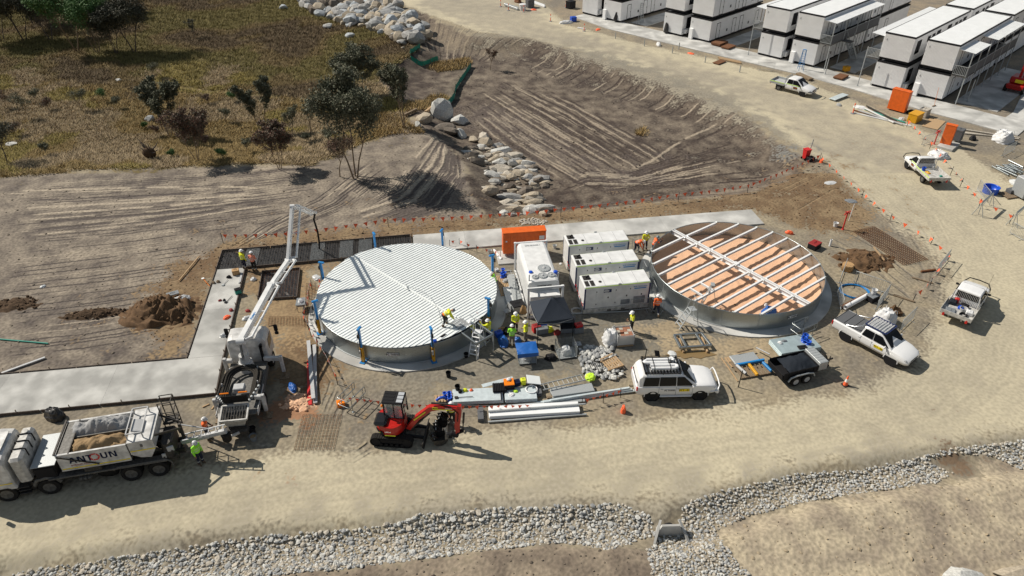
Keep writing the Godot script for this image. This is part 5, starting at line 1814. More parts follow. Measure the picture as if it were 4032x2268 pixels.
	bm.slab(PackedVector2Array([Vector2(0.78,0.98),Vector2(1.0,0.88),Vector2(1.55,1.70),Vector2(2.25,2.42),Vector2(2.8,2.60),Vector2(3.75,2.58),Vector2(3.86,2.66),Vector2(3.75,2.74),Vector2(2.85,2.83),Vector2(2.15,2.72),Vector2(1.36,1.92)]),0.13)
	part("boom",bm,"machine_red",o)
	var ys:=N()
	for sd in [-1.0,1.0]:
		ys.bar(V(1.28,1.68,0.28+0.136*sd),V(1.95,2.36,0.28+0.136*sd),0.012,0.06)
		ys.bar(V(2.35,2.60,0.28+0.136*sd),V(3.35,2.64,0.28+0.136*sd),0.012,0.05)
		ys.rbox(V(2.5,2.72,0.28+0.136*sd),V(0.3,0.09,0.01),0.002)
	part("reflective_stripe",ys,"hi_yellow",o)
	lettering(o,"Kubota",V(3.25,2.725,0.42),0.11,"reflector",Vector3.ZERO,true)
	lettering(o,"KX1 21",V(2.5,2.72,0.425),0.08,"black",Vector3.ZERO,true)
	var ar:=N()
	ar.xf=Transform3D(Basis(),V(0,0,0.28))
	ar.slab(PackedVector2Array([Vector2(3.72,2.92),Vector2(3.92,2.90),Vector2(3.94,2.5),Vector2(3.78,1.3),Vector2(3.78,0.80),Vector2(3.56,0.78),Vector2(3.50,1.3),Vector2(3.60,2.4)]),0.11)
	part("arm",ar,"machine_red",o)
	for q in [[V(1.05,0.95,0.2),V(2.2,2.25,0.2)],[V(1.05,0.95,0.36),V(2.2,2.25,0.36)],[V(2.3,2.95,0.28),V(3.8,2.90,0.28)],[V(4.05,2.35,0.28),V(3.94,1.05,0.28)]]:
		var cy:=N()
		cy.cyl(q[0],q[0].lerp(q[1],0.6),0.06,-1.0,8)
		cy.cyl(q[0].lerp(q[1],0.55),q[1],0.035,-1.0,8)
		part("hydraulic_cylinder",cy,"dark_steel",o)
	var hz:=N()
	hz.tube([V(2.9,2.92,0.36),V(3.5,2.75,0.42),V(3.75,2.4,0.42),V(3.7,1.8,0.42)],0.025,5)
	part("hydraulic_hose",hz,"black",o)
	var lk:=N()
	lk.bar(V(3.62,0.80,0.28),V(3.98,1.02,0.28),0.26,0.10)
	lk.rbox(V(3.45,0.66,0.28),V(0.5,0.26,0.3),0.06,V(0,0,-20))
	lk.rbox(V(3.18,0.55,0.28),V(0.3,0.34,0.26),0.05)
	part("quick_hitch",lk,"black",o)
	# buckets set down in front of the blade
	bucket_tool("digging bucket with teeth lying nearest the road under the excavator's arm",at+V(2.55,0,0.55),200,0.7,0.42,true)
	bucket_tool("dark grading bucket standing between the excavator's blade and arm",at+V(2.6,0,-0.25),185,0.95,0.38,false)
	bucket_tool("narrow bucket lying behind the other spare buckets at the excavator",at+V(2.75,0,-0.95),170,0.8,0.36,false)

func bucket_tool(label: String,at: Vector3,turn: float,w: float,r: float,teeth: bool):
	var o:=thing("excavator_bucket",label,"bucket",at,turn,"spare excavator buckets")
	var s:=N()
	var rows:=[]
	for k in 9:
		var a:=PI*(0.02+1.05*k/8.0)
		rows.append([V(-cos(a)*r,0.04+r-sin(a)*r,w/2),V(-cos(a)*r,0.04+r-sin(a)*r,-w/2)])
	s.loft(rows,false,false,true)
	for sd in [-1.0,1.0]:
		for k in 8: s.tri(V(0,r+0.04,w/2*sd),rows[k][0] if sd>0 else rows[k][1],rows[k+1][0] if sd>0 else rows[k+1][1])
	part("shell",s,"dark_steel",o)
	if teeth:
		for i in 5:
			var t:=N()
			t.bar(V(-r*1.0,r+0.05,-w/2+0.08+i*(w-0.16)/4),V(-r*1.05,r+0.25,-w/2+0.08+i*(w-0.16)/4),0.07,0.03)
			part("tooth",t,"steel",o)
	for z in [-0.13,0.13]:
		var e:=N()
		e.xf=Transform3D(Basis(),V(0,0,z))
		e.slab(PackedVector2Array([Vector2(0.1,r*0.9),Vector2(r,r*0.7),Vector2(r+0.12,r+0.2),Vector2(r*0.6,r+0.3)]),0.02)
		part("ear",e,"dark_steel",o)
	var b:=N()
	b.cyl(V(r*0.8,r+0.15,-w/2+0.1),V(r*0.8,r+0.15,w/2-0.1),0.035)
	part("pin",b,"steel",o)

# ---------------------------------------------------------------- trailer
func trailer():
	var o:=thing("box_trailer","black tandem box trailer with a black tarp over its load","trailer",on(17.49,-33.4),18)
	var f:=N()
	f.box(V(0,0.55,0),V(2.5,0.06,1.5))
	f.bar(V(1.25,0.5,-0.6),V(2.7,0.48,0),0.07,0.1)
	f.bar(V(1.25,0.5,0.6),V(2.7,0.48,0),0.07,0.1)
	f.bar(V(2.55,0.48,0),V(3.0,0.52,0),0.08)
	part("frame",f,"black",o)
	for q in [[V(0,0.80,0.76),V(2.5,0.45,0.04)],[V(0,0.80,-0.76),V(2.5,0.45,0.04)],[V(1.25,0.80,0),V(0.04,0.45,1.5)],[V(-1.3,0.72,0),V(0.04,0.5,1.5)]]:
		var s:=N()
		s.rbox(q[0],q[1],0.01,V(0,0,12) if q[0].x<-1.2 else Vector3.ZERO)
		for k in 4:
			if q[1].x>1: s.bar(q[0]+V(-0.9+k*0.6,-0.2,0.03*signf(q[0].z)),q[0]+V(-0.9+k*0.6,0.2,0.03*signf(q[0].z)),0.05,0.03)
		part("side_board",s,"black",o)
	for x in [-0.42,0.38]:
		for z in [-0.92,0.92]: wheel(o,V(x,0.33,z),0.33,0.2,"grey_light",5)
	for sd in [-1.0,1.0]:
		var g:=N()
		g.tube([V(-0.95,0.42,0.92*sd),V(-0.8,0.68,0.92*sd),V(-0.4,0.76,0.92*sd),V(0.4,0.76,0.92*sd),V(0.8,0.68,0.92*sd),V(0.95,0.42,0.92*sd)],0.06,5)
		part("mudguard",g,"galv_dull",o)
	var bx:=N()
	bx.rbox(V(1.62,0.86,0),V(0.62,0.62,1.5),0.02)
	for i in 7: bx.bar(V(1.32,1.175,-0.68+i*0.225),V(1.92,1.175,-0.68+i*0.225),0.03,0.015)
	part("front_box",bx,"galv_dull",o)
	var sp:=N()
	sp.lathe([[0.18,-0.1],[0.32,-0.09],[0.34,0],[0.32,0.09],[0.18,0.1]],16,V(2.1,0.85,0.1),V(0,0,90))
	part("spare_wheel",sp,"rubber",o)
	var jk:=N()
	jk.cyl(V(2.65,0.15,0.1),V(2.65,0.85,0.1),0.035)
	jk.cyl(V(2.65,0.1,0.06),V(2.65,0.1,0.14),0.1)
	part("jockey_wheel",jk,"dark_steel",o)
	var tp:=N()
	heap(tp,1.35,2.0,0.34,31,16,10)
	single("load_cover","black tarpaulin bulging over the black trailer's load","tarp",tp,"canvas_dark",o.position+Basis(Vector3.UP,deg_to_rad(18.0))*V(0.22,0.82,0),18)


# ---------------------------------------------------------------- concrete, formwork
func slab_piece(parent: Node3D,pts: PackedVector2Array,y0: float,y1: float,m: String):
	m+=["","_b","_c"][parent.get_child_count()*7 % 3]
	var s:=N()
	var inner:=Geometry2D.offset_polygon(pts,-0.004)
	s.prism(inner[0] if inner.size() else pts,y0,y1)
	part("slab",s,m,parent)
func strip(parent: Node3D,a0: Vector2,a1: Vector2,b0: Vector2,b1: Vector2,count: int,y0: float,y1: float,m: String):
	for i in count:
		var t0:=float(i)/count
		var t1:=float(i+1)/count
		slab_piece(parent,PackedVector2Array([a0.lerp(a1,t0),a0.lerp(a1,t1),b0.lerp(b1,t1),b0.lerp(b1,t0)]),y0,y1,m)
func setting_root(called: String) -> Node3D:
	var o:=Node3D.new()
	o.name=numbered(called)
	o.set_meta("kind","structure")
	add_child(o)
	return o
func rebar_mesh(s: Sh,a: Vector2,u: Vector2,v: Vector2,gap: float,y: float,r: float):
	var nu:=int(u.length()/gap)
	var nv:=int(v.length()/gap)
	for i in nu+1:
		var p:=a+u*(float(i)/nu)
		s.cyl(V(p.x,y,p.y),V(p.x+v.x,y,p.y+v.y),r,-1.0,4,false)
	for i in nv+1:
		var p:=a+v*(float(i)/nv)
		s.cyl(V(p.x,y+r*1.6,p.y),V(p.x+u.x,y+r*1.6,p.y+u.y),r,-1.0,4,false)
func form_boards(parent: Node3D,pts: Array,m := "form_timber",pegs:=true):
	for i in pts.size()-1:
		var a: Vector2=pts[i]
		var b: Vector2=pts[i+1]
		var n:=maxi(1,int(a.distance_to(b)/3.0))
		for k in n:
			var s:=N()
			var p:=a.lerp(b,float(k)/n)
			var q:=a.lerp(b,float(k+1)/n-0.004)
			s.bar(V(p.x,0.10,p.y),V(q.x,0.10,q.y),0.05,0.22)
			part("form_board",s,m,parent)
		if pegs:
			for k in n+1:
				var s:=N()
				var p:=a.lerp(b,(k+0.15)/(n+1))+(b-a).normalized().orthogonal()*0.06
				s.bar(V(p.x,-0.05,p.y),V(p.x,0.34,p.y),0.04)
				part("peg",s,"old_timber",parent)

func build_paths():
	var p:=setting_root("concrete_path")
	strip(p,Vector2(-44,-31.5),Vector2(-18.68,-35.05),Vector2(-44,-27.72),Vector2(-17.97,-31.57),4,-0.1,0.14,"concrete_fresh")
	strip(p,Vector2(-20.81,-34.76),Vector2(-22.45,-45.1),Vector2(-18.66,-35.06),Vector2(-20.45,-45.35),2,-0.1,0.14,"concrete_fresh")
	var eb:=thing("form_boards","grey edge boards pegged along the fresh concrete path","formwork",Vector3.ZERO)
	form_boards(eb,[Vector2(-44,-27.66),Vector2(-17.9,-31.52),Vector2(-18.6,-35.05),Vector2(-20.38,-45.35)])
	form_boards(eb,[Vector2(-44,-31.56),Vector2(-20.9,-34.82),Vector2(-22.52,-45.1)])
	# open strip still to be poured
	var o:=thing("formwork","long timber formwork with steel mesh over black membrane behind the closed tank","formwork",Vector3.ZERO)
	var A:=Vector2(-22.55,-45.1)
	var B:=Vector2(-7.9,-47.55)
	var up:=Vector2(-0.42,-2.72)
	form_boards(o,[A,A+up,B+up,B,Vector2(-20.4,-45.42)],"dark_steel" if false else "form_timber")
	var mb:=N()
	var fn:=FastNoiseLite.new()
	fn.frequency=0.9
	var rows:=[]
	for i in 61:
		var row:=[]
		for j in 9:
			var q:=(A.lerp(B,i/60.0))+up*(j/8.0)
			row.append(V(q.x,0.03+0.05*fn.get_noise_2d(q.x*2.0,q.y*2.0),q.y))
		row.reverse()
		rows.append(row)
	mb.loft(rows,false,false,false)
	part("membrane",mb,"membrane",o)
	var rb:=N()
	rebar_mesh(rb,A+up*0.04+Vector2(0.1,0),(B-A)*0.985,up*0.92,0.2,0.12,0.008)
	part("steel_mesh",rb,"rebar",o)
	for q in [0.13,0.47,0.62,0.72]:
		var s:=N()
		rebar_mesh(s,A.lerp(B,q)+up*0.06,(B-A).normalized()*1.0,up*0.88,0.1,0.155,0.008)
		part("lap_mesh",s,"galv_dull",o)
	for k in 60:
		var s:=N()
		var q:=A.lerp(B,(k % 30+0.5)/30.0)+up*(0.3 if k<30 else 0.7)
		s.rbox(V(q.x,0.08,q.y),V(0.10,0.08,0.05),0.01,V(0,k*37,0))
		part("bar_chair",s,"black",o)
	var s2:=thing("formwork","square timber formwork with mesh and membrane under the pump boom","formwork",Vector3.ZERO)
	var C:=[Vector2(-18.95,-44.85),Vector2(-16.2,-45.3),Vector2(-15.5,-41.5),Vector2(-18.25,-41.3)]
	form_boards(s2,[C[0],C[1],C[2],C[3],C[0]])
	var m2:=N()
	rows=[]
	for i in 15:
		var row:=[]
		for j in 15:
			var q: Vector2=C[0].lerp(C[1],j/14.0).lerp(C[3].lerp(C[2],j/14.0),i/14.0)
			row.append(V(q.x,0.03+0.05*fn.get_noise_2d(q.x*2.5,q.y*2.5),q.y))
		rows.append(row)
	m2.loft(rows,false,false,false)
	part("membrane",m2,"membrane",s2)
	var r2:=N()
	rebar_mesh(r2,C[0]+Vector2(0.1,0.1),(C[1]-C[0])*0.93,(C[3]-C[0])*0.93,0.2,0.12,0.008)
	part("steel_mesh",r2,"rust",s2)
	# finished strip on towards the open tank
	var c:=setting_root("concrete_path")
	strip(c,Vector2(-7.75,-47.6),Vector2(21.25,-52.15),Vector2(-8.15,-50.25),Vector2(20.85,-54.6),7,-0.1,0.13,"concrete")

# ---------------------------------------------------------------- tanks
func ring_pts(r: float,a0: float,a1: float,y: float,n: int) -> Array:
	var o:=[]
	for i in n+1:
		var a:=lerpf(a0,a1,float(i)/n)
		o.append(V(cos(a)*r,y,sin(a)*r))
	return o
func tank_wall(o: Node3D,R: float,H: float,count: int,y0:=0.0):
	for k in count:
		var a0:=TAU*k/count
		var a1:=TAU*(k+1)/count
		var s:=N()
		var ro:=[]
		var ri:=[]
		var rt:=[]
		for q in [[R,y0],[R,y0+H]]:
			ro.append(ring_pts(q[0],a0,a1,q[1],8))
		s.loft([ro[1],ro[0]],false,false,true)
		s.loft([ring_pts(R-0.012,a0,a1,y0,8),ring_pts(R-0.012,a0,a1,y0+H,8)],false,false,true)
		part("wall_panel",s,"galv",o)
		var m:=N()
		var e:=V(cos(a0),0,sin(a0))
		var t:=V(-sin(a0),0,cos(a0))
		for d in [-0.04,0.04]:
			for i in 12: m.rbox(e*(R+0.006)+t*d+V(0,y0+0.08+i*(H-0.16)/11,0),V(0.024,0.024,0.024),0.006)
		m.bar(e*(R+0.002)+V(0,y0,0),e*(R+0.002)+V(0,y0+H,0),0.02,0.01)
		for i in 18:
			var a:=lerpf(a0,a1,(i+0.5)/18)
			m.rbox(V(cos(a)*(R+0.005),y0+H-0.14,sin(a)*(R+0.005)),V(0.028,0.028,0.028),0.007)
		part("bolt_seam",m,"galv_dull",o)
	var rim:=N()
	rim.tube(ring_pts(R,0,TAU*71.0/72.0,y0+H,71),0.035,6,true)
	part("rim",rim,"galv",o)
	var foot:=N()
	foot.tube(ring_pts(R+0.03,0,TAU*71.0/72.0,y0+0.03,71),0.035,5,true)
	part("foot_angle",foot,"galv_dull",o)
func tank_base(c: Vector3,R: float):
	var p:=setting_root("tank_slab")
	p.position=c
	for k in 8:
		var pts:=PackedVector2Array([Vector2.ZERO])
		for i in 9: pts.append(Vector2.from_angle(TAU*(k+i/8.0)/8.0)*R)
		var s:=N()
		s.prism(pts,-0.15,0.09)
		part("slab",s,"concrete",p)
func tank_sign(o: Node3D,R: float,deg: float,y: float):
	var a:=deg_to_rad(deg)
	var s:=N()
	s.box(Vector3.ZERO,V(0.78,0.22,0.008))
	var d:=part("sign",s,"white_paint",o)
	d.position=V(cos(a)*(R+0.03),y,sin(a)*(R+0.03))
	d.rotation_degrees.y=90.0-deg
	lettering(d,"PC TANKS",V(0,0,0.008),0.19,"black",Vector3.ZERO,true)

func closed_tank():
	var C:=V(-7.3,0.0,-40.5)
	var R:=6.2
	tank_base(C,6.95)
	var o:=thing("steel_tank","round galvanised steel tank closed with a ribbed metal roof","tank",C+V(0,0.09,0))
	tank_wall(o,R,1.28,16)
	tank_sign(o,R,92,0.78)
	# roof: sheets run down both ways from the ridge
	var rf:=Node3D.new()
	rf.name = "roof"
	o.add_child(rf)
	rf.position.y=1.31
	rf.rotation_degrees.y=-43.0
	var pitch:=0.21
	var RR:=R+0.04
	var cover:=0.75
	var nsh:=17
	for side in [-1.0,1.0]:
		for k in nsh:
			var x0:=-RR+k*cover
			var s:=N()
			var steps:=3
			var rows:=[]
			for i in steps+1:
				var x:=clampf(x0+cover*i/steps,-RR+0.02,RR-0.02)
				var L:=sqrt(maxf(RR*RR-x*x,0.0001))
				rows.append([V(x,pitch,0.02*side),V(x,pitch*(1.0-L/RR),L*side)])
			if x0>RR-0.03: continue
			s.loft(rows,false,false,false)
			part("roof_sheet",s,"zinc_roof",rf)
			var rb:=N()
			for i in 3:
				var x:=x0+0.05+i*cover/3.0
				if absf(x)>RR-0.05: continue
				var L:=sqrt(RR*RR-x*x)-0.01
				var a:=V(x,pitch+0.004,0.1*side)
				var b:=V(x,pitch*(1.0-L/RR)+0.004,L*side)
				var dx:=V(0.038,0,0)
				var up:=V(0,0.05,0)
				var tx:=V(0.016,0.036,0)
				var ux:=V(-0.016,0.036,0)
				rb.quad(a-dx,b-dx,b+ux,a+ux)
				rb.quad(a+ux,b+ux,b+tx,a+tx)
				rb.quad(a+tx,b+tx,b+dx,a+dx)
				rb.tri(b-dx,b+dx,b+tx)
				rb.tri(b-dx,b+tx,b+ux)
			part("sheet_rib",rb,"zinc_roof",rf)
	var cap:=N()
	cap.bar(V(-RR+0.1,pitch+0.04,0),V(-0.05,pitch+0.04,0),0.13,0.02)
	cap.bar(V(0.05,pitch+0.04,0),V(RR-1.3,pitch+0.04,0),0.13,0.02)
	cap.rbox(V(0,pitch+0.05,0),V(0.35,0.03,0.25),0.02)
	part("ridge_cap",cap,"zinc_roof",rf)
	for q in [-0.12,0.0,0.12]:
		var s:=N()
		s.rbox(V(q*2,pitch+0.14,q),V(0.1,0.09,0.1),0.02)
		part("ridge_bracket",s,"galv_dull",rf)
	var eave:=N()
	eave.tube(ring_pts(RR,0,TAU*71.0/72.0,0.0,71),0.03,5,true)
	part("eave_trim",eave,"galv",rf)
	# hatch
	var at:=spot(-3.36,-36.51,1.50)
	var h:=thing("roof_hatch","grey square hatch lid lying on the closed tank's roof","hatch",at,42)
	var hs:=N()
	hs.rbox(V(0,0.06,0),V(0.95,0.12,0.95),0.03)
	part("lid",hs,"hatch_grey",h)
	var hh:=N()
	hh.tube([V(-0.1,0.12,0.38),V(-0.1,0.17,0.38),V(0.1,0.17,0.38),V(0.1,0.12,0.38)],0.012,5)
	part("handle",hh,"steel",h)
	var rope:=N()
	rope.tube([spot(-4.55,-36.51,1.60),spot(-4.96,-38.1,1.68),spot(-5.65,-39.48,1.73),spot(-6.17,-39.98,1.76),spot(-7.09,-40.41,1.80)],0.012,5)
	single("safety_rope","thin pale safety rope running from the ridge to the bent worker","rope",rope,"galv_dull")
	# jacks round the rim
	var where:=["by the boom's shadow","beside the open formwork","beside the finished strip","beside the tank container","behind the ladder workers","nearest the lone bucket","beside the tank's sign","nearest the leaning planks"]
	var ang:=[194,241,288,337,26,69,110,151]
	var proto: Node3D=null
	for k in 8:
		var a:=deg_to_rad(ang[k])
		var p:=C+V(cos(a)*(R+0.2),0.09,sin(a)*(R+0.2))
		var label: String = "blue and yellow lifting jack on the closed tank " + where[k]
		if proto==null:
			proto=thing("lifting_jack",label,"jack",p,-ang[k],"lifting jacks round the closed tank")
			var b:=N()
			b.bar(V(0,1.1,0),V(0,2.62,0),0.13,0.16,0.015)
			b.rbox(V(-0.05,2.66,0),V(0.42,0.12,0.16),0.02)
			part("mast",b,"blue_steel",proto)
			var y:=N()
			y.bar(V(0.01,0.06,0),V(0.01,1.2,0),0.2,0.19,0.015)
			part("lower_column",y,"yellow_steel",proto)
			var f:=N()
			f.rbox(V(0.03,0.03,0),V(0.42,0.05,0.36),0.01)
			f.bar(V(0.12,0.05,0.1),V(0.06,0.3,0.06),0.03)
			part("foot_plate",f,"blue_steel",proto)
			var m:=N()
			m.cyl(V(0.14,0.5,0),V(0.14,2.5,0),0.022,-1.0,6)
			m.rbox(V(0.17,2.2,0.0),V(0.12,0.28,0.14),0.02)
			m.tube([V(0.2,2.1,0.08),V(0.22,1.5,0.1),V(0.2,0.8,0.08)],0.012,5)
			part("screw_drive",m,"dark_steel",proto)
			var w:=N()
			w.rbox(V(0.15,0.85,0.06),V(0.07,0.34,0.10),0.01)
			part("control_box",w,"white_paint",proto)
		else: copy(proto,p,-ang[k],label)

func open_tank():
	var C:=V(16.55,0.0,-43.95)
	var R:=6.2
	tank_base(C,6.95)
	var o:=thing("steel_tank","round galvanised steel tank still open with white roof beams","tank",C+V(0,0.09,0))
	tank_wall(o,R,1.3,16)
	tank_sign(o,R,67,0.80)
	var F:=Node3D.new()
	F.name = "roof_frame"
	o.add_child(F)
	F.position.y=1.28
	F.rotation_degrees.y=-53.0
	for z in [-0.11,0.11]:
		var s:=N()
		s.bar(V(-R+0.03,0.03,z),V(R-0.03,0.03,z),0.10,0.03)
		s.bar(V(-R+0.03,-0.12,z*0.7),V(R-0.03,-0.12,z*0.7),0.03,0.28)
		s.bar(V(-R+0.03,-0.26,z),V(R-0.03,-0.26,z),0.10,0.03)
		part("main_beam",s,"white_steel",F)
	var pl_:=N()
	pl_.rbox(V(0,-0.02,0),V(0.4,0.3,0.34),0.02)
	for q in [-0.15,-0.05,0.05,0.15]: pl_.rbox(V(q,0.02,0.18),V(0.03,0.22,0.04),0.005)
	part("splice_plate",pl_,"white_steel",F)
	for k in 9:
		var x:=(k-4)*1.235
		var L:=sqrt(R*R-x*x)-0.03
		for sd in [-1.0,1.0]:
			var s:=N()
			var a:=V(x,0.06,0.16*sd)
			var b:=V(x,0.02,L*sd)
			s.bar(a,b,0.14,0.02)
			s.bar(a-V(0.03,0.08,0),b-V(0.03,0.08,0),0.02,0.16)
			s.bar(a-V(0,0.17,0),b-V(0,0.17,0),0.11,0.02)
			part("rafter",s,"white_steel",F)
			var br:=N()
			br.rbox(V(x+0.12,0.02,0.18*sd),V(0.12,0.10,0.10),0.02)
			br.rbox(V(x,0.02,(L+0.0)*sd),V(0.18,0.14,0.07),0.01)
			part("bracket",br,"galv",F)
	# hatch trimmers between two rafters
	for z in [4.0,5.1]:
		var s:=N()
		s.bar(V(0.06,0.0,z),V(1.18,0.0,z),0.10,0.16,0.01)
		part("trimmer",s,"white_steel",F)
	# orange bedding sand, raked
	var fl:=N()
	var fn:=FastNoiseLite.new()
	fn.frequency=1.6
	fn.fractal_octaves=3
	var n:=72
	var rr:=26
	var prev:=[]
	for i in rr+1:
		var ring:=[]
		var r:=(R-0.03)*i/rr
		for k in n:
			var a:=-TAU*k/n
			var p:=V(cos(a)*r,0,sin(a)*r)
			p.y=0.06+0.07*fn.get_noise_2d(p.x,p.z)+0.09*smoothstep(R-0.7,R-0.1,r)
			ring.append(p)
		prev.append(ring)
	prev.reverse()
	fl.loft(prev,true,false,true)
	var fo:=part("sand_bed",fl,"sand_orange")
	fo.position=C+V(0,0.09,0)
	tag(fo,"orange bedding sand spread over the floor inside the open tank","sand","","stuff")
	crumple("tarp_heap","crumpled blue tarp lying on the sand inside the open tank","tarp","blue_tarp",spot(17.93,-39.61,0.12),V(1.5,0.75,1.1),5)
	crumple("plastic_bag","white plastic bag half wrapped in the blue tarp inside the tank","bag","bag_white",spot(17.71,-39.89,0.55),V(0.35,0.3,0.3),6)
	crumple("rag","grey rag on the sand below the main beam of the open tank","rag","grey_light",spot(17.56,-43.68,0.13),V(0.35,0.2,0.3),7)
	crumple("gloves","pale work gloves lying on the sand near the tank's front wall","gloves","old_timber",spot(15.81,-40.55,0.13),V(0.3,0.12,0.25),8)
	crumple("hose_coil","olive coiled hose lying inside the open tank behind its front wall","hose","old_timber",spot(14.77,-39.83,0.13),V(0.7,0.15,0.4),9)
	step_ladder("aluminium step ladder standing inside the open tank behind the front wall",spot(13.89,-40.36,0.14),170,1.9)
	platform_ladder("aluminium platform ladder standing against the outside of the open tank",on(12.19,-38.07)+V(0,0.05,-0.35),195,1.35)

# crumpled cloth, bags, heaps of plastic: a lumpy skin resting on what is below
func crumple(called: String,label: String,cat: String,m: String,at: Vector3,size: Vector3,sd: int,group := "") -> MeshInstance3D:
	var s:=N()
	var fn:=FastNoiseLite.new()
	fn.seed=sd
	fn.noise_type=FastNoiseLite.TYPE_CELLULAR
	fn.frequency=1.4
	fn.cellular_return_type=FastNoiseLite.RETURN_DISTANCE
	var rings:=[]
	var rows:=9
	var seg:=18
	for i in rows+1:
		var a:=-0.15+(PI/2+0.15)*i/rows
		var ring:=[]
		for k in seg:
			var t:=-TAU*k/seg
			var d:=V(cos(t)*cos(a),sin(a),sin(t)*cos(a))
			var w:=0.72+0.5*(fn.get_noise_3d(d.x+sd,d.y*1.4,d.z)+0.55)
			var q:=d*w
			ring.append(V(q.x*size.x*0.5,maxf(q.y*size.y,0.0),q.z*size.z*0.5))
		rings.append(ring)
	s.loft(rings,true,true,false)
	return single(called,label,cat,s,m,at,sd*40.0,group)

func step_ladder(label: String,at: Vector3,turn: float,h: float,m := "galv_dull",steps:=6):
	var o:=thing("step_ladder",label,"ladder",at,turn)
	for z in [-0.28,0.28]:
		var s:=N()
		s.bar(V(0.55,0,z),V(0.05,h,z*0.7),0.06,0.03)
		s.bar(V(-0.5,0,z),V(-0.05,h,z*0.7),0.05,0.03)
		part("stile",s,m,o)
	for i in steps:
		var s:=N()
		var t:=(i+1.0)/(steps+1.0)
		s.rbox(V(lerpf(0.55,0.05,t),h*t,0),V(0.09,0.025,0.5-0.14*t),0.005)
		part("tread",s,m,o)
	var p:=N()
	p.rbox(V(0,h+0.01,0),V(0.28,0.05,0.42),0.01)
	p.bar(V(-0.3,h*0.45,-0.24),V(-0.3,h*0.45,0.24),0.03)
	part("top_cap",p,m,o)
func platform_ladder(label: String,at: Vector3,turn: float,h: float,m := "galv_dull"):
	var o:=thing("platform_ladder",label,"ladder",at,turn)
	for z in [-0.32,0.32]:
		var s:=N()
		s.bar(V(0.95,0,z),V(0.25,h,z*0.8),0.07,0.03)
		s.bar(V(-0.45,0,z),V(-0.20,h,z*0.8),0.06,0.03)
		s.tube([V(0.25,h,z*0.8),V(0.12,h+0.55,z*0.8),V(-0.05,h+0.95,z*0.75),V(-0.2,h,z*0.8)],0.02,6)
		part("stile",s,m,o)
	for i in 5:
		var s:=N()
		var t:=(i+0.8)/5.6
		s.rbox(V(lerpf(0.95,0.25,t),h*t,0),V(0.11,0.025,0.6-0.1*t),0.005)
		part("tread",s,m,o)
	var p:=N()
	p.rbox(V(0.03,h,0),V(0.48,0.04,0.52),0.01)
	part("platform",p,"bag_white" if m == "white_steel" else m,o)
	var b:=N()
	b.bar(V(-0.05,h+0.95,-0.24),V(-0.05,h+0.95,0.24),0.035)
	b.bar(V(-0.33,h*0.4,-0.29),V(-0.33,h*0.4,0.29),0.03)
	part("top_rail",b,m,o)

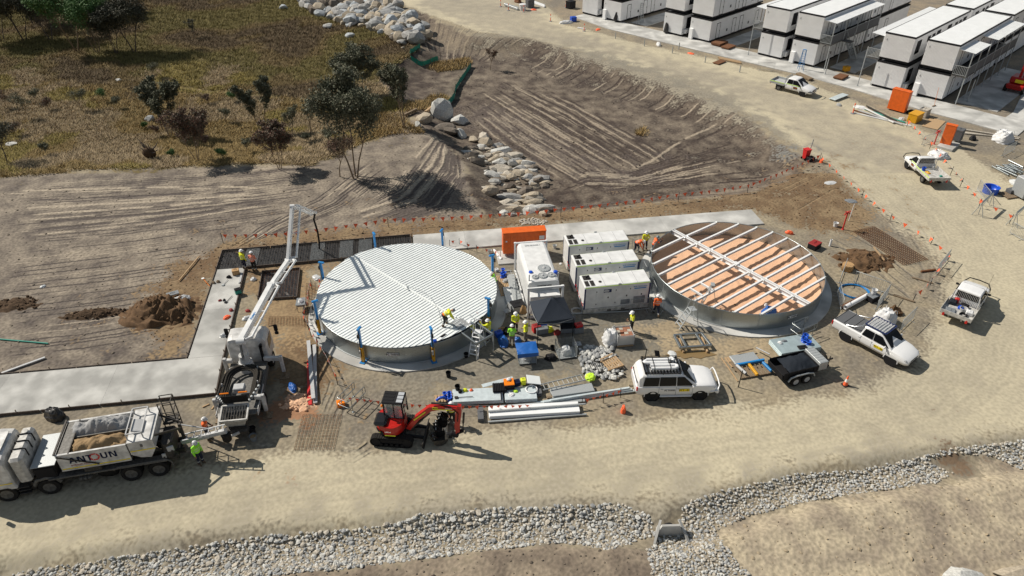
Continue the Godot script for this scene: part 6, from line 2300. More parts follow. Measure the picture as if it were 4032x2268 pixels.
# ---------------------------------------------------------------- power and storage units
func generator(label: String,at: Vector3) -> Node3D:
	var o:=thing("generator",label,"generator",at,10,"white diesel generators in a row")
	var L:=4.7
	var w:=1.55
	var b:=N()
	b.rbox(V(0,0.26,0),V(L+0.06,0.36,w+0.04),0.03)
	for x in [-1.2,0.0,1.2]: b.bar(V(x,0.1,w/2+0.03),V(x,0.42,w/2+0.03),0.05,0.03)
	part("fuel_base",b,"used_white",o)
	var sl:=N()
	for x in [-0.5,0.5]: sl.box(V(x,0.2,w/2+0.022),V(0.3,0.14,0.012))
	part("fork_slot",sl,"grimy_steel",o)
	var c:=N()
	c.rbox(V(0,1.37,0),V(L,1.86,w),0.05)
	part("enclosure",c,"white_paint",o)
	for x in [-L/2+0.04,L/2-0.04]:
		for z in [-w/2,w/2]:
			var s:=N()
			s.rbox(V(x,1.3,z),V(0.11,1.72,0.06),0.02)
			part("corner_post",s,"navy_trim",o)
	for z in [-1.0,1.0]:
		var s:=N()
		s.box(V(0,2.24,z*(w/2+0.004)),V(L-0.1,0.05,0.01))
		part("lime_stripe",s,"lime",o)
		for q in [[-1.05,0.95,1.25],[0.3,0.9,1.25],[1.35,0.95,1.4]]:
			var d:=N()
			d.rbox(V(q[0],1.32,z*(w/2+0.006)),V(q[1],1.36,0.02),0.008)
			part("door",d,"white_paint",o)
			var k:=N()
			k.rbox(V(q[0]+q[1]*0.42,1.3,z*(w/2+0.022)),V(0.08,0.13,0.03),0.01)
			for y in [0.8,1.85]: k.rbox(V(q[0]-q[1]*0.46,y,z*(w/2+0.022)),V(0.05,0.1,0.03),0.008)
			part("latch",k,"black",o)
		for q in [[0.62,0.78,0.66,0.42],[1.62,0.86,0.84,0.62]]:
			var g:=N()
			for i in 7: g.rbox(V(q[0],q[1]-q[3]/2+(i+0.5)*q[3]/7,z*(w/2+0.024)),V(q[2],q[3]/7*0.7,0.02),0.004,V(20*z,0,0))
			part("louvre",g,"grey_plastic",o)
		var lp:=N()
		lp.box(V(-0.72,1.86,z*(w/2+0.022)),V(0.55,0.26,0.012))
		part("maker_plate",lp,"navy_trim",o)
		var lg:=N()
		lg.ball(V(-0.80,1.86,z*(w/2+0.026)),V(0.2,0.11,0.012),14,6)
		part("oval_logo",lg,"white_paint",o)
		lettering(o,"FGW",V(-0.80,1.86,z*(w/2+0.038)),0.12,"navy_trim",V(0,0 if z>0 else 180,0),true)
		lettering(o,"Bulk Combustion",V(1.62,1.98,z*(w/2+0.02)),0.12,"blue_steel",V(0,0 if z>0 else 180,0),true)
		var nb:=N()
		nb.box(V(1.62,1.83,z*(w/2+0.022)),V(0.85,0.08,0.01))
		part("number_plate",nb,"blue_steel",o)
	for x in [-0.9,0.35,1.4]:
		var s:=N()
		s.bar(V(x,2.305,-w/2+0.05),V(x,2.305,w/2-0.05),0.03,0.014)
		part("roof_seam",s,"grey_light",o)
	for z in [-w/2+0.02,w/2-0.02]:
		var s:=N()
		s.rbox(V(0.12,2.31,z),V(0.22,0.12,0.1),0.02)
		part("lifting_eye",s,"galv_dull",o)
	var fl:=N()
	fl.cyl(V(-1.15,2.29,0.25),V(-1.15,2.33,0.25),0.11,-1.0,14)
	part("filler_cap",fl,"dark_steel",o)
	for q in [[-1.95,-0.38,0.52,0.56],[-2.1,0.34,0.28,0.62],[-1.72,0.34,0.28,0.62]]:
		var s:=N()
		s.box(V(q[0],2.305,q[1]),V(q[2],0.014,q[3]))
		for i in 8: s.bar(V(q[0]-q[2]/2+(i+0.5)*q[2]/8,2.318,q[1]-q[3]/2),V(q[0]-q[2]/2+(i+0.5)*q[2]/8,2.318,q[1]+q[3]/2),0.02,0.014)
		part("roof_grille",s,"dark_steel",o)
	var ex:=N()
	ex.tube([V(-1.95,2.25,-0.35),V(-1.95,2.42,-0.35),V(-1.80,2.46,-0.38)],0.07,8)
	part("exhaust",ex,"black",o)
	return o

func build_units():
	generator("white generator at the back of the row, nearest the concrete strip",on(6.4,-46.24))
	generator("middle one of three white generators beside the tank container",on(6.74,-43.43))
	generator("front white generator with the crowd barrier along its base",on(7.15,-40.75))
	# tank container
	var o:=thing("tank_container","white fuel tank container with round hatches on its roof","tank",on(1.85,-42.25),8.5)
	var s:=N()
	var rows:=[]
	for z in [-2.95,-2.75,2.05,2.2]:
		var w:=1.1 if absf(z)<2.8 else 1.04
		var t:=0.0 if absf(z)<2.8 and z<2.1 else 0.06
		var ring:=[]
		for q in [[-1.0,0.35],[-1.0,2.2],[-0.975,2.38],[-0.90,2.5],[-0.76,2.57],[0.76,2.57],[0.90,2.5],[0.975,2.38],[1.0,2.2],[1.0,0.35]]: ring.append(V(q[0]*w,q[1]-t,z))
		ring.reverse()
		rows.append(ring)
	s.loft(rows,true,true,false)
	part("vessel",s,"white_paint",o)
	var f:=N()
	for z in [-3.0,2.95]:
		for x in [-1.18,1.18]:
			f.bar(V(x,0.0,z),V(x,2.55,z),0.14,0.14,0.015)
			for y in [0.07,2.52]: f.rbox(V(x,y,z),V(0.18,0.12,0.18),0.02)
		f.bar(V(-1.18,2.5,z),V(1.18,2.5,z),0.12,0.12)
		f.bar(V(-1.18,0.1,z),V(1.18,0.1,z),0.14,0.16)
	for x in [-1.18,1.18]: f.bar(V(x,0.1,-3.0),V(x,0.1,2.95),0.14,0.16)
	f.bar(V(-1.1,2.45,2.95),V(-0.5,1.95,2.3),0.08)
	f.bar(V(1.1,2.45,2.95),V(0.5,1.95,2.3),0.08)
	part("corner_frame",f,"white_paint",o)
	var dk:=N()
	dk.rbox(V(0,1.75,2.6),V(2.1,0.06,0.7),0.01)
	dk.rbox(V(0,1.0,2.75),V(2.1,1.4,0.3),0.03)
	part("pump_cabinet",dk,"white_paint",o)
	var vd:=N()
	for x in [-0.55,0.55]:
		for i in 8: vd.bar(V(x-0.3,0.7+i*0.1,2.91),V(x+0.3,0.7+i*0.1,2.91),0.02,0.05)
	part("cabinet_louvre",vd,"grey_plastic",o)
	for q in [[0.28,0.75,0.46],[-0.52,1.75,0.24],[0.02,1.65,0.34],[0.62,1.65,0.28]]:
		var h:=N()
		h.lathe([[q[2],2.55],[q[2],2.62],[q[2]*0.96,2.64],[0,2.65]],22,V(q[0],0,q[1]))
		part("hatch",h,"galv_dull",o)
		var k:=N()
		for i in 14: k.rbox(V(q[0]+cos(TAU*i/14)*q[2]*0.86,2.655,q[1]+sin(TAU*i/14)*q[2]*0.86),V(0.05,0.04,0.05),0.01)
		k.lathe([[q[2]*0.25,2.64],[q[2]*0.22,2.70],[0,2.7]],10,V(q[0],0,q[1]))
		part("hatch_bolts",k,"grey_light",o)
	for q in [[-0.72,1.1],[1.0,1.3]]:
		var h:=N()
		h.lathe([[0.15,2.45],[0.15,2.62],[0.13,2.66],[0,2.67]],14,V(q[0],0,q[1]))
		part("vent_cap",h,"blue_plastic",o)
	for x in [-0.98,1.05]:
		var p:=N()
		p.cyl(V(x,2.3,2.0),V(x,3.0,2.0),0.04)
		part("vent_pipe",p,"grey_light",o)
	lettering(o,"CHW2TNE 4600",V(0.05,2.15,2.215),0.14,"black",Vector3.ZERO,true)
	lettering(o,"CFW 2875296.1",V(0.0,2.60,-2.4),0.16,"grey_plastic",V(-90,0,0),true)
	# gazebo
	var g:=thing("canopy_tent","dark grey pop-up canopy tent in front of the white tank container","tent",on(2.57,-37.4),13)
	var fn:=FastNoiseLite.new()
	fn.frequency=1.2
	for k in 4:
		var a0:=V(1.17,2.08,1.2)
		var c0:=Basis(Vector3.UP,k*PI/2)*a0
		var c1:=Basis(Vector3.UP,(k+1)*PI/2)*a0
		var top:=V(0,3.1,0)
		var p:=N()
		var R:=[]
		for i in 9:
			var t:=i/8.0
			var ring:=[]
			for j in 9:
				var q: Vector3=c0.lerp(c1,j/8.0).lerp(top,t)
				q.y-=0.07*sin(PI*t)*1.0*(1.0-absf(j/4.0-1.0)*0.6)-0.03*fn.get_noise_2d(q.x*2,q.z*2)
				ring.append(q)
			R.append(ring)
		p.loft(R,false,false,true)
		p.quad(c0+V(0,-0.22,0),c1+V(0,-0.22,0),c1,c0)
		part("canopy_panel",p,"tent_cloth",g)
		var l:=N()
		l.bar(c0,V(c0.x,0,c0.z),0.035)
		l.rbox(V(c0.x,0.01,c0.z),V(0.1,0.02,0.1),0.004)
		part("leg",l,"black",g)
		var tr:=N()
		tr.bar(c0+V(0,-0.05,0),c0.lerp(c1,0.5)+V(0,-0.3,0),0.025)
		tr.bar(c0.lerp(c1,0.5)+V(0,-0.3,0),c1+V(0,-0.05,0),0.025)
		part("truss",tr,"grey_light",g)
	# orange switchboard
	var b:=thing("switchboard","large orange electrical switchboard with six doors behind the tank container","cabinet",on(0.92,-47.55),8)
	var bs:=N()
	bs.rbox(V(0,1.28,0),V(3.36,1.84,0.78),0.02)
	bs.rbox(V(0,2.22,0),V(3.42,0.06,0.86),0.02)
	part("enclosure",bs,"cabinet_orange",b)
	for i in 6:
		var d:=N()
		d.rbox(V(-1.4+i*0.56,1.28,0.395),V(0.52,1.74,0.03),0.01)
		d.rbox(V(-1.40+i*0.56,1.75,0.415),V(0.2,0.14,0.02),0.01)
		part("door",d,"cabinet_orange",b)
	for q in [[-1.42,1.5,0.14,0.12],[1.35,1.65,0.4,0.34]]:
		var d:=N()
		d.box(V(q[0],q[1],0.42),V(q[2],q[3],0.012))
		part("warning_label",d,"white_paint",b)
	var lt:=N()
	for x in [-1.5,1.5]:
		for z in [-0.3,0.3]: lt.bar(V(x,0.12,z),V(x,0.4,z),0.08)
	part("stand",lt,"galv_dull",b)
	var pad:=structure("equipment_pad",pad_shape(3.9,1.9),"concrete")
	pad.position=on(0.75,-47.1)
	pad.rotation_degrees.y=8
	for q in [["orange distribution cabinet standing beside the rightmost module stack",43.97,-78.16,-48,1.95,2.3,0.75],["narrow orange cabinet on a concrete block in the yard",44.66,-68.47,50,0.55,2.1,1.0]]:
		var cb:=thing("switchboard",q[0],"cabinet",on(q[1],q[2]),q[3])
		var c:=N()
		c.rbox(V(0,q[5]/2+0.15,0),V(q[4],q[5],q[6]),0.02)
		part("enclosure",c,"cabinet_orange",cb)
		var d:=N()
		d.rbox(V(0,q[5]+0.17,0),V(q[4]+0.05,0.05,q[6]+0.05),0.01)
		part("lid",d,"cabinet_orange",cb)
		var l:=N()
		for x in [-1.0,1.0]: l.bar(V(x*q[4]*0.4,0,0),V(x*q[4]*0.4,0.16,0),0.1)
		part("stand",l,"galv_dull",cb)
func pad_shape(x: float,z: float,y:=0.12) -> Sh:
	var s:=N()
	s.rbox(V(0,y/2,0),V(x,y,z),0.015)
	return s

# ---------------------------------------------------------------- barriers, bunting, small site kit
func barrier(label: String,a: Vector3,b: Vector3,h:=1.05):
	var d:=b-a
	var o:=thing("crowd_barrier",label,"barrier",(a+b)/2,-rad_to_deg(atan2(d.z,d.x)),"steel crowd barriers")
	var L:=d.length()
	var f:=N()
	f.tube([V(-L/2,0.12,0),V(-L/2,h,0),V(L/2,h,0),V(L/2,0.12,0)],0.022,6,true)
	part("frame",f,"galv_dull",o)
	var n:=int(L/0.13)
	for i in n:
		var s:=N()
		var x:=-L/2+(i+0.5)*L/n
		s.cyl(V(x,0.12,0),V(x,h,0),0.010,-1.0,5,false)
		part("upright",s,"galv_dull",o)
	for x in [-0.35,0.35]:
		var s:=N()
		s.tube([V(x*L,0.12,0),V(x*L,0.02,0.05),V(x*L,0.02,0.3)],0.016,5)
		s.tube([V(x*L,0.12,0),V(x*L,0.02,-0.05),V(x*L,0.02,-0.3)],0.016,5)
		part("foot",s,"galv_dull",o)

func bunting(label: String,pts: Array,gap: float,up: float,sag:=0.05,pegs:=true,big:=0.38):
	# pts: x, z pairs; a cord held on pickets, each flag a part
	var P:=pl(pts)
	var o:=thing("bunting",label,"bunting",on(P[0].x,P[0].y),0,"orange bunting lines")
	var c:=N()
	var carry:=0.3
	var flag:=N()
	flag.tri(V(-big*0.5,0,0),V(0,-big,0),V(big*0.5,0,0))
	flag.tri(V(-big*0.5,0,-0.004),V(big*0.5,0,-0.004),V(0,-big,-0.004))
	var fm:=flag.mesh()
	for i in P.size()-1:
		var a:=on(P[i].x,P[i].y,up)-o.position
		var b:=on(P[i+1].x,P[i+1].y,up)-o.position
		var L:=a.distance_to(b)
		var cord:=[]
		for k in 9:
			var t:=k/8.0
			cord.append(a.lerp(b,t)-V(0,sag*L*0.25*4*t*(1-t),0))
		c.tube(cord,0.008,4)
		var x:=carry
		while x<L:
			var t:=x/L
			var m:=MeshInstance3D.new()
			m.mesh=fm
			m.material_override=M.flag_orange
			m.name = "flag"
			o.add_child(m,true)
			m.position=a.lerp(b,t)-V(0,sag*L*0.25*4*t*(1-t),0)
			m.rotation=V(rf(-0.5,0.3),-atan2((b-a).z,(b-a).x)+rf(-0.5,0.5),rf(-0.25,0.25))
			x+=gap
		carry=x-L
	part("cord",c,"grey_light",o)
	if pegs:
		for q in P:
			var s:=N()
			var p:=on(q.x,q.y)-o.position
			s.bar(p+V(0,-0.2,0),p+V(rf(-0.06,0.06),up+0.12,0),0.035)
			part("picket",s,"black",o)

func pallet(label: String,at: Vector3,turn: float,w:=1.15,l:=1.15,m := "timber") -> Node3D:
	var o:=thing("pallet",label,"pallet",at,turn)
	for i in 7:
		var s:=N()
		s.box(V(-w/2+(i+0.5)*w/7,0.13,0),V(w/7*0.72,0.022,l))
		part("slat",s,m,o)
	for z in [-l/2+0.05,0.0,l/2-0.05]:
		var s:=N()
		s.box(V(0,0.07,z),V(w,0.09,0.09))
		part("bearer",s,m,o)
	return o
func bulk_bag(label: String,at: Vector3,turn: float,w: float,h: float,sd: int):
	var o:=thing("bulk_bag",label,"bag",at,turn,"white bulk bags")
	var fn:=FastNoiseLite.new()
	fn.seed=sd
	fn.frequency=1.7
	var s:=N()
	var rows:=[]
	for i in 12:
		var t:=i/11.0
		var ring:=[]
		for k in 24:
			var a:=-TAU*k/24
			var sq:=1.0/pow(pow(absf(cos(a)),4.0)+pow(absf(sin(a)),4.0),0.25)
			var r:=w*0.5*sq*lerpf(1.0,0.55,t*t)*(1.0+0.22*fn.get_noise_2d(a*2.5+sd,t*4.0))
			ring.append(V(cos(a)*r,t*h*(1.0+0.22*fn.get_noise_2d(a*1.5,9.0+t)),sin(a)*r))
		rows.append(ring)
	s.loft(rows,true,true,true)
	part("sack",s,"bag_white",o)
	for q in [[1,1],[-1,1],[1,-1],[-1,-1]]:
		var l:=N()
		l.tube([V(q[0]*w*0.34,h*0.8,q[1]*w*0.34),V(q[0]*w*0.32,h*1.08,q[1]*w*0.3),V(q[0]*w*0.2,h*1.12,q[1]*w*0.26),V(q[0]*w*0.2,h*0.85,q[1]*w*0.22)],0.02,5)
		part("lifting_loop",l,"bag_white",o)
func pail(label: String,at: Vector3,m: String,r:=0.15,h:=0.32,fill := ""):
	var o:=thing("bucket",label,"bucket",at,rf(0,360))
	var s:=N()
	s.lathe([[r*0.8,0.0],[r,h],[r*1.08,h],[r*1.08,h-0.03],[r*0.95,h-0.01],[r*0.76,0.03]],14)
	part("body",s,m,o)
	var b:=N()
	var pts:=[]
	for i in 9: pts.append(V(cos(PI*i/8)*r,h-sin(PI*i/8)*r*0.5,r*0.9))
	b.tube(pts,0.008,4)
	part("handle",b,"galv_dull",o)
	if fill:
		var f:=N()
		f.cyl(V(0,h*0.7,0),V(0,h*0.75,0),r*0.92,-1.0,12)
		part("contents",f,fill,o)
func flanged(label: String,at: Vector3,turn: float,h:=0.34,r:=0.09,m := "blue_plastic"):
	var s:=N()
	s.lathe([[r*1.8,0],[r*1.8,0.03],[r,0.04],[r,h-0.04],[r*1.8,h-0.03],[r*1.8,h],[r*0.8,h],[r*0.8,0.05]],14)
	single("pipe_fitting",label,"fitting",s,m,at,turn,"blue flanged pipe fittings")
func cone(label: String,at: Vector3):
	var o:=thing("traffic_cone",label,"cone",at,20)
	var b:=N()
	b.rbox(V(0,0.02,0),V(0.38,0.04,0.38),0.01)
	part("base",b,"black",o)
	for q in [[0.04,0.30,"flag_orange"],[0.30,0.52,"reflector"],[0.52,0.74,"flag_orange"]]:
		var s:=N()
		s.cyl(V(0,q[0],0),V(0,q[1],0),0.15-q[0]*0.16,0.15-q[1]*0.16,14)
		part("band",s,q[2],o)
func pipe(called: String,label: String,cat: String,a: Vector3,b: Vector3,r: float,m: String,group := ""):
	var s:=N()
	var d:=(b-a)/2
	s.cyl(-d,d,r,-1.0,10,false)
	s.cyl(d,-d,r*0.86,-1.0,10,false)
	s.cyl(-d,-d*0.96,r*1.08,-1.0,10,false)
	return single(called,label,cat,s,m,(a+b)/2,0,group)
func beam_piece(called: String,label: String,cat: String,a: Vector3,b: Vector3,w: float,h: float,m: String,group := ""):
	var s:=N()
	var d:=(b-a)/2
	s.bar(-d,d,w,h,minf(w,h)*0.12)
	return single(called,label,cat,s,m,(a+b)/2,0,group)
func handrail(label: String,at: Vector3,turn: float,w: float):
	var o:=thing("handrail",label,"handrail",at,turn)
	for sd in [-0.4,0.4]:
		var s:=N()
		s.tube([V(-w/2,1.0,sd),V(w/2-0.06,1.0,sd),V(w/2,0.94,sd),V(w/2,0.56,sd),V(w/2-0.06,0.5,sd),V(-w/2,0.5,sd)],0.026,6)
		part("rail",s,"galv",o)
		for x in [-w*0.35,w*0.35]:
			var p:=N()
			p.cyl(V(x,0,sd),V(x,1.0,sd),0.024,-1.0,6)
			p.rbox(V(x,0.01,sd),V(0.14,0.02,0.14),0.004)
			part("post",p,"galv",o)
	var e:=N()
	for y in [0.5,1.0]: e.tube([V(-w/2,y,-0.4),V(-w/2-0.05,y,-0.3),V(-w/2-0.05,y,0.3),V(-w/2,y,0.4)],0.026,6)
	part("end_rail",e,"galv",o)
func mesh_sheet(label: String,pts: Array,gap: float,m: String,bar:=0.011):
	var P:=pl(pts)
	var s:=N()
	var c:=P[0]
	var nu:=maxi(2,int(P[0].distance_to(P[1])/gap))
	var nv:=maxi(2,int(P[0].distance_to(P[3])/gap))
	var base:=on(c.x,c.y,0.06)
	for i in nu+1:
		var a:=P[0].lerp(P[1],float(i)/nu)
		var b:=P[3].lerp(P[2],float(i)/nu)
		s.cyl(on(a.x,a.y,0.06)-base,on(b.x,b.y,0.06)-base,bar,-1.0,4,false)
	for i in nv+1:
		var a:=P[0].lerp(P[3],float(i)/nv)
		var b:=P[1].lerp(P[2],float(i)/nv)
		s.cyl(on(a.x,a.y,0.075)-base,on(b.x,b.y,0.075)-base,bar,-1.0,4,false)
	single("steel_mesh",label,"mesh",s,m,base)
func mound(called: String,label: String,at: Vector3,w: float,l: float,h: float,m: String,sd: int,turn:=0.0):
	var s:=N()
	var fn:=FastNoiseLite.new()
	fn.seed=sd
	fn.frequency=0.9
	fn.fractal_octaves=4
	var rings:=[]
	for i in 19:
		var t:=i/18.0
		var ring:=[]
		for k in 40:
			var a:=-TAU*k/40
			var r:=1.0-t
			var e:=1.0+0.25*fn.get_noise_2d(cos(a)*2+sd,sin(a)*2)
			var x:=cos(a)*r*w*0.5*e
			var z:=sin(a)*r*l*0.5*e
			var y:=h*(0.5-0.5*cos(PI*t))+h*0.5*fn.get_noise_2d(x*1.8+40,z*1.8)*minf(t*4,1)+h*0.16*fn.get_noise_2d(x*7,z*7+30)-0.05
			ring.append(V(x,y,z))
		rings.append(ring)
	s.loft(rings,true,false,true)
	for k in 70:
		var a:=fn.get_noise_1d(k*13.7)*9.0
		var r:=0.25+0.42*absf(fn.get_noise_1d(k*7.3+100.0))*2.0
		var p:=V(cos(a*3)*r*w*0.55,h*(1.0-r)*0.7,sin(a*3)*r*l*0.55)
		s.ball(p,V(0.09,0.07,0.08)*(0.6+r),5,4)
	single(called,label,"mound",s,m,at,turn)


# ---------------------------------------------------------------- stacked accommodation modules
const EL:=Vector3(0.719,0,-0.695)      # along a module,away from the front path
const EF:=Vector3(0.695,0,0.719)       # along the row of fronts
# local axes of a module: x along its length (away from the front), z across (towards the next row)
func module(label: String,corner: Vector3,y: float,w: float,L: float,opts: Dictionary) -> Node3D:
	var turn:=44.0
	var o:=thing("site_module",label,"building",corner+V(0,y,0),turn,"white stacked site modules")
	var H:=2.72
	var ch:=N()
	ch.box(V(L/2,0.12,w/2),V(L-0.1,0.24,w-0.1))
	part("chassis",ch,"black",o)
	# front end wall with pressed ribs
	var f:=N()
	f.box(V(0.03,0.24+H/2,w/2),V(0.06,H,w))
	part("wall",f,"module_white",o)
	var n:=24
	for i in n:
		var r:=N()
		r.box(V(-0.018,0.24+H/2,(i+0.5)*w/n),V(0.05,H-0.04,w/n*0.5))
		part("cladding_rib",r,"module_white",o)
	var bk:=N()
	bk.box(V(L-0.03,0.24+H/2,w/2),V(0.06,H,w))
	part("wall",bk,"module_white",o)
	for q in [0.03,w-0.03]:
		var s:=N()
		s.box(V(L/2,0.24+H/2,q),V(L-0.12,H,0.06))
		var m:=int(L/1.2)
		for i in m: s.box(V((i+0.5)*L/m,0.24+H/2,q+(0.033 if q>1 else -0.033)),V(0.03,H-0.02,0.008))
		part("wall",s,"module_side",o)
	var top:=0.24+H
	if opts.get("roof",true):
		var rf:=N()
		rf.quad(V(0.04,top+0.13,w-0.04),V(L-0.04,top+0.13,w-0.04),V(L-0.04,top+0.17,0.04),V(0.04,top+0.17,0.04))
		var nb:=int(L/0.35)
		for i in nb: rf.bar(V(0.1+i*0.35,top+0.177,0.06),V(0.1+i*0.35,top+0.137,w-0.06),0.05,0.016)
		part("roof",rf,"roof_white",o)
	else:
		var rf:=N()
		rf.box(V(L/2,top+0.03,w/2),V(L-0.1,0.06,w-0.1))
		part("roof",rf,"mesh_grey",o)
	var tr:=N()
	tr.box(V(0.0,top+0.08,w/2),V(0.08,0.2,w+0.06))
	tr.box(V(L,top+0.08,w/2),V(0.08,0.2,w+0.06))
	for q in [0.0,w]: tr.box(V(L/2,top+0.08,q),V(L-0.09,0.2,0.08))
	part("fascia",tr,"black",o)
	for d in opts.get("doors",[]):
		var fr:=N()
		var x: float=d
		var z:=w+0.004
		for q in [[x-0.44,1.04],[x+0.44,1.04]]: fr.box(V(q[0],0.26+q[1],z),V(0.06,2.1,0.05))
		fr.box(V(x,0.26+2.12,z),V(0.94,0.06,0.05))
		fr.box(V(x,0.27,z),V(0.82,0.05,0.05))
		var dr:=part("door",box_shape(V(x,0.26+1.05,w+0.008),V(0.80,2.02,0.03)),"module_white",o)
		part("door_frame",fr,"black",dr)
		var hd:=N()
		hd.rbox(V(x+0.32,1.25,w+0.035),V(0.05,0.16,0.05),0.01)
		part("handle",hd,"dark_steel",dr)
	for d in opts.get("vents",[]):
		part("wall_vent",box_shape(V(d,1.0,w+0.02),V(0.32,0.36,0.04)),"mesh_grey",o)
	for d in opts.get("windows",[]):
		var x: float=d[0]
		var ww: float=d[1]
		var hh: float=d[2]
		var yc: float=0.24+d[3]
		var wn:=part("window",box_shape(V(x,yc,w+0.012),V(ww,hh,0.02)),"glass",o)
		var fr:=N()
		for q in [-1.0,1.0]:
			fr.box(V(x+q*ww/2,yc,w+0.02),V(0.05,hh+0.05,0.05))
			fr.box(V(x,yc+q*hh/2,w+0.02),V(ww-0.05,0.05,0.05))
		fr.box(V(x,yc,w+0.024),V(0.035,hh-0.05,0.03))
		part("frame",fr,"black",wn)
	if opts.get("lamp",true):
		var s:=N()
		s.rbox(V(-0.05,2.35,0.35),V(0.08,0.2,0.1),0.02)
		part("wall_lamp",s,"grey_light",o)
	if opts.get("box",false):
		var s:=N()
		s.rbox(V(-0.22,0.75,0.45),V(0.40,1.5,0.6),0.03)
		part("meter_box",s,"module_white",o)
	if opts.get("cooler",false):
		var s:=N()
		s.rbox(V(0.55,0.75,w+0.28),V(0.8,0.6,0.5),0.04)
		s.bar(V(0.55,0.4,w),V(0.55,0.4,w+0.5),0.05)
		part("air_conditioner",s,"grey_light",o)
	return o
func box_shape(p: Vector3,s: Vector3) -> Sh:
	var q:=N()
	q.box(p,s)
	return q

# a raised walkway along the side of an upper storey: deck, guard, posts, awning
func walkway(label: String,corner: Vector3,L: float,w: float,screen: bool,gap:=0.0):
	var o:=thing("walkway",label,"walkway",corner,44.0,"raised module walkways")
	part("deck",box_shape(V(L/2,3.25,w/2),V(L,0.10,w)),"grimy_steel",o)
	var n:=int(L/3.0)+1
	for i in n:
		var x:=0.08+i*(L-0.16)/(n-1)
		var s:=N()
		s.bar(V(x,0,w-0.06),V(x,5.95,w-0.06),0.09)
		s.rbox(V(x,0.02,w-0.06),V(0.25,0.04,0.25),0.01)
		part("post",s,"galv_dull",o)
		if screen and i<n-1:
			var x2:=0.08+(i+1)*(L-0.16)/(n-1)
			part("guard_panel",box_shape(V((x+x2)/2,3.88,w-0.04),V(x2-x-0.14,1.0,0.03)),"mesh_grey",o)
	var rl:=N()
	for y in [3.45,4.42]: rl.bar(V(0.02,y,0.05),V(0.02,y,w-0.05),0.05)
	rl.bar(V(0.02,4.42,w-0.04),V(L,4.42,w-0.04),0.05)
	part("handrail",rl,"galv_dull",o)
	for i in 9:
		var s:=N()
		s.bar(V(0.02,3.45,0.1+i*(w-0.2)/8),V(0.02,4.42,0.1+i*(w-0.2)/8),0.04)
		part("baluster",s,"galv_dull",o)
	var ac:=int(L/2.4)
	for i in ac:
		if gap>0 and i==int(gap): continue
		var s:=N()
		var x:=L*i/ac
		s.quad(V(x,6.02,w+0.15),V(x+L/ac-0.01,6.02,w+0.15),V(x+L/ac-0.01,6.16,-0.02),V(x,6.16,-0.02))
		for k in 6: s.bar(V(x+0.2+k*0.38,6.17,0),V(x+0.2+k*0.38,6.03,w+0.13),0.04,0.012)
		part("awning_sheet",s,"roof_white",o)

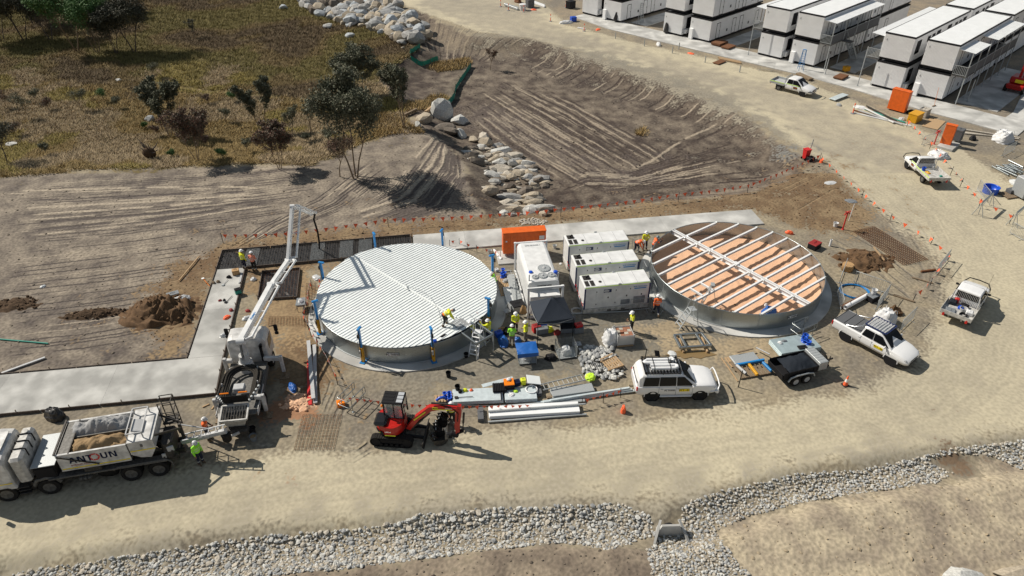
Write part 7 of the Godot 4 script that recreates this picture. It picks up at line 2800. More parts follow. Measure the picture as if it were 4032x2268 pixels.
func build_modules():
	# rows of fronts: [left front corner x, z, label, level, options]
	var right_side:={"doors": [2.0,6.2,8.2,12.6,14.6],"vents": [4.4,10.4,16.2]}
	var windows:={"windows": [[1.6,1.2,1.5,1.5],[4.6,0.8,0.6,1.9],[6.0,0.8,0.6,1.9],[7.6,1.1,1.0,1.8],[11.2,1.2,1.0,1.8],[13.6,0.8,0.6,1.9],[15.0,0.8,0.6,1.9],[16.5,1.0,1.0,1.8]]}
	var W:=3.45
	var rows:=[
		[V(11.5,0,-121.2),"at the far slab corner wrapped in plastic",windows,13.0,3.2],
		[V(14.6,0,-118.0),"at the far corner beside the step ladder",right_side,13.0,3.5],
		[V(22.8,0,-110.1),"with black plastic on its corner",windows,14.0,3.3],
		[V(26.1,0,-107.1),"with three doors facing the stacked planks",right_side,14.0,W],
		[V(34.0,0,-99.1),"beside the tall galvanised post",windows,14.5,W],
		[V(37.3,0,-95.9),"behind the blue step ladder",right_side,14.5,W],
		[V(44.4,0,-86.4),"behind the orange cabinet",windows,18.0,W],
		[V(48.0,0,-83.4),"beside the leaning broom and concrete yard",right_side,18.0,W]]
	for i in rows.size():
		var r: Array=rows[i]
		for lv in 2:
			var op: Dictionary=r[2].duplicate()
			op["roof"]=lv==1
			op["box"]=lv==0 and i % 2==1
			op["cooler"]=lv==0 and i % 2==0
			op["fine"]=i>3
			module("white ribbed %s module %s" % [["lower","upper"][lv],r[1]],r[0],0.14+lv*3.34,r[4],r[3],op)
		# next module behind in the same row
		if i>=4:
			for lv in 2:
				var op2:={"roof": lv==1,"fine": false,"lamp": false,"windows": [[2.0,1.2,1.2,1.6],[4.5,0.8,0.6,1.9],[6.0,0.8,0.6,1.9],[8.0,1.2,1.0,1.8]] if i % 2==0 else [],"doors": [2.0,6.0] if i % 2==1 else []}
				module("white %s second-rank module behind the one %s" % [["lower","upper"][lv],r[1]],r[0]+EL*(r[3]+1.2),0.14+lv*3.34,r[4],14.0,op2)
	walkway("raised walkway with mesh guard and white awning on the rightmost module stack",V(48.0,0,-83.4)+EF*(W+0.06),18.0,1.55,true,2)
	walkway("raised walkway with white awning and open balusters beside the orange cabinet's module",V(44.4,0,-86.4)-EF*1.62+EL*0.2,18.0,1.55,false)
	walkway("raised walkway with mesh guard and stairs behind the blue step ladder",V(37.3,0,-95.9)+EF*(W+0.06),14.5,1.5,true)
	walkway("raised walkway with balusters on the stack beside the tall galvanised post",V(34.0,0,-99.1)-EF*1.56+EL*0.2,14.5,1.5,false)
	# stairs down from the third walkway
	var st:=thing("steel_stair","grey steel stair coming down from the raised walkway between the stacks","stairs",V(37.3,0,-95.9)+EF*(W+2.0)+EL*3.2,44)
	for i in 12:
		part("tread",box_shape(V(1.2+i*0.26,3.1-i*0.26,0.1),V(0.26,0.04,0.9)),"galv_dull",st)
	for z in [-0.36,0.56]:
		var s:=N()
		s.bar(V(1.0,3.2,z),V(4.3,0.1,z),0.05,0.22)
		s.bar(V(1.0,4.2,z),V(4.3,1.1,z),0.05)
		for i in 5: s.bar(V(1.2+i*0.75,3.05-i*0.7,z),V(1.2+i*0.75,4.0-i*0.7,z),0.04)
		part("stringer",s,"galv_dull",st)
	part("landing",box_shape(V(0.5,3.22,0.1),V(1.2,0.08,1.3)),"grimy_steel",st)
	# paths at the foot of the stacks
	var p:=setting_root("concrete_path")
	var q:=[Vector2(9.9,-119.2),Vector2(14.9,-111.9),Vector2(26.1,-101.1),Vector2(37.0,-90.7),Vector2(41.9,-85.0),Vector2(47.3,-77.7),Vector2(53.6,-70.9)]
	for i in q.size()-1:
		var d:=Vector2(EL.x,EL.z)
		var deep:=4.6
		var k:=maxi(1,int(q[i].distance_to(q[i+1])/4.5))
		strip(p,q[i],q[i+1],q[i]+d*deep,q[i+1]+d*deep,k,-0.15,0.10,"concrete")
	# between the stacks
	var g:=setting_root("concrete_path")
	for r in [[V(17.9,0,-115.0),3.0],[V(29.2,0,-104.0),2.6],[V(41.2,0,-92.9),3.4],[V(51.2,0,-80.2),4.6]]:
		var a: Vector3=r[0]+EL*1.2
		var b:=a+EL*18.0
		var e: Vector3=EF*r[1]
		strip(g,Vector2(a.x,a.z),Vector2(b.x,b.z),Vector2(a.x+e.x,a.z+e.z),Vector2(b.x+e.x,b.z+e.z),4,-0.15,0.08,"concrete")
	slab_piece(g,PackedVector2Array([Vector2(57.0,-77.6),Vector2(53.7,-74.7),Vector2(55.4,-72.6),Vector2(60.2,-77.2),Vector2(66.5,-83.5),Vector2(63.0,-85.5)]),-0.15,0.085,"concrete")
	# tall prop between two stacks
	for a in [["tall galvanised post standing on the path between two module stacks",32.66,-98.94,6.0],["slender galvanised post standing before the orange cabinet's stack",42.76,-86.38,4.8],["galvanised post standing at the foot of the third walkway",40.34,-90.75,2.0],["short galvanised post standing on the path under the rightmost walkway",53.51,-80.94,2.6]]:
		var o:=thing("steel_post",a[0],"post",on(a[1],a[2],0.1),0)
		var s:=N()
		s.bar(Vector3.ZERO,V(0,a[3],0),0.08)
		part("shaft",s,"galv_dull",o)
		part("base_plate",box_shape(V(0,0.02,0),V(0.24,0.03,0.24)),"galv_dull",o)
	step_ladder("blue step ladder open in front of the ribbed module end wall",on(37.71,-92.43,0.1),80,2.6,"blue_steel",8)
	step_ladder("grey step ladder standing on the path by the far module's doors",on(20.14,-115.15,0.1),60,3.0,"galv_dull",8)
	crumple("plastic_sheet","black plastic sheet taped round the module corner above the excavation","plastic sheet","membrane",spot(23.18,-109.92,0.25)+V(0,0.0,0.35),V(1.1,1.9,0.8),12)
	crumple("plastic_sheet","black plastic sheet hung on the far module beside its door","plastic sheet","membrane",spot(16.6,-116.46,0.25)+V(0,0,0.3),V(1.6,1.9,0.8),14)
	# broom
	var br:=thing("broom","broom with orange handle leaning on the rightmost lower module","broom",on(48.83,-79.38,0.1),30)
	var bs:=N()
	bs.bar(V(0,0.08,0),V(0.5,2.0,-0.45),0.03)
	part("handle",bs,"lamp_amber",br)
	part("brush",box_shape(V(0,0.05,0),V(0.6,0.1,0.12)),"old_timber",br)
	boom_lift()

func boom_lift():
	var o:=thing("boom_lift","red elevating work platform at the right edge beside the modules","lift",on(60.82,-84.21) ,44)
	var b:=N()
	b.rbox(V(0.8,0.75,0),V(2.6,0.6,1.9),0.08)
	part("chassis",b,"machine_red",o)
	var t:=N()
	t.rbox(V(0.9,1.45,0),V(1.9,0.75,1.7),0.1)
	part("turntable",t,"machine_red",o)
	part("hood_panel",box_shape(V(-0.06,1.4,0.2),V(0.05,0.4,0.9)),"yellow",o)
	for x in [-0.1,1.7]:
		for z in [-0.95,0.95]: wheel(o,V(x,0.45,z),0.45,0.32,"grey_light",6)
	var m:=N()
	m.bar(V(0.4,1.7,0),V(0.2,5.2,0.1),0.26,0.3)
	m.bar(V(0.2,5.2,0.3),V(2.4,6.6,0.3),0.22,0.26)
	m.bar(V(0.7,1.7,0.3),V(0.5,5.0,0.35),0.1)
	part("boom",m,"machine_red",o)
	var k:=N()
	for x in [2.3,3.2]:
		for z in [-0.5,1.1]: k.bar(V(x,6.2,z),V(x,7.3,z),0.05)
	for y in [6.25,6.75,7.3]:
		for z in [-0.5,1.1]: k.bar(V(2.3,y,z),V(3.2,y,z),0.045)
		for x in [2.3,3.2]: k.bar(V(x,y,-0.5),V(x,y,1.1),0.045)
	part("basket",k,"machine_red",o)


# ---------------------------------------------------------------- rocks
var rock_meshes:=[]
func make_rock(sd: int,flat: float,rough: float,sub:=2) -> ArrayMesh:
	var fn:=FastNoiseLite.new()
	fn.seed=sd
	fn.frequency=0.55
	var r:=RandomNumberGenerator.new()
	r.seed=sd*17+3
	var planes:=[]
	for i in 13:
		var d:=V(r.randf_range(-1,1),r.randf_range(-1,1),r.randf_range(-1,1)).normalized()
		planes.append([d,r.randf_range(0.5,0.8)])
	var T:=(1.0+sqrt(5.0))/2.0
	var V:=[V(-1,T,0),V(1,T,0),V(-1,-T,0),V(1,-T,0),V(0,-1,T),V(0,1,T),V(0,-1,-T),V(0,1,-T),V(T,0,-1),V(T,0,1),V(-T,0,-1),V(-T,0,1)]
	var Fc:=[[0,11,5],[0,5,1],[0,1,7],[0,7,10],[0,10,11],[1,5,9],[5,11,4],[11,10,2],[10,7,6],[7,1,8],[3,9,4],[3,4,2],[3,2,6],[3,6,8],[3,8,9],[4,9,5],[2,4,11],[6,2,10],[8,6,7],[9,8,1]]
	for s in sub-1:
		var G:=[]
		for t in Fc:
			var m:=[]
			for e in 3:
				V.append((V[t[e]].normalized()+V[t[(e+1) % 3]].normalized())/2)
				m.append(V.size()-1)
			G.append_array([[t[0],m[0],m[2]],[t[1],m[1],m[0]],[t[2],m[2],m[1]],[m[0],m[1],m[2]]])
		Fc=G
	var P:=[]
	for v in V:
		var d: Vector3=v.normalized()
		var k:=1.0+rough*fn.get_noise_3d(d.x*3,d.y*3,d.z*3)
		for p in planes:
			var c: float=d.dot(p[0])
			if c>0.05: k=minf(k,p[1]/c)
		P.append(V(d.x,d.y*flat,d.z)*k*0.66)
	var s:=N()
	for t in Fc: s.tri(P[t[0]],P[t[1]],P[t[2]])
	return s.mesh()
func rock_at(label: String,group: String,mesh: Mesh,p: Vector3,size: Vector3,m: String,called := "rock"):
	var o:=MeshInstance3D.new()
	o.mesh=mesh
	o.material_override=M[m]
	o.name=numbered(called)
	add_child(o)
	o.transform=Transform3D(Basis.from_euler(V(rf(-0.4,0.4),rf(0,TAU),rf(-0.4,0.4))).scaled(size),p)
	tag(o,label,called.replace("tumbled_",""),group)
func scatter(poly: PackedVector2Array,spacing: float) -> Array:
	var lo:=poly[0]
	var hi:=poly[0]
	for q in poly:
		lo=lo.min(q)
		hi=hi.max(q)
	var out:=[]
	var y:=lo.y
	while y<hi.y:
		var x:=lo.x
		while x<hi.x:
			var q:=Vector2(x+rf(-0.45,0.45)*spacing,y+rf(-0.45,0.45)*spacing)
			if Geometry2D.is_point_in_polygon(q,poly): out.append(q)
			x+=spacing
		y+=spacing
	return out
func multi(called: String,label: String,cat: String,mesh: Mesh,m,xforms: Array,cols:=[]) -> MultiMeshInstance3D:
	var mm:=MultiMesh.new()
	mm.transform_format=MultiMesh.TRANSFORM_3D
	if cols.size(): mm.use_colors=true
	mm.mesh=mesh
	mm.instance_count=xforms.size()
	for i in xforms.size():
		mm.set_instance_transform(i,xforms[i])
		if cols.size(): mm.set_instance_color(i,cols[i])
	var o:=MultiMeshInstance3D.new()
	o.multimesh=mm
	o.material_override=M[m] if m is String else m
	o.name=numbered(called)
	add_child(o)
	tag(o,label,cat,"","stuff")
	return o

func build_rocks():
	rng.seed=41
	var chips:=[]
	for i in 8: chips.append(make_rock(i+31,[0.7,0.85,0.6,0.75,0.9,0.65,0.8,0.55][i],0.5,1))
	for i in 8: rock_meshes.append(make_rock(i+1,[0.7,0.85,0.6,0.75,0.9,0.65,0.8,0.55][i],0.25))
	var tones:=["rock_white","rock_white","rock_grey","rock_grey","rock_warm","rock_warm","rock_white"]
	# rock lined swale along the road
	var bands:=[pl([-24.96,-19.26,-23.24,-19.96,-18.44,-20.74,-15.36,-21.28,-12.39,-21.83,-8.13,-22.23,-5.78,-22.61,-4.61,-22.99,-0.98,-23.35,2.7,-23.49,5.57,-23.59,7.11,-22.89,7.25,-22.07,6.16,-21.68,4.72,-20.9,2.52,-21.54,-1.89,-20.82,-5.22,-20.2,-7.95,-19.79,-11.21,-19.44,-16.28,-18.88,-23.69,-18.73]),pl([8.67,-23.51,10.65,-24.32,12.91,-24.91,15.24,-25.59,18.89,-26.02,22.27,-26.81,24.75,-27.43,27.18,-27.77,29.66,-28.17,32.9,-28.41,31.9,-26.66,28.07,-26.17,26.93,-27.09,24.67,-27.18,22.92,-26.69,24.16,-25.99,22.68,-25.23,19.29,-24.75,14.8,-23.93,11.87,-23.09,10.24,-22.23,10.41,-20.89,11.28,-19.2,6.49,-19.2,6.53,-21.03,7.23,-21.91,8.63,-22.19])]
	var label := "pale broken rock lying on top of the rock-lined swale"
	var big:=0
	var xs:=[]
	for i in 8: xs.append([])
	var cl:={}
	for b in bands:
		for q in scatter(b,0.135):
			var s:=rf(0.10,0.22)
			var y:=ground(q.x,q.y)+rf(-0.02,0.06)
			xs[rng.randi() % 8].append([V(q.x,y,q.y),s])
	for b in bands:
		var L:=scatter(b,0.36)
		for q in L:
			if big>=298 or rng.randf()<0.45: continue
			var s:=rf(0.20,0.36)
			rock_at(label,"rocks of the lined swale",chips[rng.randi() % 8],V(q.x,ground(q.x,q.y)+0.06,q.y),V(s,s*rf(0.7,1.0),s*rf(0.7,1.2)),tones[rng.randi() % 7])
			big+=1
	var k:=0
	for i in 8:
		for tone in 3:
			var T:=[]
			for j in range(tone,xs[i].size(),3):
				var e: Array=xs[i][j]
				T.append(Transform3D(Basis.from_euler(V(rf(-0.6,0.6),rf(0,TAU),rf(-0.6,0.6))).scaled(V(e[1],e[1]*rf(0.6,1.0),e[1]*rf(0.7,1.2))),e[0]))
			multi("rock_lining","bed of small pale and grey rocks lining the roadside swale","rocks",chips[i],["rock_white","rock_grey","rock_warm"][tone],T)
	# boulder pile at the head of the gully
	var piles:=[pl([-41.18,-142.17,-39.5,-135.48,-36.86,-131.02,-35.2,-127.63,-31.78,-123.6,-28.14,-119.78,-25.1,-117.41,-22.66,-117.13,-20.81,-112.94,-18.96,-109.49,-17.6,-106.44,-15.73,-104.71,-13.66,-103.78,-12.14,-107.96,-12.75,-110.53,-15.03,-116.37,-17.5,-120.49,-19.08,-124.89,-21.47,-129.93,-24.56,-138.8])]
	var order:=["rock_pile","rock_tan","rock_blue","rock_muddy","rock_tan","rock_pile","rock_grey"]
	for b in piles:
		for q in scatter(b,1.5):
			var s:=rf(1.1,2.9)
			rock_at("pale granite boulder in the pile at the edge of the grassland","boulders of the gully pile",rock_meshes[rng.randi() % 8],on(q.x,q.y,s*0.22),V(s,s*rf(0.75,1.1),s*rf(0.75,1.15)),order[rng.randi() % 7],"boulder")
	for q in scatter(piles[0],3.0):
		var s:=rf(1.5,2.6)
		rock_at("granite boulder lying high on the pile at the edge of the grassland","boulders on top of the gully pile",rock_meshes[rng.randi() % 8],on(q.x,q.y,0.95),V(s,s*0.85,s),order[rng.randi() % 7],"boulder")
	for q in [[-39.99,-129.73,1.9,"rock_blue","flat bluish boulder lying apart in the grass left of the boulder pile"],[-29.58,-117.58,1.6,"rock_white","cubic pale boulder at the lower edge of the boulder pile"],[-25.11,-112.16,1.7,"rock_blue","flat bluish slab of rock alone in the grass below the boulder pile"],[-15.51,-102.26,0.6,"rock_tan","small tan rock at the end of the green silt fence"]]:
		rock_at(q[4],"",rock_meshes[3],on(q[0],q[1],0.3),V(q[2],q[2]*0.6,q[2]*0.75),q[3],"boulder")
	# rock chute between the dirt field and the basin
	var chute:=[[-8.29,-78.74,3.0,3.6,"rock_white","tall pointed pale boulder at the head of the rock chute"],[-9.79,-75.28,2.9,1.7,"rock_tan","large brown-streaked boulder left of the pointed boulder"],[-5.97,-77.75,2.6,1.7,"rock_white","large pale boulder right of the pointed boulder"],[-10.22,-73.6,1.1,0.8,"rock_white","small rounded pale boulder before the brown-streaked boulder"],[-7.64,-74.36,3.0,1.1,"rock_muddy","long dark muddy boulder below the pointed boulder"],[-6.82,-74.04,2.4,1.3,"rock_muddy","grey muddy boulder in the chute below the long dark one"],[-5.6,-73.86,1.6,1.3,"rock_white","clean pale block in the middle of the rock chute"],[-4.05,-72.52,1.5,1.2,"rock_tan","tan block leaning in the middle of the rock chute"],[-3,-73.19,1.9,1.0,"rock_warm","wide warm-toned rock at the basin side of the chute"],[-2.81,-71.21,1.9,1.4,"rock_tan","rounded brown-capped rock at the basin side of the chute"]]
	for q in chute: rock_at(q[5],"",rock_meshes[(int(q[2]*10)) % 8],on(q[0],q[1],q[3]*0.15),V(q[2]*0.8,q[3]*1.15,q[2]*0.72),q[4],"boulder")
	var ch:=pl([-5.36,-71.14,-3.71,-70.9,-2.04,-73.27,-1.04,-70.9,0.66,-67.86,2.28,-65.75,2.96,-64.28,3.28,-60.31,2.82,-58.06,2.77,-53.71,0.13,-53.53,-1.01,-55.54,-0.9,-58.68,-2.62,-59.01,-2.35,-62.34,-2.83,-65.06,-4.75,-66.7])
	var muds:=["rock_muddy","rock_tan","rock_warm","rock_tan","rock_white","rock_warm","rock_muddy","rock_pile"]
	for q in scatter(ch,0.66):
		if rng.randf()<0.22: continue
		var s:=rf(0.32,0.75) if rng.randf()<0.55 else rf(0.8,1.5)
		rock_at("mud-stained rock tumbled in the lower rock chute","rocks of the chute",rock_meshes[rng.randi() % 8],on(q.x,q.y,s*rf(-0.05,0.2)),V(s*rf(1.0,1.9),s*rf(0.6,1.15),s*rf(0.6,0.95)),muds[rng.randi() % 8],"tumbled_rock")
	# heap of small stones by the pallet, and pale stones at the chute's foot
	var hp:=pl([4.28,-35.78,5.26,-36.17,6.62,-35.87,6.71,-35,6.9,-34.07,7.03,-33.16,6.27,-32.85,5.2,-32.94,4.51,-33.25,4.36,-34.44])
	for q in scatter(hp,0.22):
		var s:=rf(0.2,0.36)
		rock_at("grey stone in the heap between the wire cage and the wagon","stones of the grey heap",rock_meshes[rng.randi() % 8],on(q.x,q.y,0.08+rf(0,0.1)),V(s,s*0.8,s*1.1),["rock_grey","rock_grey","rock_white"][rng.randi() % 3],"stone")
	var sm:=pl([0.55,-52.86,1.86,-53.28,3.08,-52.73,2.58,-52.04,0.81,-52.18])
	var T:=[]
	for q in scatter(sm,0.16):
		var s:=rf(0.12,0.24)
		T.append(Transform3D(Basis.from_euler(V(rng.randf(),rf(0,TAU),rng.randf())).scaled(V(s,s*0.7,s)),on(q.x,q.y,0.03)))
	multi("stone_bed","small pale stones spread behind the orange switchboard","stones",rock_meshes[2],"rock_warm",T)
	# loose clods on the bare soil
	for cd in [["soil clods loose on the sandy bank beyond the swale",[9.86,-22.3,11.44,-23.02,14.76,-23.83,19.23,-24.62,22.59,-25.08,25.58,-25.83,28.61,-26.21,24.86,-18.8,11.17,-18.8,10.55,-20.67],0.5,"clod_tan"],["soil clods loose on the brown bank below the swale",[-11.26,-19.37,-5.21,-20.14,-1.88,-20.75,2.51,-21.41,6.12,-21.42,6.46,-19,-12.56,-18.8],0.45,"clod_brown"],["dark soil clods loose over the basin floor and batter",[-12.16,-106.12,2.47,-106.92,16.91,-89.99,25.42,-77.6,28.97,-65.29,21.52,-58.19,4.61,-54.96,-1.65,-53.86,-3.97,-59.21,-10.82,-78.1,-16.6,-89.26],0.85,"clod_dark"],["damp soil clods loose behind the formwork and the open tank",[-26.78,-40.6,-26.4,-46.89,-23.42,-49.15,-12.9,-51.51,-1.99,-53.66,12.38,-55.69,22.33,-58.52,30.2,-64.29,31.22,-55.32,29.59,-50.54,25.33,-50.54,21.18,-54.46,-1.6,-51.71,-12.62,-49.9,-22.86,-47.47,-21.76,-39.21,-22.96,-35.38],0.4,"clod_damp"],["soil clods loose over the dirt field",[-48.08,-59.15,-34.01,-62.52,-18.21,-65.69,-10.42,-74.49,-4.2,-63.64,-2.31,-53.2,-12.96,-51.84,-23.57,-49.59,-24.13,-44.12,-20.89,-35.38,-32.67,-33.46],0.8,"clod_brown"]]:
		var Tc:=[]
		for q in scatter(pl(cd[1]),cd[2]):
			if rng.randf()<0.35: continue
			var z:=rf(0.05,0.13) if rng.randf()<0.85 else rf(0.14,0.26)
			Tc.append(Transform3D(Basis.from_euler(V(rng.randf(),rf(0,TAU),rng.randf())).scaled(V(z,z*0.7,z)),on(q.x,q.y,0.015)))
		multi("soil_clods",cd[0],"clods",chips[rng.randi() % 8],cd[3],Tc)
	# two boulders cut by the lower edge
	rock_at("large pale boulder at the lower edge of the sandy bank","",rock_meshes[1],on(20.95,-19.36,0.1),V(2.2,0.9,1.0),"rock_white","boulder")
	rock_at("tan boulder in the lower corner of the sandy bank","",rock_meshes[4],on(23.59,-19.4,0.1),V(1.7,0.9,1.1),"rock_tan","boulder")
	# culvert end
	var o:=thing("culvert_headwall","precast concrete culvert end where the two rock swales meet","culvert",on(7.89,-22.07,0.0),2)
	var hw:=N()
	hw.slab(PackedVector2Array([Vector2(-0.85,-0.3),Vector2(0.85,-0.3),Vector2(0.42,0.75),Vector2(-0.46,0.75)]),0.06)
	hw.xf=Transform3D(Basis(),V(0,0,-0.35))
	part("back_wall",hw,"concrete",o)
	for sd in [-1.0,1.0]:
		var wg:=N()
		wg.quad(V(0.44*sd,0.75,-0.35),V(0.72*sd,-0.3,-0.35),V(0.95*sd,-0.3,0.55),V(0.80*sd,0.1,0.5))
		wg.bar(V(0.46*sd,0.75,-0.33),V(0.86*sd,0.02,0.52),0.12,0.1)
		part("wing_wall",wg,"concrete",o)
	var pp:=N()
	pp.cyl(V(0,0.15,-0.42),V(0,0.15,-0.27),0.26,-1.0,18,true)
	part("pipe_mouth",pp,"black",o)

# ---------------------------------------------------------------- trees
func leaf_cloud(s: Sh,p: Vector3,r: Vector3,count: int,size: float,cols: Array):
	for i in count:
		var d:=V(rng.randfn(0,0.5),rng.randfn(0,0.5),rng.randfn(0,0.5)).limit_length(1.15)
		var q:=p+d*r
		var a:=V(rf(-1,1),rf(-1,0.4),rf(-1,1)).normalized()
		var b:=a.cross(V(rf(-1,1),rf(-1,1),rf(-1,1))).normalized()
		var z:=size*rf(0.6,1.3)
		s.col=cols[rng.randi() % cols.size()]
		s.tri(q-b*z*0.3,q+a*z,q+b*z*0.3)
func tree(label: String,at: Vector3,h: float,w: float,kind: String,sd: int,group := "trees of the grassland",called := "gum_tree"):
	rng.seed=sd
	var pal:={"gum": [Color(0.085,0.095,0.055),Color(0.11,0.115,0.07),Color(0.14,0.135,0.09),Color(0.07,0.075,0.045)],"bright": [Color(0.075,0.16,0.045),Color(0.10,0.20,0.06),Color(0.055,0.12,0.03)],"dark": [Color(0.045,0.05,0.03),Color(0.06,0.064,0.04),Color(0.075,0.072,0.048)],"red": [Color(0.12,0.08,0.055),Color(0.14,0.095,0.065),Color(0.10,0.09,0.055),Color(0.17,0.085,0.055)]}
	var cols: Array=pal[kind]
	var o:=thing(called,label,"tree" if called.ends_with("tree") else "plant",at,rf(0,360),group)
	var t:=N()
	var c:=N()
	c.colored=true
	var stems:=1 if h<4.5 else 2+(sd % 2)
	var todo:=[]
	for k in stems:
		var a:=TAU*k/stems+rng.randf()
		var d:=(V(cos(a),0,sin(a))*(0.14 if stems==1 else 0.26)+Vector3.UP).normalized()
		todo.append([V(cos(a),0,sin(a))*0.012*h*(stems-1)-V(0,0.1,0),d,h*rf(0.34,0.44),0.015*h/sqrt(stems),0])
	while todo.size():
		var e: Array=todo.pop_back()
		var p: Vector3=e[0]
		var d: Vector3=e[1]
		var r0: float=e[3]
		var bend:=V(rf(-1,1),0.25,rf(-1,1))*0.16
		var m: Vector3=p+d*e[2]*0.55
		var q: Vector3=m+(d+bend).normalized()*e[2]*0.45
		t.cyl(p,m,r0,r0*0.8,6,false)
		t.cyl(m,q,r0*0.8,r0*0.6,6,false)
		if e[4]>=1:
			var rr:=w*rf(0.10,0.18)
			for k in (3 if e[4]>1 else 2): leaf_cloud(c,m.lerp(q,0.35+k*0.4)+V(rf(-1,1),rf(-0.4,0.5),rf(-1,1))*0.05*w,V(rr,rr*0.8,rr),int(clampf(8.5*h,18,70)),clampf(0.032*h,0.10,0.22),cols)
		if e[4]<3:
			var kids:=3 if e[4]<2 else 2
			for k in kids:
				var a:=TAU*(k+rng.randf()*0.7)/kids
				var side:=V(cos(a),rf(-0.15,0.25),sin(a))*w/h*rf(0.42,0.85)
				todo.append([q if k<2 else m.lerp(q,0.5),(d*0.85+side+V(0,0.14,0)).normalized(),e[2]*rf(0.55,0.78),r0*0.55,e[4]+1])
	part("trunk",t,"old_timber" if kind != "dark" else "form_timber",o)
	part("crown",c,"leaf",o)

func build_plants():
	var T:=[
		[-14.86,-61.13,10.0,5.0,"gum",101,"tall grey-green gum tree with twin trunks on the dirt field edge"],
		[-16.34,-61.27,4.2,3.0,"red",102,"small dark gum tree beside the tall twin-trunk gum"],
		[-18.38,-82.3,6.6,3.6,"gum",103,"wide gum tree standing behind the tall twin-trunk gum"],
		[-11.67,-73.25,7.2,2.4,"gum",104,"slender gum tree beside the tan boulders of the chute"],
		[-22.51,-63,5.0,2.1,"red",105,"reddish young gum tree at the grass edge beside the dirt field"],
		[-27.79,-74.66,6.0,1.8,"gum",106,"thin leaning gum tree in open dry grass"],
		[-37.77,-73.81,6.0,1.9,"gum",107,"upright young gum tree right of its pale neighbour in the grass"],
		[-39.35,-75.71,6.0,1.6,"gum",108,"pale-stemmed young gum tree by the round grey rock"],
		[-31.35,-65.26,5.2,2.5,"red",109,"rust-leaved young tree leaning near the uprooted stump"],
		[-22.38,-74.41,3.6,1.6,"gum",110,"small gum tree behind the reddish young gum"],
		[-23.63,-71.65,3.6,1.7,"gum",111,"bushy green sapling between two young gums"],
		[-63.7,-105.11,9.6,5.0,"bright",112,"bright green tree at the dark upper corner of the grassland"],
		[-60.36,-104.52,9.6,5.6,"bright",113,"broad bright green tree beside the dark fallen-looking tree"],
		[-54.99,-104.52,8.5,6.0,"dark",114,"dark drooping tree right of the bright green pair"],
		[-78.08,-119.78,9.5,6.0,"dark",115,"dark tree mass behind the bright green trees"],
		[-86.26,-128.46,9.5,6.0,"dark",116,"dark tree with pale trunk in the upper corner"],
		[-76.48,-131.02,10.0,5.0,"dark",117,"tall dark tree cut by the upper edge behind the bright pair"],
		[-77.97,-110.73,8.0,6.0,"dark",123,"dark tree at the left edge under the wooded corner"],
		[-70.46,-110.73,8.5,6.0,"dark",124,"dark bushy tree between the corner and the bright green pair"],
		[-74.59,-110.73,9.0,7.0,"dark",125,"dark spreading tree in the wooded corner"],
		[-68.52,-125.99,9.0,6.0,"dark",126,"dark tree high behind the dark drooping tree"],
		[-57.41,-103.93,6.5,4.5,"dark",127,"dark low tree between the bright pair and the drooping tree"],
		[-50.47,-65.34,4.4,4.6,"dark",118,"dark bushy tree at the left edge by the dirt field"],
		[-48.88,-112.05,2.6,1.6,"dark",119,"lone small dark tree high on the grass slope"],
		[-20.49,-95.09,3.0,1.8,"red",120,"small reddish sapling in grass near the green silt fence"],
		[-20.16,-100.41,2.0,1.4,"gum",121,"tiny grey sapling above the reddish one"],
		[-2.99,-96.58,3.0,1.5,"red",122,"thin sapling on the bare mound beside the silt fence"],
	]
	for q in T: tree(q[6],on(q[0],q[1]),q[2],q[3],q[4],q[5])
	var sh:=[[-58.29,-84.15,2.2,"sapling with bare stem at the left of the pale grass"],[-51.43,-81.51,2.8,"rounded sapling amid pale grass"],[-55.34,-81.71,1.9,"low sapling left of the rounded one"],[-49.93,-84.57,2.2,"two-tiered sapling in pale grass"],[-47.49,-82.51,1.8,"conical low bush in pale grass"],[-56.39,-79.38,2.8,"broad green shrub near the left edge"],[-60.79,-82.51,2.6,"bushy shrub cut by the left edge"],[-41.51,-76.07,1.0,"small shrub beside the round grey rock"],[-39.27,-73.98,1.6,"russet shrub below the pale-stemmed gum"],[-32.95,-77.88,2.0,"thin sapling left of the leaning gum"],[-32.56,-70.87,1.3,"dark shrub right of the rust-leaved tree"],[-28.87,-65.54,1.6,"twiggy sapling at the grass edge"],[-27.24,-67.63,1.6,"sparse shrub beside the reddish young gum"],[-48.05,-67.88,1.6,"sparse low shrub above the dirt field"],[-54.87,-73.98,1.6,"low shrub near the left edge below the broad one"],[-34.44,-66.72,1.0,"green tussock right of the uprooted stump"],[-21.88,-70.82,1.4,"green shrub below the small gum tree"],[-19.01,-69.36,1.6,"green shrub left of the tall twin-trunk gum"],[-36.98,-83.74,1.4,"wispy shrub beyond the upright young gum"],[-34.26,-84.57,1.6,"wispy sapling near the pale gully line"],[-63.7,-110.73,2.0,"leafy shrub under the dark trees"],[-47.62,-93.2,2.2,"dark shrub above the pale grass"]]
	for i in sh.size():
		var q: Array=sh[i]
		tree(q[3],on(q[0],q[1]),q[2],q[2]*0.85,["gum","gum","red","bright"][i % 4] if i != 8 else "red",200+i,"shrubs and saplings in the grass","shrub")
	# uprooted stump
	var o:=thing("tree_stump","dark uprooted tree stump with roots in the air","stump",on(-36.53,-66.37),0)
	rng.seed=9
	var s:=N()
	s.ball(V(0,0.6,0),V(0.7,0.6,0.4),9,7)
	part("root_ball",s,"soil_dark",o)
	for i in 16:
		var r:=N()
		var d:=V(rf(-1,1),rf(0.1,1.1),rf(-0.6,0.6))
		r.cyl(V(0,0.6,0),V(0,0.6,0)+d*0.7,0.09,0.06,5)
		r.cyl(V(0,0.6,0)+d*0.7,V(0,0.6,0)+d*1.1+V(rf(-0.2,0.2),0.1,0),0.06,0.02,5)
		part("root",r,"form_timber",o)
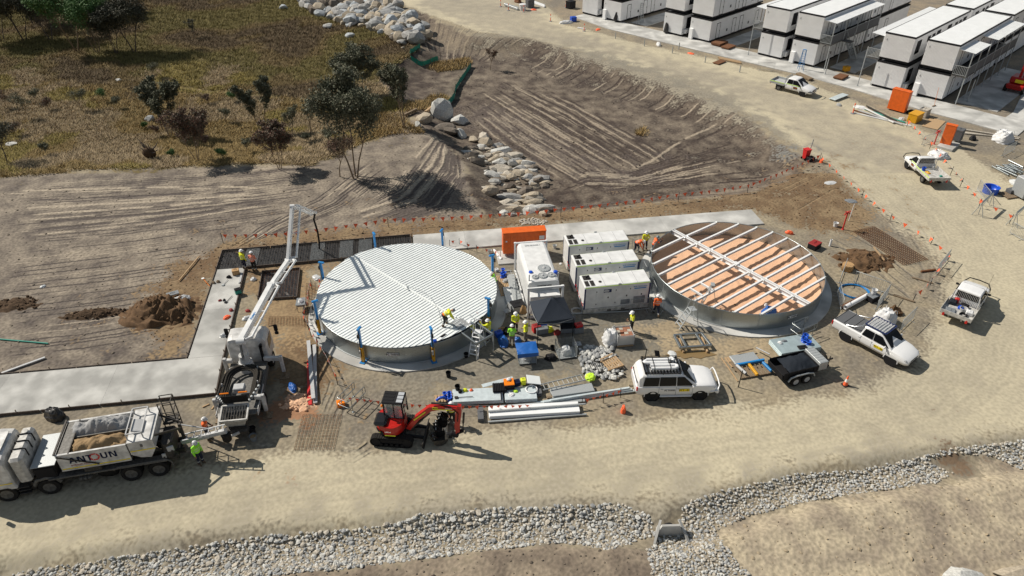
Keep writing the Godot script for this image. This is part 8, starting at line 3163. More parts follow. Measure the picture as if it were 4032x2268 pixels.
	# single rocks in the grass
	rock_at("round grey rock lying in the dry grass","",rock_meshes[1],on(-42.01,-78.43,0.15),V(1.3,0.9,1.0),"rock_grey","boulder")
	rock_at("pale flat rock at the left edge of the grass","",rock_meshes[2],on(-54.07,-71.65,0.1),V(1.3,0.6,0.8),"rock_white","boulder")
	rock_at("tiny pale rock in the upper grass","",rock_meshes[3],on(-51.71,-92.22,0.1),V(0.9,0.5,0.6),"rock_white","boulder")
	# logs
	beam_piece("log","weathered log lying between the slender gum and the boulders","log",on(-12.02,-76.27,0.25),on(-10.83,-77.98,0.3),0.28,0.28,"old_timber")
	beam_piece("log","weathered log end sticking out behind the pointed boulder","log",on(-9.83,-77.62,0.3),on(-9.32,-82.13,0.4),0.32,0.32,"timber")
	# silt fences
	silt_fence("curved green silt fence round the foot of the boulder pile",[-13.08,-102.53,-13.68,-100.81,-14.15,-99.67,-13.87,-97.83,-13.01,-97.38,-12.2,-97.51,-11.34,-99.08,-10.14,-101.03],0.75)
	silt_fence("long green silt fence between the basin and the chute boulders",[-5.65,-97.9,-6.15,-94.54,-6.77,-91.12,-7.15,-88.35,-7.13,-85.71,-7.51,-83.6,-8.04,-81.78],0.8)
	# grass
	rng.seed=77
	var tuft:=N()
	tuft.colored=true
	for i in 9:
		var a:=TAU*i/9.0+rng.randf()*0.6
		var d:=V(cos(a),0,sin(a))
		var sd:=V(-sin(a),0,cos(a))*0.035
		var b:=d*rf(0.02,0.2)
		tuft.col=Color.WHITE*rf(0.75,1.15)
		tuft.tri(b-sd,b+sd,b+d*rf(0.1,0.34)+V(0,rf(0.16,0.34),0))
	var tm:=tuft.mesh()
	var gm:=StandardMaterial3D.new()
	gm.vertex_color_use_as_albedo=true
	gm.roughness=0.9
	gm.cull_mode=BaseMaterial3D.CULL_DISABLED
	gm.backlight=Color(0.16,0.13,0.05)
	M["grass"]=gm
	var fn:=FastNoiseLite.new()
	fn.seed=5
	fn.frequency=0.045
	fn.fractal_octaves=3
	var zone:=pl([-49.95,-59.8,-48.57,-61.23,-44.99,-61.57,-41.83,-62.8,-34.26,-63.1,-30.64,-63.76,-26.04,-63.99,-22.96,-64.15,-20.05,-63.39,-18.17,-65.5,-14.94,-69.99,-12.06,-73.59,-11.77,-76.59,-13.5,-81.24,-16.88,-88.53,-15.39,-95.41,-12.94,-101.57,-15.38,-108.93,-19.85,-124.03,-23.66,-133.49,-28.5,-147.27,-48.18,-156.77,-80.96,-156.77,-110.45,-156.77])
	var X:=[]
	var Cs:=[]
	var gully:=pl([-45.64,-90.32,-42.2,-89.63,-38.57,-88.26,-35.3,-87.82,-33.36,-87.06,-28.98,-86.06])
	for sp in [0.29]:
		for q in scatter(zone,sp):
			var n:=fn.get_noise_2d(q.x,q.y)
			if edge(gully,q,false)<0.35: continue
			var far:=clampf((-q.y-60.0)/70.0,0,1)
			if rng.randf()<far*0.35: continue
			var z:=rf(0.55,1.25)*(1.0+far*0.5)
			X.append(Transform3D(Basis(Vector3.UP,rf(0,TAU)).scaled(V(z*1.25,z*rf(0.5,1.0),z*1.25)),on(q.x,q.y,-0.02)))
			var c:=Color(0.29,0.205,0.08)
			var pale:=fn.get_noise_2d(q.x*1.7+300,q.y*1.7)
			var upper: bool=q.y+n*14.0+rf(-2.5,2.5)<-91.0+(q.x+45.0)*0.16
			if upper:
				c=Color(0.215,0.155,0.065) if n<0.02 else Color(0.20,0.165,0.052)  # browner tufts, with the cloud shadow over the upper slope painted in
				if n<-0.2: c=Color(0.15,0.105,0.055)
			else:
				if n>0.14: c=Color(0.29,0.23,0.065)
				if pale>0.02: c=Color(0.36,0.275,0.165)
			if rng.randf()<0.05: c=c*0.6
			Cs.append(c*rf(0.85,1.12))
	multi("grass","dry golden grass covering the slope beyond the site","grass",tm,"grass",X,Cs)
	for gp_ in [["dry grass tufts on the mound by the silt fence",[-11.82,-96.97,-11.17,-98.98,-8.74,-100.9,-6.19,-102.03,-5.71,-99.25,-6.93,-96.58,-10.02,-95.55]],["dry grass patch left of the long silt fence",[-13.52,-79.17,-12.29,-80.73,-10.18,-86.57,-8.37,-87.01,-7.75,-84.86,-9.23,-82.78,-11.16,-77.19]],["dry grass strip between the gum trees and the chute",[-15.94,-79.05,-13.99,-77.44,-11.55,-74.65,-9.31,-72.57,-9.47,-71.57,-12.44,-71.24,-13.99,-70.27,-15.32,-73.49]],["single grass clump on the basin floor",[13.85,-75.59,14.92,-76.3,15.34,-74.55,14.5,-73.52,13.79,-74.2]]]:
		var X2:=[]
		var C2:=[]
		for q in scatter(pl(gp_[1]),0.32):
			var z:=rf(0.8,1.5)
			X2.append(Transform3D(Basis(Vector3.UP,rf(0,TAU)).scaled(V(z,z,z)),on(q.x,q.y,-0.02)))
			C2.append(Color(0.34,0.24,0.10)*rf(0.7,1.2))
		multi("grass",gp_[0],"grass",tm,"grass",X2,C2)

func silt_fence(label: String,pts: Array,h: float):
	var P:=pl(pts)
	var o:=thing("silt_fence",label,"fence",on(P[0].x,P[0].y),0)
	var s:=N()
	var rows:=[]
	var fn:=FastNoiseLite.new()
	fn.frequency=0.8
	for i in P.size()-1:
		for k in 5:
			var q:=P[i].lerp(P[i+1],k/5.0)
			var b:=on(q.x,q.y)-o.position
			var w:=fn.get_noise_2d(q.x,q.y)*0.25
			rows.append([b,b+V(w*0.5,h*0.5,w*0.3),b+V(w*0.2,h*(0.9+w),0.1)])
	s.loft(rows,false,false,true)
	part("fabric",s,"green_cloth",o)
	for q in P:
		var k:=N()
		var b:=on(q.x,q.y)-o.position
		k.bar(b+V(0,-0.1,0),b+V(0,h+0.15,0),0.05)
		part("stake",k,"old_timber",o)


# ---------------------------------------------------------------- everything that lies about the site
func tool_case(called: String,label: String,at: Vector3,size: Vector3,m: String,turn:=0.0,lid := "") -> Node3D:
	var o:=thing(called,label,called.replace("_"," "),at,turn)
	var s:=N()
	s.rbox(V(0,size.y*0.42,0),V(size.x,size.y*0.84,size.z),0.025)
	part("body",s,m,o)
	var l:=N()
	l.rbox(V(0,size.y*0.92,0),V(size.x*1.03,size.y*0.16,size.z*1.03),0.02)
	part("lid",l,lid if lid else m,o)
	var h:=N()
	h.tube([V(-size.x*0.2,size.y,0),V(-size.x*0.18,size.y+0.05,0),V(size.x*0.18,size.y+0.05,0),V(size.x*0.2,size.y,0)],0.014,5)
	part("handle",h,"black",o)
	return o
func wire_cage(label: String,at: Vector3,turn: float,w: float,l: float,h: float) -> Node3D:
	var o:=thing("wire_cage",label,"cage",at,turn)
	for q in [[V(w/2,0,0),true,l],[V(-w/2,0,0),true,l],[V(0,0,l/2),false,w],[V(0,0,-l/2),false,w]]:
		var s:=N()
		var n:=int(q[2]/0.09)
		var d:=V(0,0,1) if q[1] else V(1,0,0)
		for i in n+1: s.cyl(q[0]+d*(i*q[2]/n-q[2]/2)+V(0,0.12,0),q[0]+d*(i*q[2]/n-q[2]/2)+V(0,h,0),0.006,-1.0,4,false)
		for i in 9: s.cyl(q[0]-d*q[2]/2+V(0,0.12+i*(h-0.12)/8,0),q[0]+d*q[2]/2+V(0,0.12+i*(h-0.12)/8,0),0.006,-1.0,4,false)
		part("wire_side",s,"galv",o)
	var b:=N()
	b.box(V(0,0.11,0),V(w,0.03,l))
	for q in [[1,1],[1,-1],[-1,1],[-1,-1]]:
		b.bar(V(q[0]*w*0.48,0,q[1]*l*0.48),V(q[0]*w*0.48,h,q[1]*l*0.48),0.03)
	part("base",b,"galv_dull",o)
	return o
func stack_sheets(called: String,label: String,cat: String,at: Vector3,turn: float,w: float,l: float,count: int,t: float,m: String,spread:=0.03):
	var o:=thing(called,label,cat,at,turn)
	for x in [-0.35,0.0,0.35]:
		var b:=N()
		b.box(V(x*w,0.04,0),V(0.09,0.08,l*1.05))
		part("bearer",b,"old_timber",o)
	for i in count:
		var s:=N()
		s.rbox(V(rf(-spread,spread),0.08+(i+0.5)*t,rf(-spread,spread)),V(w,t*0.9,l),t*0.2,V(0,rf(-1,1)*spread*12,0))
		part("sheet",s,m,o)
	return o
func ladder_flat(label: String,a: Vector3,b: Vector3,w: float,m := "galv_dull",n:=10):
	var o:=thing("extension_ladder",label,"ladder",(a+b)/2,0)
	var d:=(b-a)/2
	var sd:=d.normalized().cross(Vector3.UP)*w/2
	for k in [-1.0,1.0]:
		var s:=N()
		s.bar(-d+sd*k,d+sd*k,0.03,0.08)
		part("stile",s,m,o)
	for i in n:
		var s:=N()
		var p:=-d+d*2*(i+0.5)/n
		s.cyl(p-sd,p+sd,0.018,-1.0,6)
		part("rung",s,m,o)
func hydrant(label: String,at: Vector3,h: float):
	var o:=thing("hydrant",label,"hydrant",at,20)
	var s:=N()
	s.cyl(V(0,0,0),V(0,h,0),0.055,-1.0,10)
	s.lathe([[0.11,0],[0.11,0.04],[0.06,0.05]],12)
	part("standpipe",s,"red",o)
	var v:=N()
	v.cyl(V(-0.2,h-0.05,0),V(0.2,h-0.05,0),0.05,-1.0,8)
	v.cyl(V(0.2,h-0.05,0),V(0.28,h-0.2,0),0.05,-1.0,8)
	v.cyl(V(-0.2,h-0.05,0),V(-0.28,h-0.2,0),0.05,-1.0,8)
	v.ball(V(0,h+0.04,0),V(0.09,0.08,0.09))
	part("valve_head",v,"red",o)
	for x in [-0.2,0.2]:
		var w:=N()
		w.lathe([[0.08,0.0],[0.09,0.015],[0.08,0.03]],10,V(x,h+0.08,0))
		part("hand_wheel",w,"machine_red",o)
func bollard(label: String,at: Vector3,h:=1.1):
	var o:=thing("bollard",label,"bollard",at,0,"red and white marker posts")
	for i in 4:
		var s:=N()
		s.cyl(V(0,0.06+i*(h-0.06)/4,0),V(0,0.06+(i+1)*(h-0.06)/4,0),0.06,-1.0,10)
		part("band",s,"flag_orange" if i != 2 else "reflector",o)
	var b:=N()
	b.lathe([[0.26,0],[0.26,0.04],[0.1,0.08]],14)
	part("base",b,"grey_plastic",o)
func hand_tool(called: String,label: String,at: Vector3,turn: float,L: float,head: String,m := "old_timber"):
	var o:=thing(called,label,called.replace("_"," "),at,turn)
	var s:=N()
	s.cyl(V(-L/2,0.04,0),V(L/2,0.06,0),0.018,-1.0,6)
	part("handle",s,m,o)
	var h:=N()
	h.rbox(V(-L/2,0.05,0),V(0.22,0.05,0.2),0.02)
	part("head",h,head,o)

func build_small():
	rng.seed=61
	# ---- planks, rails and mesh by the closed tank
	beam_piece("plank","long pale plank, the taller one leaning across the red one near the tank","plank",on(-13.45,-36.42,0.25),on(-11.84,-30.89,0.32),0.24,0.08,"grey_light")
	beam_piece("plank","pale plank lying beside the taller pale plank","plank",on(-13.01,-36.14,0.12),on(-11.71,-30.71,0.12),0.24,0.10,"grey_light")
	beam_piece("plank","red painted plank lying under the pale planks","plank",on(-13.01,-34.62,0.08),on(-12.02,-30.58,0.08),0.26,0.10,"red")
	mesh_sheet("steel reinforcing mesh sheet lying on the road edge behind the excavator",[-12.26,-29.84,-9.98,-29.84,-9.92,-27.12,-12.08,-27.12],0.2,"rust")
	mesh_sheet("rusty mesh sheet lying beside the pump truck's cab",[-16.88,-39.28,-13.81,-39.28,-13.59,-38.33,-16.69,-38.33],0.2,"rust")
	mesh_sheet("rusty mesh strip under the bunting left of the closed tank",[-15.26,-43.28,-14.64,-43.51,-13.66,-38.35,-14.17,-38.15],0.2,"rust")
	mesh_sheet("large rusty mesh sheet laid flat beside the open tank",[28.32,-50.97,30.39,-51.78,32.46,-46.64,30.23,-45.85],0.2,"rust",0.02)
	crumple("bag","blue wrapped bag lying by the pump truck's outrigger","bag","blue_tarp",on(-13.47,-32.17),V(1.3,0.35,0.6),21)
	mound("sand_spill","pink sand tipped between the pump truck and the planks",on(-12.77,-30.89),2.6,2.0,0.28,"sand_orange",5)
	pail("black bucket beside the pump hopper",on(-14.77,-28.42),"black",0.2,0.42,"membrane")
	pail("grey bucket with pale slurry behind the black one at the pump hopper",on(-14.56,-27.9),"grey_plastic",0.2,0.36,"sand")
	for q in [[-18.22,-30.6,40],[-17.73,-30.49,80]]: beam_piece("timber_offcut","short timber offcut lying beside the concrete path's end","timber",on(q[0],q[1],0.04)-V(0.2,0,0).rotated(Vector3.UP,deg_to_rad(q[2])),on(q[0],q[1],0.04)+V(0.2,0,0).rotated(Vector3.UP,deg_to_rad(q[2])),0.09,0.05,"timber","timber offcuts at the path end")
	beam_piece("brick","red block at the end of the concrete path","block",on(-17.94,-31.11,0.05),on(-17.79,-31.17,0.05),0.1,0.07,"red")
	crumple("plastic_sheet","black plastic sheet draped behind the mixer truck's bin","plastic sheet","membrane",on(-26.63,-29.63),V(1.6,1.0,1.1),22)
	crumple("plastic_bag","pale plastic bag on the path edge beside the pump cab","bag","film",on(-19.26,-37.08,0.14),V(0.8,0.3,0.5),23)
	# ---- tools on the fresh path
	crumple("safety_vest","orange hi-vis vest dropped on the fresh path","vest","flag_orange",on(-19.73,-39.06,0.14),V(0.75,0.22,0.5),24)
	tool_case("cardboard_box","brown box standing on the path beside the two workers",on(-20.8,-44.48,0.14),V(0.5,0.4,0.4),"card",20)
	tool_case("power_trowel","green power tool standing at the path edge",on(-19.86,-42,0.14),V(0.42,0.38,0.36),"teal",30,"black")
	crumple("knee_pads","black knee pads lying on the path below the box","knee pads","black",on(-21.19,-44,0.14),V(0.35,0.28,0.5),25)
	for q in [[-22.09,-43.28,26,"dark brown boots standing at the path's left edge"],[-21.78,-43.39,27,"brown boots beside the dark ones on the path"]]: crumple("boots",q[3],"boots","old_timber",on(q[0],q[1],0.14),V(0.4,0.25,0.3),q[2])
	hand_tool("float_trowel","pale float trowel lying on the path",on(-21.23,-43.33,0.14),80,0.7,"galv_dull","grey_light")
	hand_tool("hand_saw","dark hand tool lying across the path",on(-20.27,-41.21,0.14),75,0.8,"black","black")
	crumple("drill","red cordless drill lying on the path","drill","dark_red",on(-20.87,-41.04,0.14),V(0.35,0.18,0.2),28)
	crumple("drill","black drill beside the red one on the path","drill","black",on(-20.59,-41.1,0.14),V(0.35,0.16,0.2),29)
	crumple("drill","red and black saw on the path beside the orange vest","saw","dark_red",on(-19.7,-39.9,0.14),V(0.45,0.22,0.35),30)
	crumple("drill","red tool lying in the dirt beside the path edge","tool","dark_red",on(-18.59,-40.01),V(0.5,0.2,0.4),31)
	beam_piece("level","white straight edge lying at the path's edge near the box","straight edge",on(-20.15,-43.22,0.18),on(-20.39,-44.55,0.18),0.16,0.08,"grey_light")
	hand_tool("broom","push broom with orange handle left of the path",on(-22.69,-43.45),-50,1.5,"reflector","lamp_amber")
	beam_piece("timber_batten","long orange timber batten lying on the damp soil left of the path","timber",on(-24.83,-43.65,0.1),on(-24.54,-46.96,0.12),0.09,0.06,"timber")
	mound("dirt_mound","large brown dirt mound left of the fresh path",on(-24.49,-40.06)+V(0,0,0.2),6.4,4.6,1.15,"soil",11)
	crumple("rubbish_heap","grey and white rubbish on top of the dirt mound","rubbish","grey_light",on(-23.52,-40.94,0.35),V(1.6,0.35,0.9),32)
	tool_case("board","dark board lying on the dirt mound",on(-24.24,-41.31,0.55),V(0.8,0.08,0.45),"grey_plastic",30)
	mound("dirt_mound","low ridge of dark clods in the dirt field",on(-29.21,-39.63),5.5,1.6,0.4,"soil_dark",12,8)
	mound("dirt_mound","dark churned soil at the left edge of the dirt field",on(-35.45,-40.79),4.6,2.2,0.28,"soil_dark",13)
	crumple("plastic_bag","small clear plastic bag alone on the dirt field","bag","film",on(-34.64,-43.01),V(0.6,0.15,0.45),33)
	beam_piece("pipe","green and orange pipe lying at the left edge of the dirt field","pipe",on(-34.15,-36.81,0.06),on(-30.67,-36.36,0.06),0.08,0.08,"teal")
	beam_piece("timber_batten","pale plank lying beside the concrete path at the left edge","plank",on(-32,-33.39,0.1),on(-30.08,-34.91,0.1),0.16,0.08,"grey_light")
	# ---- wheelbarrow, cement bags inside the corner
	var wb:=thing("wheelbarrow","grey wheelbarrow loaded with white bags beside the bunting","wheelbarrow",on(-14.84,-40.28),100)
	var tr:=N()
	tr.loft([[V(-0.45,0.65,0.33),V(-0.45,0.65,-0.33),V(0.5,0.62,-0.30),V(0.5,0.62,0.30)],[V(-0.25,0.35,0.2),V(-0.25,0.35,-0.2),V(0.3,0.35,-0.2),V(0.3,0.35,0.2)]],true,true,false)
	part("tray",tr,"grey_plastic",wb)
	for z in [-0.24,0.24]:
		var s:=N()
		s.tube([V(0.65,0.2,z*0.2),V(0.2,0.33,z),V(-0.9,0.6,z*1.1)],0.02,5)
		s.bar(V(-0.3,0.36,z),V(-0.4,0.0,z),0.03)
		part("handle",s,"dark_steel",wb)
	wheel(wb,V(0.68,0.2,0.04),0.2,0.09,"red",5)
	crumple("cement_bag","white cement bags heaped in the wheelbarrow","bag","bag_white",on(-14.84,-40.28,0.45),V(0.9,0.5,0.6),34)
	crumple("cement_bag","crumpled pale bags on the soil left of the closed tank","bag","film",on(-14.63,-44.06),V(1.2,0.35,0.7),35)
	crumple("plastic_bag","white plastic bag beside the square formwork","bag","bag_white",on(-19.35,-43.87),V(0.6,0.35,0.5),36)
	crumple("plastic_bag","clear plastic bag behind the pump cab","bag","film",on(-18.39,-39.12),V(0.9,0.3,0.6),37)
	cone("orange and white cone at the back left of the closed tank",on(-14.09,-42.86))
	cone("orange and white traffic cone on the road beside the black trailer",on(20.53,-32.41))
	# ---- bunting
	bunting("long orange bunting along the back of the formwork and concrete strip",[-23.36,-49.15,-18.34,-49.4,-10.34,-51.71,-1.62,-52.51,4.17,-53.54,14.8,-56.21,21.52,-58.19,30.26,-64.47],0.8,0.85,0.04)
	bunting("orange bunting from the red bin down past the open tank",[30.45,-64.53,31.49,-57.05,32.18,-52.82,33.8,-49.02,33.94,-46.55,30.99,-43.2,28.74,-41.19],1.3,0.55,0.04)
	bunting("orange bunting along the far side of the road curve",[42.97,-73.42,42.64,-67.6,41.7,-61.53,41.38,-59.1,40.93,-55.1,42.02,-52.29],1.4,0.8,0.04)
	bunting("orange bunting zigzagging left of the closed tank",[-14.72,-42.69,-14.6,-41.43,-14.36,-40.01,-14.34,-38.86,-13.8,-37.9],0.55,0.7,0.03,true,0.3)
	bunting("orange bunting from the planks to the handrail hoop",[-14.34,-38.74,-13.47,-37.19,-12.74,-35.98,-11.82,-34.41,-10.75,-32.45],0.75,0.75,0.03,true,0.3)
	bunting("orange bunting strung in front of the excavator and panel stacks",[-9.86,-30.71,-6.07,-30.13,-2.86,-29.98,1.16,-30.06],0.42,0.62,0.02,false,0.26)
	bunting("orange bunting from the white panels to the flag post",[4.16,-30.45,5.46,-30.86,6.56,-31.31],0.42,0.65,0.03,true,0.26)
	bunting("loose orange flags over the finished strip beside the closed tank",[-5.03,-48.59,-4.24,-48.83,-3.57,-48.19,-2.76,-47.79,-1.49,-47.17,-0.91,-46.87],0.8,0.55,0.08,true,0.26)
	crumple("bunting_heap","heap of orange bunting tied to the post left of the wagon","bunting","flag_orange",on(6.55,-30.09),V(0.55,0.75,0.4),38)
	crumple("bunting_heap","small heap of orange flags at the corner post by the basin","bunting","flag_orange",on(30.43,-64.39),V(0.5,0.5,0.4),39)
	crumple("bunting_heap","orange flags and a red tripod behind the open tank","bunting","flag_orange",on(22.94,-50.68),V(0.9,0.4,0.4),40)
	for q in [[13.89,-32.23,"star picket standing between the wagon and the pallet of jack parts",1.35],[8.58,-34.92,"thin stake behind the white wagon",0.8]]:
		var s:=N()
		s.bar(V(0,-0.2,0),V(0.03,q[3],0),0.045)
		single("picket",q[2],"picket",s,"black",on(q[0],q[1]))
	# ---- handrails
	handrail("galvanised handrail hoop standing between the excavator and the planks",on(-9.58,-30.06)+V(0.1,0,-0.7),62,1.5)
	handrail("galvanised handrail hoop standing against the open tank's slab",on(19.41,-37.08)+V(0.1,0,-0.3),28,1.5)
	tool_case("work_light","orange tool at the foot of the handrail hoop by the excavator",on(-10.18,-30.64),V(0.45,0.32,0.4),"lamp_amber",20)
	# ---- service area
	tool_case("generator_set","red portable generator under the tent's front corner",on(1.65,-37.76),V(0.55,0.5,0.45),"red",20,"dark_red")
	tool_case("cool_box","white cool box with blue lid under the dark tent",on(2.09,-38.02),V(0.5,0.5,0.45),"bag_white",10,"blue_plastic")
	crumple("tool_bag","yellow and black tool bag under the dark tent","bag","hi_yellow",on(2.5,-37.76),V(0.9,0.5,0.6),41)
	crumple("tool_bag","dark red tool bag on the ground beside the yellow one","bag","dark_red",on(3.05,-37.5),V(0.7,0.4,0.6),42)
	var gb:=tool_case("tool_chest","grey open tool chest at the tent's right leg",on(3.79,-37.81),V(1.05,0.45,0.6),"grey_plastic",5,"black")
	part("raised_lid",box_shape(V(0,0.72,-0.3),V(1.05,0.55,0.05)),"grey_plastic",gb)
	tool_case("tool_chest","grey tool chest with a red case on top beside the tent",on(4.49,-37.71),V(0.65,0.42,0.5),"grey_plastic",8)
	tool_case("tool_case","red power tool case lying open on the grey chest",on(4.49,-37.71,0.46),V(0.5,0.2,0.4),"red",20)
	tool_case("tool_chest","grey chest deep under the dark tent",on(2.0,-37.6),V(0.8,0.45,0.5),"grey_plastic",15)
	crumple("tarp_heap","blue tarp heap with tools between the closed tank and the workers","tarp","blue_tarp",on(-0.6,-36.65),V(1.9,0.4,0.9),43)
	crumple("tarp_heap","second fold of blue tarp behind the worker in the green vest","tarp","blue_tarp",on(0.35,-36.75),V(0.7,0.4,0.7),44)
	tool_case("tool_case","blue tool case on the tarp heap",on(-0.89,-37.25),V(0.5,0.35,0.4),"blue_plastic",30)
	tool_case("cardboard_box","small brown box on the tarp heap",on(-0.66,-37.61),V(0.45,0.3,0.4),"card",15)
	tool_case("tool_case","black tool case among the tarp heap's tools",on(-0.38,-37.56),V(0.5,0.3,0.4),"black",60)
	var ch:=thing("folding_chair","grey folding chair behind the workers by the tank container","chair",on(-0.36,-39.45),30)
	part("seat",box_shape(V(0,0.45,0),V(0.42,0.04,0.42)),"grey_light",ch)
	part("backrest",box_shape(V(0.22,0.75,0),V(0.04,0.4,0.42)),"grey_light",ch)
	for z in [-0.2,0.2]:
		var s:=N()
		s.bar(V(-0.22,0,z),V(0.22,0.95,z),0.025)
		s.bar(V(0.24,0,z),V(-0.15,0.45,z),0.025)
		part("leg",s,"galv_dull",ch)
	# along the tank container
	var pk:=pallet("long timber pallet along the tank container's left side",on(-0.56,-43.03),9,0.9,2.6)
	stack_sheets("ladder_pack","pack of ladder sections stacked along the tank container","ladders",on(0.14,-42.55),9,0.55,3.4,5,0.05,"galv_dull",0.02)
	ladder_flat("aluminium ladder leaning along the tank container's side",on(0.5,-40.56,0.4),on(0.11,-44.03,0.7),0.42)
	stack_sheets("glass_pack","pack of clear sheets between the pallet and the tank container","sheets",on(-0.17,-41.72),9,0.7,2.0,3,0.05,"film")
	crumple("cardboard","torn brown cardboard sheet at the tank container's front corner","cardboard","card",on(0.79,-39.35,0.3),V(0.7,0.9,0.3),45)
	for q in [[-0.68,-44.66,"blue flanged fitting at the rear of the pallet beside the tank container"],[-0.57,-44.21,"front blue flanged fitting on the pallet beside the tank container"],[-0.73,-44.03,"left blue flanged fitting on the pallet beside the tank container"]]: flanged(q[2],on(q[0],q[1],0.15),0)
	crumple("sealant_heap","grey fittings heaped on the pallet beside the tank container","fittings","grey_light",on(-0.46,-43.52,0.15),V(0.7,0.3,0.5),46)
	tool_case("hose_reel","grey drum of cable beside the tank container's front",on(0.4,-40.23),V(0.9,0.55,0.8),"galv_dull",20,"black")
	pipe("drain_pipe","white plastic pipe lying left of the orange switchboard","pipe",on(-1.43,-47.97,0.1),on(-0.81,-46.58,0.1),0.11,"pvc")
	pipe("drain_pipe","thin grey pipe lying on the gravel behind the closed tank's corner","pipe",on(-1.01,-44.92,0.06),on(-0.04,-45.05,0.06),0.05,"galv_dull")
	tool_case("white_box","small white box on the gravel by the closed tank's jack",on(-1.19,-45.11),V(0.3,0.2,0.3),"bag_white",30)
	pail("clear bucket on the soil left of the orange switchboard",on(-1.76,-47.62),"film",0.16,0.3)
	pail("clear bucket on the soil between switchboard and rear generator",on(3.41,-48.4),"film",0.16,0.3)
	crumple("rag","white rag on the gravel behind the tank container","rag","bag_white",on(3.76,-46.11),V(0.35,0.08,0.3),47)
	# hose and pipes in front of the generator
	var cl:=N()
	for k in 3:
		var pts:=[]
		for i in 18: pts.append(V(cos(TAU*i/18)*(0.34+k*0.04),0.04+k*0.03,sin(TAU*i/18)*(0.32+k*0.03)))
		cl.tube(pts,0.018,5,true)
	single("hose_coil","pale hose coil at the front generator's corner","hose",cl,"film",on(4.56,-39.95))
	for q in [[1015,1290],[1030,1300]]: pipe("conduit","thin pipe lying along the front generator's base","pipe",on(4.1,-39.59,0.04+(q[0]-1015)*0.005),on(8.35,-39.95,0.04),0.035,"galv_dull","pipes at the front generator")
	# ---- barrier tape on the generators and barriers
	barrier("crowd barrier leaning on the front generator's base",on(8.25,-39.95),on(9.68,-40.17))
	barrier("crowd barrier beside the orange worker at the open tank",on(9.79,-40.23),on(10.62,-39.78))
	barrier("crowd barrier between the middle generator and the open tank",on(9.92,-44.86),on(10.23,-42.55))
	barrier("crowd barrier between the front generator and the open tank",on(10.26,-42.31),on(10.37,-40.91))
	barrier("crowd barrier behind the workers at the rear generator",on(9.56,-48.25),on(10,-47.62))
	var tape:=N()
	for q in [[V(4.15,1.0,-44.9),V(4.7,0.7,-41.9)],[V(4.55,0.9,-42.0),V(4.95,0.6,-39.6)],[V(4.8,0.85,-39.7),V(8.8,0.8,-40.25)]]:
		var n:=16
		for i in n:
			if i % 2==0: tape.bar(q[0].lerp(q[1],float(i)/n),q[0].lerp(q[1],float(i+1)/n),0.012,0.09)
	single("barrier_tape","red and white barrier tape strung along the generators' left ends","tape",tape,"red")
	# ---- cages, bags, pallets in the middle
	var cg:=wire_cage("wire cage pallet covered with a blue tarp",on(0.94,-34.44)+V(0,0,-0.35),8,1.15,1.0,0.95)
	var tp:=N()
	heap(tp,1.15,1.35,0.14,51,14,10,0.8)
	tp.quad(V(-0.67,-0.28,0.6),V(0.67,-0.22,0.6),V(0.67,0.03,0.57),V(-0.67,0.03,0.57))
	single("tarp_cover","blue tarp spread over the wire cage pallet","tarp",tp,"blue_tarp",cg.position+V(0,0.97,0),8)
	crumple("cage_contents","grey and yellow fittings inside the tarp-covered cage","fittings","grey_light",cg.position+V(0,0.13,0.05),V(0.9,0.6,0.8),52)
	var c2:=wire_cage("open wire cage pallet full of clear plastic bags",on(3.5,-35)+V(0,0,-0.35),12,1.2,1.05,0.95)
	crumple("clear_bags","clear plastic bags of fittings filling the open wire cage","bags","film",c2.position+V(0,0.13,0),V(1.1,0.75,0.95),53)
	crumple("black_mat","black rubber mat leaning beside the open wire cage","mat","black",on(2.5,-34.91),V(1.1,0.5,0.8),54)
	tool_case("white_sheet","pale sheet lying behind the open wire cage",on(4.29,-36.32,0.02),V(0.55,0.06,0.4),"grey_light",10)
	pail("black bucket behind the open wire cage",on(2.65,-35.78),"black")
	pail("black bucket on the gravel below the closed tank's hatch",on(-2.96,-35.05),"black")
	pail("black bucket alone on the gravel in front of the closed tank",on(-3.96,-33.16),"black",0.16,0.4)
	bulk_bag("white bulk bag beside the brick pallet",on(6.51,-36.57),20,0.95,0.95,61)
	var bp:=pallet("timber pallet carrying the wrapped bricks",on(7.38,-36.37)+V(0,0,-0.25),8,1.1,1.1)
	var bk:=thing("brick_pack","plastic-wrapped pack of bricks on its pallet beside the bulk bag","bricks",bp.position+V(0,0.145,0),8)
	for y in 6:
		for i in 4:
			for j in 4:
				if y==5 and i<2 and j>1: continue
				part("brick",box_shape(V(-0.375+i*0.25,0.06+y*0.115,-0.375+j*0.25),V(0.235,0.108,0.235)),"brick_red" if (i+j+y) % 3 else "rock_warm",bk)
	for q in [[V(0,0.4,0.53),V(1.06,0.78,0.008)],[V(0,0.4,-0.53),V(1.06,0.78,0.008)],[V(0.53,0.4,0),V(0.008,0.78,1.06)],[V(-0.53,0.4,0),V(0.008,0.78,1.06)]]: part("wrap",box_shape(q[0],q[1]),"wrap",bk)
	for q in [[0.5,0.5],[-0.5,0.5],[0.5,-0.5],[-0.5,-0.5]]: part("edge_board",box_shape(V(q[0]*1.08,0.42,q[1]*1.08),V(0.06,0.84,0.06)),"grey_light",bk)
	pallet("broken timber pallet lying tilted on the grey stone heap",on(6.36,-34.16,0.16),25,1.15,1.0)
	beam_piece("timber_batten","timber batten lying across the tilted pallet","timber",on(5.61,-34.34,0.42),on(6.45,-34.91,0.42),0.1,0.05,"timber")
	var gt:=N()
	for i in 9: gt.bar(V(-0.5+i*0.125,0,-0.5),V(-0.5+i*0.125,0,0.5),0.02,0.05)
	for z in [-0.5,0.5]: gt.bar(V(-0.5,0,z),V(0.5,0,z),0.04,0.06)
